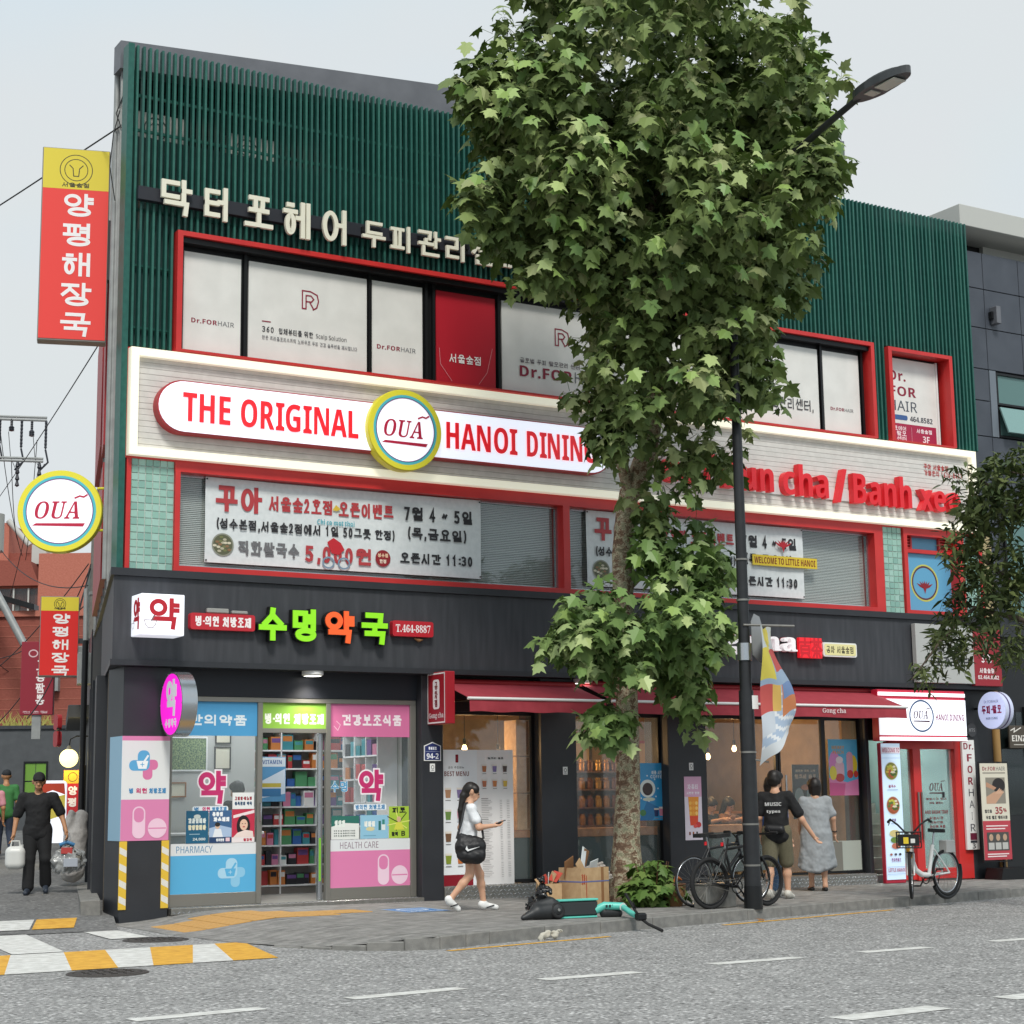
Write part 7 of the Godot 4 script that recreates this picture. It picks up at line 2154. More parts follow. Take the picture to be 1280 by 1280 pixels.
	part("top_bar", tube_mesh([Vector3(-.1, 1.87, .02), Vector3(.62, 1.86, .1)], .016), M.dull_steel, t); part("bottom_bar", tube_mesh([Vector3(-.1, .1, 0), Vector3(.2, .05, .02)], .012), M.dull_steel, t)
	st = mb()
	prism(st, [Vector2(.18, 1.5), Vector2(.5, 1.2), Vector2(.5, 1.35), Vector2(.3, 2.02), Vector2(.22, 2.06), Vector2(.17, 1.95)], -.3, -.285)
	part("backing_plate", st, mat("8c9094", .5), t)
	# bicycles
	bicycle("black mountain bicycle leaning behind the lamp post", Vector3(6.62, -.045, 4.28), 4, mat("17181a", .35), 0, 8)
	bicycle("slim road bicycle with pale rims parked behind the black bicycle", Vector3(6.72, -.045, 3.78), 6, mat("202226", .35), 1, -6)
	bicycle("white step-through bicycle with front basket before the red door", Vector3(10.3, -.068, 3.95), 190, mat("d9dbda", .35), 2, 34)
	t = thing("steel_box", "scuffed grey steel utility box on the sidewalk behind the lamp post", "utility box", Vector3(6.35, -.04, 4.12), 8)
	part("cabinet", bbm(-.28, 0, -.12, .28, .3, .12, .01), M.dull_steel, t); part("lid", bbm(-.29, .3, -.13, .29, .32, .13, .004), M.dull_steel, t)
	# scooter lying on its side
	t = thing("kick_scooter", "teal and black shared scooter lying on its side at the kerb", "scooter", Vector3(3.5, -.02, 4.75), -6)
	part("deck", bbm(-.02, .02, -.05, .52, .2, .04, .02), mat("2c3032", .6), t); part("deck_edge", bbm(-.02, .2, -.06, .52, .225, .05, .006), mat("5fc4b4", .4), t); part("deck_base", bbm(-.02, .0, -.06, .5, .02, .05, .004), mat("5fc4b4", .4), t)
	part("tail", sdf_mesh([[Vector3(-.06, .1, 0), Vector3(-.3, .09, .02), .12, .09], [Vector3(-.3, .09, .02), Vector3(-.5, .03, .05), .08, .03], [Vector3(-.1, .2, 0), Vector3(-.3, .17, 0), .06, .04]], .015, .03), mat("26282a", .5), t)
	var rw = wheel(t, Vector3(-.06, .1, .09), .1, .025, Vector3(.1, .3, 1).normalized(), M.black_metal, M.rubber)
	part("neck", tube_mesh([Vector3(.5, .08, 0), Vector3(.6, .13, .04), Vector3(.82, .12, .12)], [.05, .05, .045], 12), mat("5fc4b4", .4), t)
	part("stem", tube_mesh([Vector3(.8, .12, .14), Vector3(.76, .06, .42), Vector3(.74, .02, .66)], .034, 12), mat("5fc4b4", .4), t)
	part("stem_joint", tube_mesh([Vector3(.83, .12, .08), Vector3(.79, .11, .18)], .046, 12), mat("c9d6d2", .4), t)
	pr = Print.new()
	for i in 5: pr.rect(.02 + i * .045, -.016, .05 + i * .045, .016, "1c2a2a")
	printed(pr, t, Vector3(.56, .13, .115), 0, "lettering")
	part("front_mudguard", sdf_mesh([[Vector3(.62, .05, .02), Vector3(.78, .04, .05), .07, .06]], .015, .03), mat("26282a", .5), t)
	part("handlebar", tube_mesh([Vector3(.62, .3, .55), Vector3(.7, .1, .64), Vector3(.74, .02, .68), Vector3(.78, -.05, .8), Vector3(.86, -.12, 1.0)], [.018, .017, .02, .017, .02], 8), M.rubber, t)
	part("head_unit", box_mesh(Vector3(.12, .09, .12), .02), M.black_metal, t, Vector3(.74, .03, .7)); part("brake_lever", tube_mesh([Vector3(.72, .12, .62), Vector3(.64, .2, .7)], .008, 5), M.black_metal, t)
	# black bag on it
	t = thing("black_plastic_bag", "crumpled black plastic bag behind the scooter tail", "bag", Vector3(3.5, -.02, 4.25), 10)
	part("bag", sdf_mesh([[Vector3(0, .12, 0), Vector3(.1, .16, .02), .12, .1], [Vector3(.08, .2, 0), Vector3(.12, .34, 0), .07, .06], [Vector3(.12, .34, 0), Vector3(.06, .42, .02), .05, .02], [Vector3(-.1, .07, .06), Vector3(-.26, .05, .12), .07, .03]], .014, .04, .05), mat("131416", .28), t)
	# cartons by the tree
	var cbs = [["big brown carton with red lettering full of cardboard beside the tree", 5.2, 2.72, .54, .52, .42, 12], ["small brown carton of waste paper left of the big carton", 4.7, 2.62, .24, .32, .3, -6]]
	for c in cbs:
		t = thing("cardboard_carton", c[0], "carton", Vector3(c[1], -.035, c[2]), c[6], "cartons beside the tree")
		var w = c[3] / 2; var h = c[4]; var d = c[5] / 2
		st = mb()
		bb(st, -w, 0, -d, w, .01, d); bb(st, -w, .01, d - .008, w, h, d); bb(st, -w, .01, -d, w, h, -d + .008); bb(st, -w, .01, -d + .008, -w + .008, h, d - .008); bb(st, w - .008, .01, -d + .008, w, h, d - .008)
		part("walls", st, M.card, t)
		if h > .4:
			pr = Print.new()
			pr.ko("감자", -.26, .3, -.18, .44, .012, "a8482e"); pr.rect(-.17, .08, -.155, .42, "a8482e"); pr.la("potato", -.28, .06, -.2, .09, "a8482e")
			printed(pr, t, Vector3(0, 0, d + .001), 0, "lettering")
			part("strap", bbm(-w - .003, .33, -d - .003, w + .003, .345, d + .003), mat("5f6fa8", .5), t)
			part("tape", bbm(.12, .01, d, .17, h, d + .002), M.card_dark, t)
			for fl in [[-.2, .5, -.08, .22, .3, 20, .2], [-.02, .55, .0, .1, .5, -25, -.1], [.06, .56, -.06, .14, .4, -18, .1], [-.14, .5, .1, .16, .26, 30, -.2], [.1, .5, .08, .2, .24, 12, .3]]:
				var o = part("scrap", box_mesh(Vector3(fl[3], fl[4], .008)), [M.card, M.card_dark, M.cloth_white][rng.randi() % 3], t, Vector3(fl[0], fl[1], fl[2]))
				o.rotation_degrees = Vector3(fl[6] * 60, 15, fl[5])
			# egg tray
			st = mb()
			for i in 6:
				for j in 5: lathe(st, [Vector2(.028, 0), Vector2(.012, .035), Vector2(0, .036)], 8, Transform3D(Basis.IDENTITY, Vector3(i * .055, 0, j * .055)))
			bb(st, -.03, -.012, -.03, .305, 0, .25)
			var et = part("egg_tray", st, mat("a8a29c", .9), t, Vector3(.08, .5, -.02))
			et.rotation_degrees = Vector3(50, 10, 18)
		else:
			for i in 5:
				var o = part("scrap", box_mesh(Vector3(.16, .16, .006)), [M.card, mat("b8483a", .7), M.cloth_white][i % 3], t, Vector3(-.06 + i * .03, .33 + .02 * i, -.08 + .04 * i))
				o.rotation_degrees = Vector3(20 * i - 40, 30 * i, 15)
	t = thing("wicker_basket", "brown woven basket tucked under the leafy shoots", "basket", Vector3(6.12, -.05, 3.52))
	st = mb()
	lathe(st, [Vector2(0, .0), Vector2(.1, 0), Vector2(.15, .15), Vector2(.16, .3), Vector2(.15, .3), Vector2(.13, .1)], 20)
	part("body", st, noisy("6b4a2c", "9a744a", .12, .08, .8, 1.5, 111, .3), t)
	st = mb(); torus(st, Vector3(0, .3, 0), Vector3.UP, .155, .014, 24, 6)
	part("rim", st, M.dark_wood, t); part("dry_leaf", tube_mesh([Vector3(-.05, .3, .05), Vector3(0, .4, .08), Vector3(.06, .36, .1)], [.01, .05, .01], 5), mat("b0602a", .8), t)
	t = thing("crumpled_paper", "crumpled pale paper lying in the gutter below the kerb", "litter", Vector3(2.5, gr(2.5), 5.98))
	part("paper", sdf_mesh([[Vector3(0, .03, 0), Vector3(.16, .05, 0), .03, .03], [Vector3(.1, .05, .0), Vector3(.15, .13, .02), .03, .012], [Vector3(.16, .06, 0), Vector3(.26, .09, -.02), .02, .006]], .01, .02, .04), mat("b9b5a8", .9), t)
	t = thing("dry_leaf", "small brown leaf lying in the gutter left of the lamp post", "litter", Vector3(6.5, gr(6.5), 4.95))
	part("leaf", lobed_leaf(.12), M.card_dark, t, Vector3(0, .02, 0)).rotation_degrees = Vector3(-80, 30, 0)

# ---------------------------------------------------------------- people
# surface round tapered bones [a, b, radius a, radius b], joined smoothly, meshed as surface nets
func sdf_add(st, bones, cell, k, lump = 0.0):
	var lo = Vector3.ONE * 1e9; var hi = -lo
	for b in bones:
		var r = maxf(b[2], b[3]) + k * .5 + cell * 2.5 + lump
		for p in [b[0], b[1]]:
			lo = lo.min(p - Vector3.ONE * r); hi = hi.max(p + Vector3.ONE * r)
	var nx = int((hi.x - lo.x) / cell) + 2; var ny = int((hi.y - lo.y) / cell) + 2; var nz = int((hi.z - lo.z) / cell) + 2
	var f = PackedFloat32Array()
	f.resize(nx * ny * nz)
	f.fill(9.0)
	var ns = FastNoiseLite.new()
	ns.seed = 11; ns.frequency = 7.0; ns.fractal_octaves = 2
	for b in bones:
		var a: Vector3 = b[0]
		var e: Vector3 = b[1] - a
		var ee = maxf(e.length_squared(), 1e-8)
		var ra: float = b[2]; var rb: float = b[3]
		var m = maxf(ra, rb) + k + cell * 2.0 + lump
		var l0 = (a.min(b[1]) - Vector3.ONE * m - lo) / cell
		var h0 = (a.max(b[1]) + Vector3.ONE * m - lo) / cell
		var x0 = maxi(int(l0.x), 0); var x1 = mini(int(h0.x) + 1, nx - 1)
		var y0 = maxi(int(l0.y), 0); var y1 = mini(int(h0.y) + 1, ny - 1)
		var z0 = maxi(int(l0.z), 0); var z1 = mini(int(h0.z) + 1, nz - 1)
		for iz in range(z0, z1 + 1):
			for iy in range(y0, y1 + 1):
				var row = (iz * ny + iy) * nx
				var py = lo.y + iy * cell; var pz = lo.z + iz * cell
				for ix in range(x0, x1 + 1):
					var p = Vector3(lo.x + ix * cell, py, pz) - a
					var t = clampf(p.dot(e) / ee, 0.0, 1.0)
					var d = (p - e * t).length() - (ra + (rb - ra) * t)
					var o = f[row + ix]
					if o < 8.0:
						var h = maxf(k - absf(o - d), 0.0) / k
						d = minf(o, d) - h * h * k * .25
					f[row + ix] = d
	if lump > 0.0:
		for i in f.size():
			if f[i] < 8.0:
				f[i] += ns.get_noise_3d(i % nx * cell, (i / nx) % ny * cell, i / (nx * ny) * cell) * lump * 1.6
	var vid = {}
	var vp = []; var vn = []
	var off = [0, 1, nx, nx + 1, nx * ny, nx * ny + 1, nx * ny + nx, nx * ny + nx + 1]
	var corner = []
	for c in 8: corner.append(Vector3(c & 1, (c >> 1) & 1, c >> 2))
	var edges = [[0, 1], [2, 3], [4, 5], [6, 7], [0, 2], [1, 3], [4, 6], [5, 7], [0, 4], [1, 5], [2, 6], [3, 7]]
	for iz in nz - 1:
		for iy in ny - 1:
			var row = (iz * ny + iy) * nx
			for ix in nx - 1:
				var i = row + ix
				var v0 = f[i]
				if v0 > cell * 2.0 or v0 < -cell * 2.0: continue
				var v = [v0, f[i + 1], f[i + off[2]], f[i + off[3]], f[i + off[4]], f[i + off[5]], f[i + off[6]], f[i + off[7]]]
				var neg = 0
				for q in v:
					if q < 0.0: neg += 1
				if neg == 0 or neg == 8: continue
				var s = Vector3.ZERO; var n = 0
				for e in edges:
					if (v[e[0]] < 0.0) != (v[e[1]] < 0.0):
						var t = v[e[0]] / (v[e[0]] - v[e[1]])
						s += corner[e[0]].lerp(corner[e[1]], t); n += 1
				s /= n
				vid[i] = vp.size()
				vp.append(lo + (Vector3(ix, iy, iz) + s) * cell)
				vn.append(Vector3(v[1] + v[3] + v[5] + v[7] - v[0] - v[2] - v[4] - v[6], v[2] + v[3] + v[6] + v[7] - v[0] - v[1] - v[4] - v[5], v[4] + v[5] + v[6] + v[7] - v[0] - v[1] - v[2] - v[3]).normalized())
	var ax = [1, nx, nx * ny]
	for i in vid:
		for d in 3:
			var j = i + ax[d]
			if j >= f.size() or (f[i] < 0.0) == (f[j] < 0.0): continue
			var u = ax[(d + 1) % 3]; var w = ax[(d + 2) % 3]
			var q = [i, i - u, i - u - w, i - w]
			if not (vid.has(q[1]) and vid.has(q[2]) and vid.has(q[3])): continue
			var a = vid[q[0]]; var b = vid[q[1]]; var c = vid[q[2]]; var e = vid[q[3]]
			tri(st, vp[a], vp[b], vp[c], vn[a], vn[b], vn[c])
			tri(st, vp[a], vp[c], vp[e], vn[a], vn[c], vn[e])
func sdf_mesh(bones, cell, k, lump = 0.0):
	var st = mb()
	sdf_add(st, bones, cell, k, lump)
	return st.commit()
func pose(h):      # a standing figure of height h facing +z; x is its left
	var s = h / 1.7
	var j = {"hip": Vector3(0, .92, 0), "chest": Vector3(0, 1.25, .01), "neck": Vector3(0, 1.43, -.01), "head": Vector3(0, 1.585, .02), "look": 0.0,
		"ls": Vector3(.185, 1.37, 0), "rs": Vector3(-.185, 1.37, 0), "le": Vector3(.23, 1.09, -.02), "re": Vector3(-.23, 1.09, -.02), "lw": Vector3(.24, .85, .06), "rw": Vector3(-.24, .85, .06),
		"lh": Vector3(.09, .9, 0), "rh": Vector3(-.09, .9, 0), "lk": Vector3(.1, .49, .03), "rk": Vector3(-.1, .49, .03), "la": Vector3(.1, .08, -.01), "ra": Vector3(-.1, .08, -.01), "lt": Vector3(.12, .03, .16), "rt": Vector3(-.12, .03, .16)}
	for k in j:
		if j[k] is Vector3: j[k] *= s
	j.s = s
	return j
func hand_bones(w, dir, side, curl):     # palm, four fingers and a thumb from the wrist w along dir
	dir = dir.normalized()
	var sidev = (side - dir * side.dot(dir)).normalized()
	var nrm = dir.cross(sidev)
	var bones = [[w, w + dir * .035, .026, .028]]
	for i in 4:
		var o = sidev * (.028 - i * .019)
		var L = [.068, .078, .072, .055][i]
		var a = w + dir * .04 + o * .8
		var b = w + dir * .085 + o
		var c = b + (dir * cos(curl) + nrm * sin(curl)) * L * .55
		var d = c + (dir * cos(curl * 2) + nrm * sin(curl * 2)) * L * .45
		bones.append([a, b, .015, .0125]); bones.append([b, c, .0115, .0105]); bones.append([c, d, .0105, .0085])
	var t0 = w + dir * .03 + sidev * .025
	var t1 = t0 + (dir * .7 + sidev * .7 + nrm * .3).normalized() * .04
	bones.append([t0, t1, .015, .0125]); bones.append([t1, t1 + (dir + nrm * .4).normalized() * .032, .012, .0095])
	return bones
func person(label, at, yaw, j, skin, wear, opts = {}):
	var t = thing("person", label, "person", at, yaw, opts.get("group", ""))
	var s = j.s
	var st = mb()
	var w = opts.get("build", 1.0)
	var leg = opts.get("leg", 1.0)
	sdf_add(st, [[j.hip + Vector3(.06, .02, 0), j.hip - Vector3(.06, -.02, 0), .105 * s * w, .105 * s * w], [j.hip, j.chest, .115 * s * w, .12 * s * w], [j.chest + Vector3(.07, .04, 0), j.chest + Vector3(-.07, .04, 0), .1 * s * w, .1 * s * w],
		[j.ls, j.rs, .06 * s, .06 * s], [j.chest, j.neck, .07 * s, .056 * s], [j.neck, j.head - Vector3(0, .03, 0), .052 * s, .05 * s],
		[j.ls, j.le, .054 * s * w, .042 * s], [j.le, j.lw, .041 * s, .028 * s], [j.rs, j.re, .054 * s * w, .042 * s], [j.re, j.rw, .041 * s, .028 * s],
		[j.lh, j.lk, .085 * s * w * leg, .056 * s], [j.lk, j.lk.lerp(j.la, .35), .056 * s, .055 * s * leg], [j.lk.lerp(j.la, .35), j.la, .055 * s * leg, .035 * s], [j.rh, j.rk, .085 * s * w * leg, .056 * s], [j.rk, j.rk.lerp(j.ra, .35), .056 * s, .055 * s * leg], [j.rk.lerp(j.ra, .35), j.ra, .055 * s * leg, .035 * s],
		[j.la, j.lt, .036 * s, .028 * s], [j.ra, j.rt, .036 * s, .028 * s]], .015, .035)
	var hb = Basis(Vector3.UP, deg_to_rad(j.look)) * Basis(Vector3.RIGHT, deg_to_rad(opts.get("nod", 0)))
	var H = func(x, y, z): return j.head + hb * (Vector3(x, y, z) * s)
	var R = s
	sdf_add(st, [[H.call(0, .035, -.015), H.call(0, .035, .0), .088 * R, .086 * R], [H.call(0, -.03, .03), H.call(0, -.07, .05), .066 * R, .042 * R], [H.call(0, .02, .06), H.call(0, -.03, .065), .045 * R, .045 * R], [H.call(0, .01, .1), H.call(0, -.025, .112), .01 * R, .016 * R],
		[H.call(.083, .0, -.01), H.call(.085, .03, -.015), .016 * R, .018 * R], [H.call(-.083, .0, -.01), H.call(-.085, .03, -.015), .016 * R, .018 * R], [H.call(.03, -.065, .083), H.call(-.03, -.065, .083), .012 * R, .012 * R], [H.call(0, -.06, -.01), j.neck, .05 * R, .05 * R]], .0085, .02)
	for q in [[j.lw, j.le, j.get("lp", Vector3(0, 0, 1))], [j.rw, j.re, j.get("rp", Vector3(0, 0, 1))]]:
		sdf_add(st, hand_bones(q[0], q[0] - q[1], q[2], opts.get("curl", .4)), .0055, .008)
	part("body", st, skin, t)
	if not opts.get("noface", false):
		var em = mat("1d1715", .3)
		for x in [-.032, .032]:
			var e = mb(); lathe(e, [Vector2(0, -.007), Vector2(.011, -.003), Vector2(.012, .002), Vector2(0, .007)], 10, Transform3D(hb, H.call(x, .005, .098)))
			part("eye", e, em, t)
			part("eyebrow", tube_mesh([H.call(x * .5, .033, .1), H.call(x * 1.5, .032, .09)], .004, 5), em, t)
		part("mouth", tube_mesh([H.call(-.022, -.066, .093), H.call(0, -.068, .098), H.call(.022, -.066, .093)], .005, 5), mat("9a5a52", .5), t)
	for c in wear: part(c[0], sdf_mesh(c[1].call(j, s, w, H), c[3] if c.size() > 3 else .014, c[4] if c.size() > 4 else .03, c[5] if c.size() > 5 else 0.0), c[2], t)
	return t
# clothing shapes
func c_shirt(j, s, w, _H, sleeve = .62, hem = -.03, loose = 1.0):
	var le = j.ls.lerp(j.le, sleeve); var re = j.rs.lerp(j.re, sleeve)
	return [[j.hip + Vector3(.065, hem * s, 0), j.hip + Vector3(-.065, hem * s, 0), .118 * s * w * loose, .118 * s * w * loose], [j.hip + Vector3(.03, .03, 0), j.chest + Vector3(.04, 0, 0), .125 * s * w * loose, .125 * s * w], [j.hip + Vector3(-.03, .03, 0), j.chest + Vector3(-.04, 0, 0), .125 * s * w * loose, .125 * s * w], [j.chest + Vector3(.08, .04, 0), j.chest + Vector3(-.08, .04, 0), .108 * s * w, .108 * s * w],
		[j.ls, j.rs, .068 * s, .068 * s], [j.ls, le, .068 * s * w, .068 * s * loose], [j.rs, re, .068 * s * w, .068 * s * loose], [j.chest, j.neck - Vector3(0, .035, 0) * s, .085 * s, .06 * s]]
func c_skirt(j, s):
	var o = []
	for i in 26:
		var a = TAU * i / 26
		var r = .29 + .022 * sin(i * 1.9)
		o.append([j.chest + Vector3(cos(a) * .1, 0, sin(a) * .07) * s, j.hip + Vector3(cos(a) * .17, -.05, sin(a) * .13) * s, .06 * s, .05 * s])
		o.append([j.hip + Vector3(cos(a) * .17, -.05, sin(a) * .13) * s, Vector3(cos(a) * r * .85, .36 + .04 * sin(a * 2.0 + 1.0), sin(a) * r * .66) * s, .055 * s, .04 * s])
	return o
func c_legs(j, s, w, _H, to, loose = 1.0, flare = 1.0):
	var o = [[j.hip + Vector3(.06, .04, 0), j.hip - Vector3(.06, -.04, 0), .115 * s * w, .115 * s * w]]
	for q in [[j.lh, j.lk, j.la], [j.rh, j.rk, j.ra]]:
		if to <= 1.0: o.append([q[0], q[0].lerp(q[1], to), .098 * s * w * loose, .08 * s * loose * flare])
		else:
			o.append([q[0], q[1], .098 * s * w * loose, .07 * s * loose]); o.append([q[1], q[1].lerp(q[2], to - 1.0), .07 * s * loose, .055 * s * loose * flare])
	return o
func c_shoes(j, s, _w, _H):
	var o = []
	for q in [[j.la, j.lt], [j.ra, j.rt]]:
		var d = (q[1] - q[0]); d = d.normalized()
		o.append([q[0] - d * .035 * s + Vector3(0, -.018, 0) * s, q[1] + d * .02 * s, .046 * s, .036 * s]); o.append([q[0] + Vector3(0, .01, 0), q[0] - Vector3(0, .03, 0) * s, .044 * s, .045 * s])
	return o
func c_hair(_j, s, _w, H, back = .0):
	var o = [[H.call(0, .058, -.028), H.call(0, .055, .005), .093 * s, .09 * s], [H.call(.05, .06, .03), H.call(-.05, .06, .03), .055 * s, .055 * s], [H.call(0, .02, -.05), H.call(0, -.02, -.05), .078 * s, .062 * s]]
	if back > 0:
		for x in [-.07, .07]: o.append([H.call(x, .03, -.01), H.call(x * .95, .02 - back, -.015), .035 * s, .03 * s])
		for x in [-.04, 0, .04]: o.append([H.call(x, .0, -.06), H.call(x, .0 - back, -.06), .05 * s, .036 * s])
	return o
func build_people():
	var skin = mat("cfa083", .55); skin.subsurf_scatter_enabled = true; skin.subsurf_scatter_strength = .1
	var tan = mat("b5835f", .55)
	var black = noisy("151517", "1e1e20", .5, .03, .85, .6, 121, .2)
	var hair = noisy("0f0c0b", "241c18", .09, .06, .5, 2.0, 130, .3)
	var whitec = noisy("dadce0", "e8eaec", .3, .04, .8, 1.0, 122, .1)
	var j
	var t
	# walking woman with a phone
	j = pose(1.64)
	j.merge({"hip": Vector3(0, .88, 0), "chest": Vector3(0, 1.2, .02), "neck": Vector3(0, 1.375, .02), "head": Vector3(0, 1.515, .05), "ls": Vector3(.155, 1.315, .01), "rs": Vector3(-.155, 1.315, .01), "re": Vector3(-.2, 1.07, .1), "rw": Vector3(-.17, 1.09, .3), "le": Vector3(.2, 1.06, -.05), "lw": Vector3(.2, .86, .1),
		"lh": Vector3(.08, .86, 0), "rh": Vector3(-.08, .86, 0), "rk": Vector3(-.08, .46, .0), "ra": Vector3(-.08, .15, -.27), "rt": Vector3(-.08, .045, -.17), "lk": Vector3(.07, .46, .17), "la": Vector3(.07, .08, .22), "lt": Vector3(.07, .035, .37), "rp": Vector3(1, .2, 0)}, true)
	t = person("woman in white T-shirt with black bag walking while holding a phone", Vector3(3.44, -.02, 2.65), 74, j, skin, [
		["t_shirt", func(a, s, w, H): return c_shirt(a, s, w, H, .6, .0, 1.05), whitec, .012, .03, .006], ["shorts", func(a, s, w, H): return c_legs(a, s, w, H, .5, 1.05), black], ["shoes", c_shoes, mat("e4e4e2", .5), .01],
		["hair", func(a, s, w, H): return c_hair(a, s, w, H) + [[H.call(0, .04, -.09), H.call(0, -.06, -.105), .04, .042], [H.call(0, -.06, -.105), H.call(0, -.26, -.09), .045, .04], [H.call(0, -.26, -.09), H.call(0, -.47, -.05), .04, .015]], hair, .011, .02]], {"build": .88, "leg": .95, "nod": 14, "curl": .5})
	var st = mb()
	for sx in [[-.08, .1, -.22], [.07, .065, .3]]:      # dark swoosh-like stripe on each shoe's side
		bx(st, Vector3(sx[0] - .045, sx[1] - .02, sx[2]), Vector3(.006, .014, .11), Basis(Vector3.RIGHT, -.3))
	part("shoe_stripe", st, mat("202024", .5), t)
	var bag = thing("shoulder_bag", "black sports bag with white tick mark on the walking woman's hip", "bag", Vector3(3.44, -.02, 2.65), 74)
	part("body", sdf_mesh([[Vector3(-.22, .83, -.13), Vector3(-.24, .82, .09), .1, .1], [Vector3(-.23, .72, -.1), Vector3(-.25, .71, .07), .1, .1], [Vector3(-.22, .95, -.14), Vector3(-.22, .89, .1), .05, .05]], .013, .05, .01), mat("18181b", .55), bag)
	part("strap", tube_mesh([Vector3(-.2, .93, -.2), Vector3(-.19, 1.15, -.13), Vector3(-.1, 1.38, -.06), Vector3(.04, 1.4, .05), Vector3(-.02, 1.2, .16), Vector3(-.2, .93, .16)], .016, 6), mat("202024", .6), bag)
	var pr = Print.new()
	pr.poly([Vector2(-.1, .03), Vector2(-.07, .0), Vector2(.1, .06), Vector2(-.06, .025), Vector2(-.075, .05), Vector2(-.08, .075)], "e9e9e9")
	printed(pr, bag, Vector3(-.352, .77, -.02), -90, "tick_mark").rotation.z = .0
	var ph = thing("mobile_phone", "thin dark phone in the walking woman's hand", "phone", Vector3(3.44, -.02, 2.65), 74)
	var pb = part("body", box_mesh(Vector3(.072, .009, .145), .003), M.black_metal, ph, Vector3(-.155, 1.135, .4)); pb.rotation_degrees = Vector3(-18, 0, 0)
	part("screen", box_mesh(Vector3(.064, .002, .132)), mat("4a5a6a", .15), ph, Vector3(-.155, 1.141, .4)).rotation_degrees = Vector3(-18, 0, 0)
	# man in black T-shirt and shorts
	j = pose(1.8)
	j.merge({"rw": Vector3(-.5, .88, .18), "re": Vector3(-.36, 1.12, .06), "lw": Vector3(.26, .92, .12), "lk": Vector3(.1, .5, -.05), "la": Vector3(.1, .1, -.16), "lt": Vector3(.1, .035, .0), "rk": Vector3(-.1, .5, .14), "ra": Vector3(-.1, .08, .16), "rt": Vector3(-.12, .03, .32), "look": -20.0}, true)
	t = person("man in black T-shirt and olive shorts walking behind the lamp post", Vector3(8.35, -.055, 3.0), 128, j, skin, [
		["t_shirt", func(a, s, w, H): return c_shirt(a, s, w, H, .72, -.06, 1.12), black, .015, .03, .007], ["shorts", func(a, s, w, H): return c_legs(a, s, w, H, .92, 1.15, 1.12), noisy("5f5b48", "726d58", .4, .03, .9, .6, 123, .2)], ["shoes", c_shoes, mat("c9c6bd", .6), .012], ["hair", func(a, s, w, H): return c_hair(a, s, w, H, .04), hair, .011, .02]], {"build": 1.02})
	pr = Print.new()
	pr.la("MUSIC", -.12, .05, .12, .1, "d9d9d9"); pr.la("types", -.1, -.06, .1, -.01, "d9d9d9")
	printed(pr, t, Vector3(0, 1.27, -.158), 180, "shirt_print")
	var wb = thing("waist_bag", "small black waist bag worn by the man in olive shorts", "bag", Vector3(8.35, -.055, 3.0), 128)
	part("pouch", sdf_mesh([[Vector3(-.1, .99, -.17), Vector3(.08, 1.0, -.18), .06, .06]], .013, .03), mat("1c1c1f", .5), wb)
	# second walker beyond him, mostly hidden
	j = pose(1.72)
	j.merge({"lk": Vector3(.1, .5, .14), "la": Vector3(.1, .08, .2), "lt": Vector3(.1, .03, .36), "rk": Vector3(-.1, .48, -.06), "ra": Vector3(-.1, .1, -.2), "rt": Vector3(-.1, .035, -.05)}, true)
	person("person in blue shirt and jeans half hidden behind the lamp post", Vector3(8.72, -.055, 2.45), 105, j, skin, [["shirt", func(a, s, w, H): return c_shirt(a, s, w, H, .8, -.05, 1.08), noisy("2f4f86", "3b5c94", .4, .03, .85, .5, 124, .2)], ["jeans", func(a, s, w, H): return c_legs(a, s, w, H, 1.9, 1.05, 1.2), noisy("3f5a7c", "54708f", .3, .04, .85, .5, 125, .25)], ["shoes", c_shoes, mat("bdbab2", .6), .012], ["hair", func(a, s, w, H): return c_hair(a, s, w, H, .1), hair, .011, .02]])
	# woman in the grey dress
	j = pose(1.72)
	j.merge({"rw": Vector3(-.3, .88, .05), "re": Vector3(-.27, 1.12, -.02), "lw": Vector3(.22, .95, .2), "le": Vector3(.23, 1.13, .02), "look": 12.0, "lk": Vector3(.09, .49, .05), "la": Vector3(.09, .08, .06), "lt": Vector3(.1, .03, .22), "ra": Vector3(-.09, .08, -.1), "rt": Vector3(-.1, .03, .06), "rk": Vector3(-.09, .48, -.02)}, true)
	var greyc = noisy("8f9396", "a6aaad", .22, .05, .9, 1.5, 126, .15)
	t = person("woman with bobbed black hair in a loose pale grey dress facing the shop", Vector3(10.38, -.07, 1.5), 150, j, skin, [
		["dress", func(a, s, w, H): return c_shirt(a, s, w, H, .75, .1, 1.15) + c_skirt(a, s), greyc, .016, .05, .008],
		["hair", func(a, s, w, H): return c_hair(a, s, w, H, .1), hair, .011, .025], ["sandals", func(a, s, w, H): return [[a.la - Vector3(0, .05, .04), a.lt + Vector3(0, -.008, .03), .035, .03], [a.ra - Vector3(0, .05, .04), a.rt + Vector3(0, -.008, .03), .035, .03]], mat("1c1b1b", .6), .011]], {"build": .95})
	part("bracelet", tube_mesh([j.rw + Vector3(.0, .03, -.01), j.rw + Vector3(0, .045, -.015)], .038, 14), M.black_metal, t)
	# man with the cap in the alley
	j = pose(1.7)
	j.merge({"rs": Vector3(-.21, 1.38, 0), "ls": Vector3(.21, 1.38, 0), "re": Vector3(-.3, 1.1, -.02), "rw": Vector3(-.33, .86, .06), "le": Vector3(.33, 1.12, .0), "lw": Vector3(.4, .9, .1), "lk": Vector3(.12, .5, .08), "la": Vector3(.13, .13, -.08), "lt": Vector3(.14, .05, .07), "rk": Vector3(-.1, .49, .08), "ra": Vector3(-.11, .08, .1), "rt": Vector3(-.13, .03, .25)}, true)
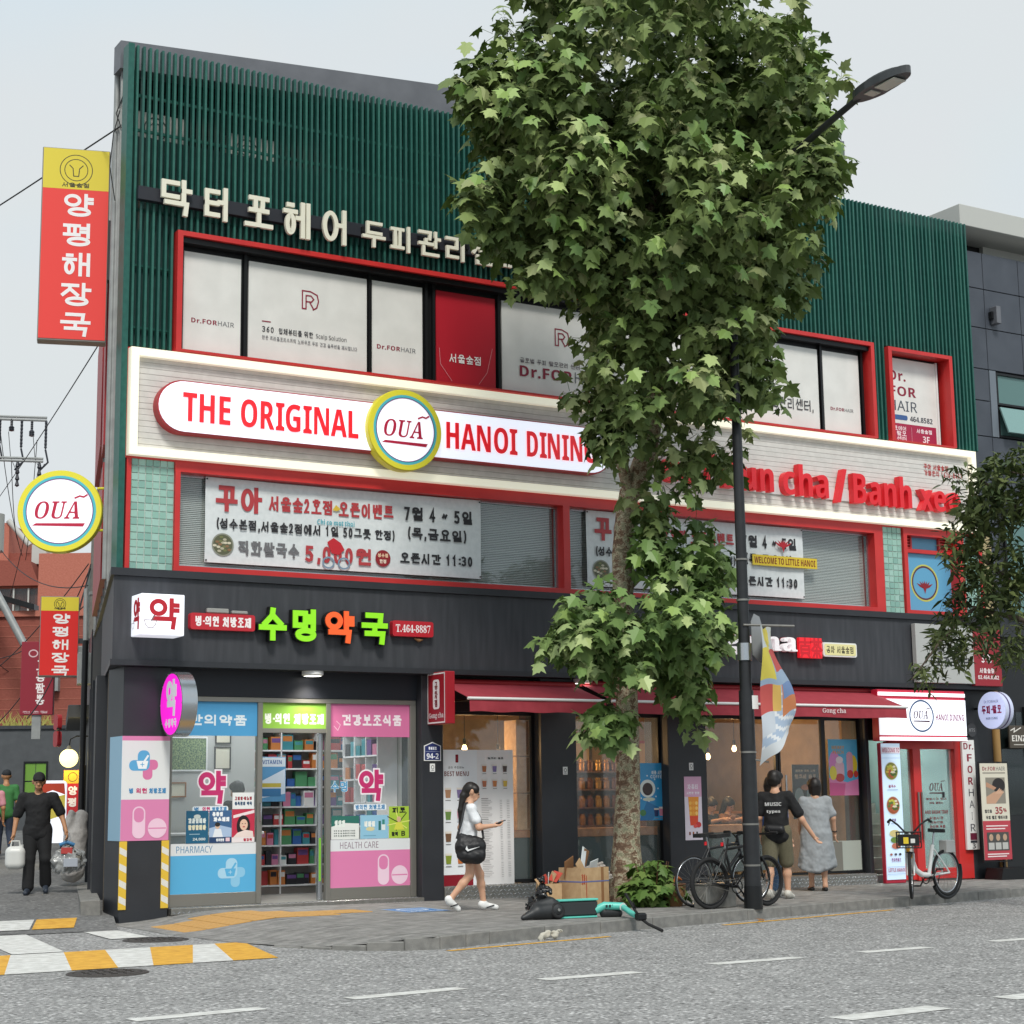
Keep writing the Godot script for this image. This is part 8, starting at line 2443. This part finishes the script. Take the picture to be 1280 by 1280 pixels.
	person("man in black shirt, trousers and cap walking out of the alley with bags", Vector3(-.72, .15, -2.72), -18, j, tan, [
		["shirt", func(a, s, w, H): return c_shirt(a, s, w, H, .85, -.06, 1.1), black, .015, .03, .007], ["trousers", func(a, s, w, H): return c_legs(a, s, w, H, 1.93, 1.15, 1.35), black, .015], ["shoes", c_shoes, mat("2c3440", .6), .012],
		["cap", func(a, s, w, H): return [[H.call(0, .075, -.02), H.call(0, .07, .02), .088 * s, .088 * s], [H.call(.04, .06, .09), H.call(-.04, .06, .09), .02 * s, .02 * s], [H.call(.04, .045, .14), H.call(-.04, .045, .14), .014 * s, .014 * s]], mat("161618", .8), .01, .03], ["hair", func(a, s, w, H): return [[H.call(0, .03, -.05), H.call(0, .0, -.05), .075 * s, .06 * s], [H.call(.075, .03, -.0), H.call(.075, .0, .0), .02 * s, .016 * s], [H.call(-.075, .03, -.0), H.call(-.075, .0, .0), .02 * s, .016 * s]], hair, .011, .02]], {"build": 1.1})
	t = thing("plastic_jug", "white plastic jug carried by the man in black", "jug", Vector3(-1.08, .5, -2.55), -18)
	part("body", sdf_mesh([[Vector3(-.05, .1, 0), Vector3(-.05, .25, 0), .09, .09], [Vector3(.05, .1, 0), Vector3(.05, .25, 0), .09, .09]], .012, .05), mat("d3d3cf", .4), t); part("handle", tube_mesh([Vector3(-.07, .3, 0), Vector3(-.05, .41, 0), Vector3(.05, .41, 0), Vector3(.07, .3, 0)], .014, 8), mat("c9c9c4", .4), t); part("cap", tube_mesh([Vector3(.09, .3, 0), Vector3(.09, .36, 0)], .022, 12), mat("c2c2be", .4), t)
	t = thing("refuse_bag", "bulging clear refuse bag of bottles carried by the man in black", "bag", Vector3(-.33, .42, -2.55), -18)
	part("contents", sdf_mesh([[Vector3(-.06, .16, 0), Vector3(.08, .2, 0), .14, .15], [Vector3(0, .3, 0), Vector3(.02, .38, 0), .12, .07]], .016, .06, .05), noisy("5a564e", "a8a49a", .25, .05, .5, 1.0, 127, .3), t)
	var clear = glass("d8dcde", .35, .15)
	part("skin", sdf_mesh([[Vector3(-.06, .16, 0), Vector3(.09, .2, 0), .165, .175], [Vector3(0, .3, 0), Vector3(.02, .4, 0), .14, .06], [Vector3(.02, .4, 0), Vector3(.0, .56, .02), .05, .02]], .016, .06, .03), clear, t)
	part("red_wrapper", box_mesh(Vector3(.16, .09, .02), .004), mat("b8403c", .5), t, Vector3(0, .34, .15)); part("paper", box_mesh(Vector3(.2, .12, .02), .004), mat("aab0ba", .5), t, Vector3(.06, .17, .2)); part("blue_tie", tube_mesh([Vector3(-.1, .42, .05), Vector3(.0, .46, .08), Vector3(.1, .42, .05)], .03, 6), mat("3f7aa8", .5), t)
	# two people walking away up the alley
	j = pose(1.74)
	j.merge({"lk": Vector3(.1, .5, .1), "la": Vector3(.1, .09, .12), "ra": Vector3(-.1, .15, -.2), "rt": Vector3(-.1, .05, -.08)}, true)
	person("man in green T-shirt and dark cap walking away up the alley", Vector3(1.72, .38, -13.7), 175, j, tan, [["t_shirt", func(a, s, w, H): return c_shirt(a, s, w, H, .7, -.05, 1.08), mat("3c7a44", .85)], ["trousers", func(a, s, w, H): return c_legs(a, s, w, H, 1.9, 1.05), mat("2a3446", .85)], ["shoes", c_shoes, mat("4a3a30", .7), .012], ["cap", func(a, s, w, H): return [[H.call(0, .07, -.02), H.call(0, .065, .02), .092 * s, .09 * s], [H.call(.04, .06, .1), H.call(-.04, .06, .1), .018 * s, .018 * s]], mat("20242a", .8), .011]], {"noface": true})
	j = pose(1.62)
	person("person in pink top at the left edge of the alley", Vector3(1.05, .34, -12.2), 170, j, tan, [["top", func(a, s, w, H): return c_shirt(a, s, w, H, .7, -.05, 1.05), mat("c48a98", .85)], ["trousers", func(a, s, w, H): return c_legs(a, s, w, H, 1.9, 1.05), mat("23252c", .85)], ["shoes", c_shoes, mat("40352e", .7), .012], ["hair", func(a, s, w, H): return c_hair(a, s, w, H, .12), hair, .012, .02]], {"noface": true})
	# people indoors
	j = pose(1.66)
	person("pharmacist with black hair and dark clothes seen from behind in the pharmacy", Vector3(1.66, .036, -.95), 200, j, skin, [["top", func(a, s, w, H): return c_shirt(a, s, w, H, .95, -.05, 1.05), black], ["trousers", func(a, s, w, H): return c_legs(a, s, w, H, 1.9, 1.05), black], ["shoes", c_shoes, mat("26262a", .7), .012], ["hair", func(a, s, w, H): return c_hair(a, s, w, H, .03), hair, .011, .02]], {"noface": true})
	for a in [[10.25, "person in dark top seated at the tea shop counter, left of the pair", "20242c", .02], [10.62, "long-haired person in tan top seated at the tea shop counter, right of the pair", "8a6242", .28]]:
		j = pose(1.62)
		for k in ["hip", "chest", "neck", "head", "ls", "rs", "le", "re", "lw", "rw", "lh", "rh"]: j[k] += Vector3(0, -.3, 0)
		j.merge({"lk": Vector3(.12, .55, .36), "rk": Vector3(-.12, .55, .36), "la": Vector3(.12, .2, .3), "ra": Vector3(-.12, .2, .3), "lt": Vector3(.12, .16, .45), "rt": Vector3(-.12, .16, .45), "le": Vector3(.26, .93, .12), "re": Vector3(-.26, .93, .12), "lw": Vector3(.12, .98, .32), "rw": Vector3(-.12, .98, .32)}, true)
		var bk = a[3]
		person(a[1], Vector3(a[0], .05, -1.05), 20, j, skin, [["top", func(q, s, w, H): return c_shirt(q, s, w, H, .95, -.02, 1.05), mat(a[2], .85)], ["trousers", func(q, s, w, H): return c_legs(q, s, w, H, 1.8, 1.05), mat("26282e", .85)], ["shoes", c_shoes, mat("30302e", .7), .012], ["hair", func(q, s, w, H): return c_hair(q, s, w, H, bk), hair, .011, .02]], {"nod": 25, "group": "people seated in the tea shop"})
		var stl = thing("counter_stool", "dark stool under the %s person in the tea shop" % ["left seated" if a[0] < 10.4 else "right seated"], "stool", Vector3(a[0], .036, -1.05), 0, "tea shop stools")
		part("seat", tube_mesh([Vector3(0, .46, 0), Vector3(0, .5, 0)], .17, 20), M.dark_wood, stl)
		for i in 4: part("leg", tube_mesh([Vector3(cos(i * PI / 2) * .12, .46, sin(i * PI / 2) * .12), Vector3(cos(i * PI / 2) * .17, 0, sin(i * PI / 2) * .17)], .012, 6), M.black_metal, stl)
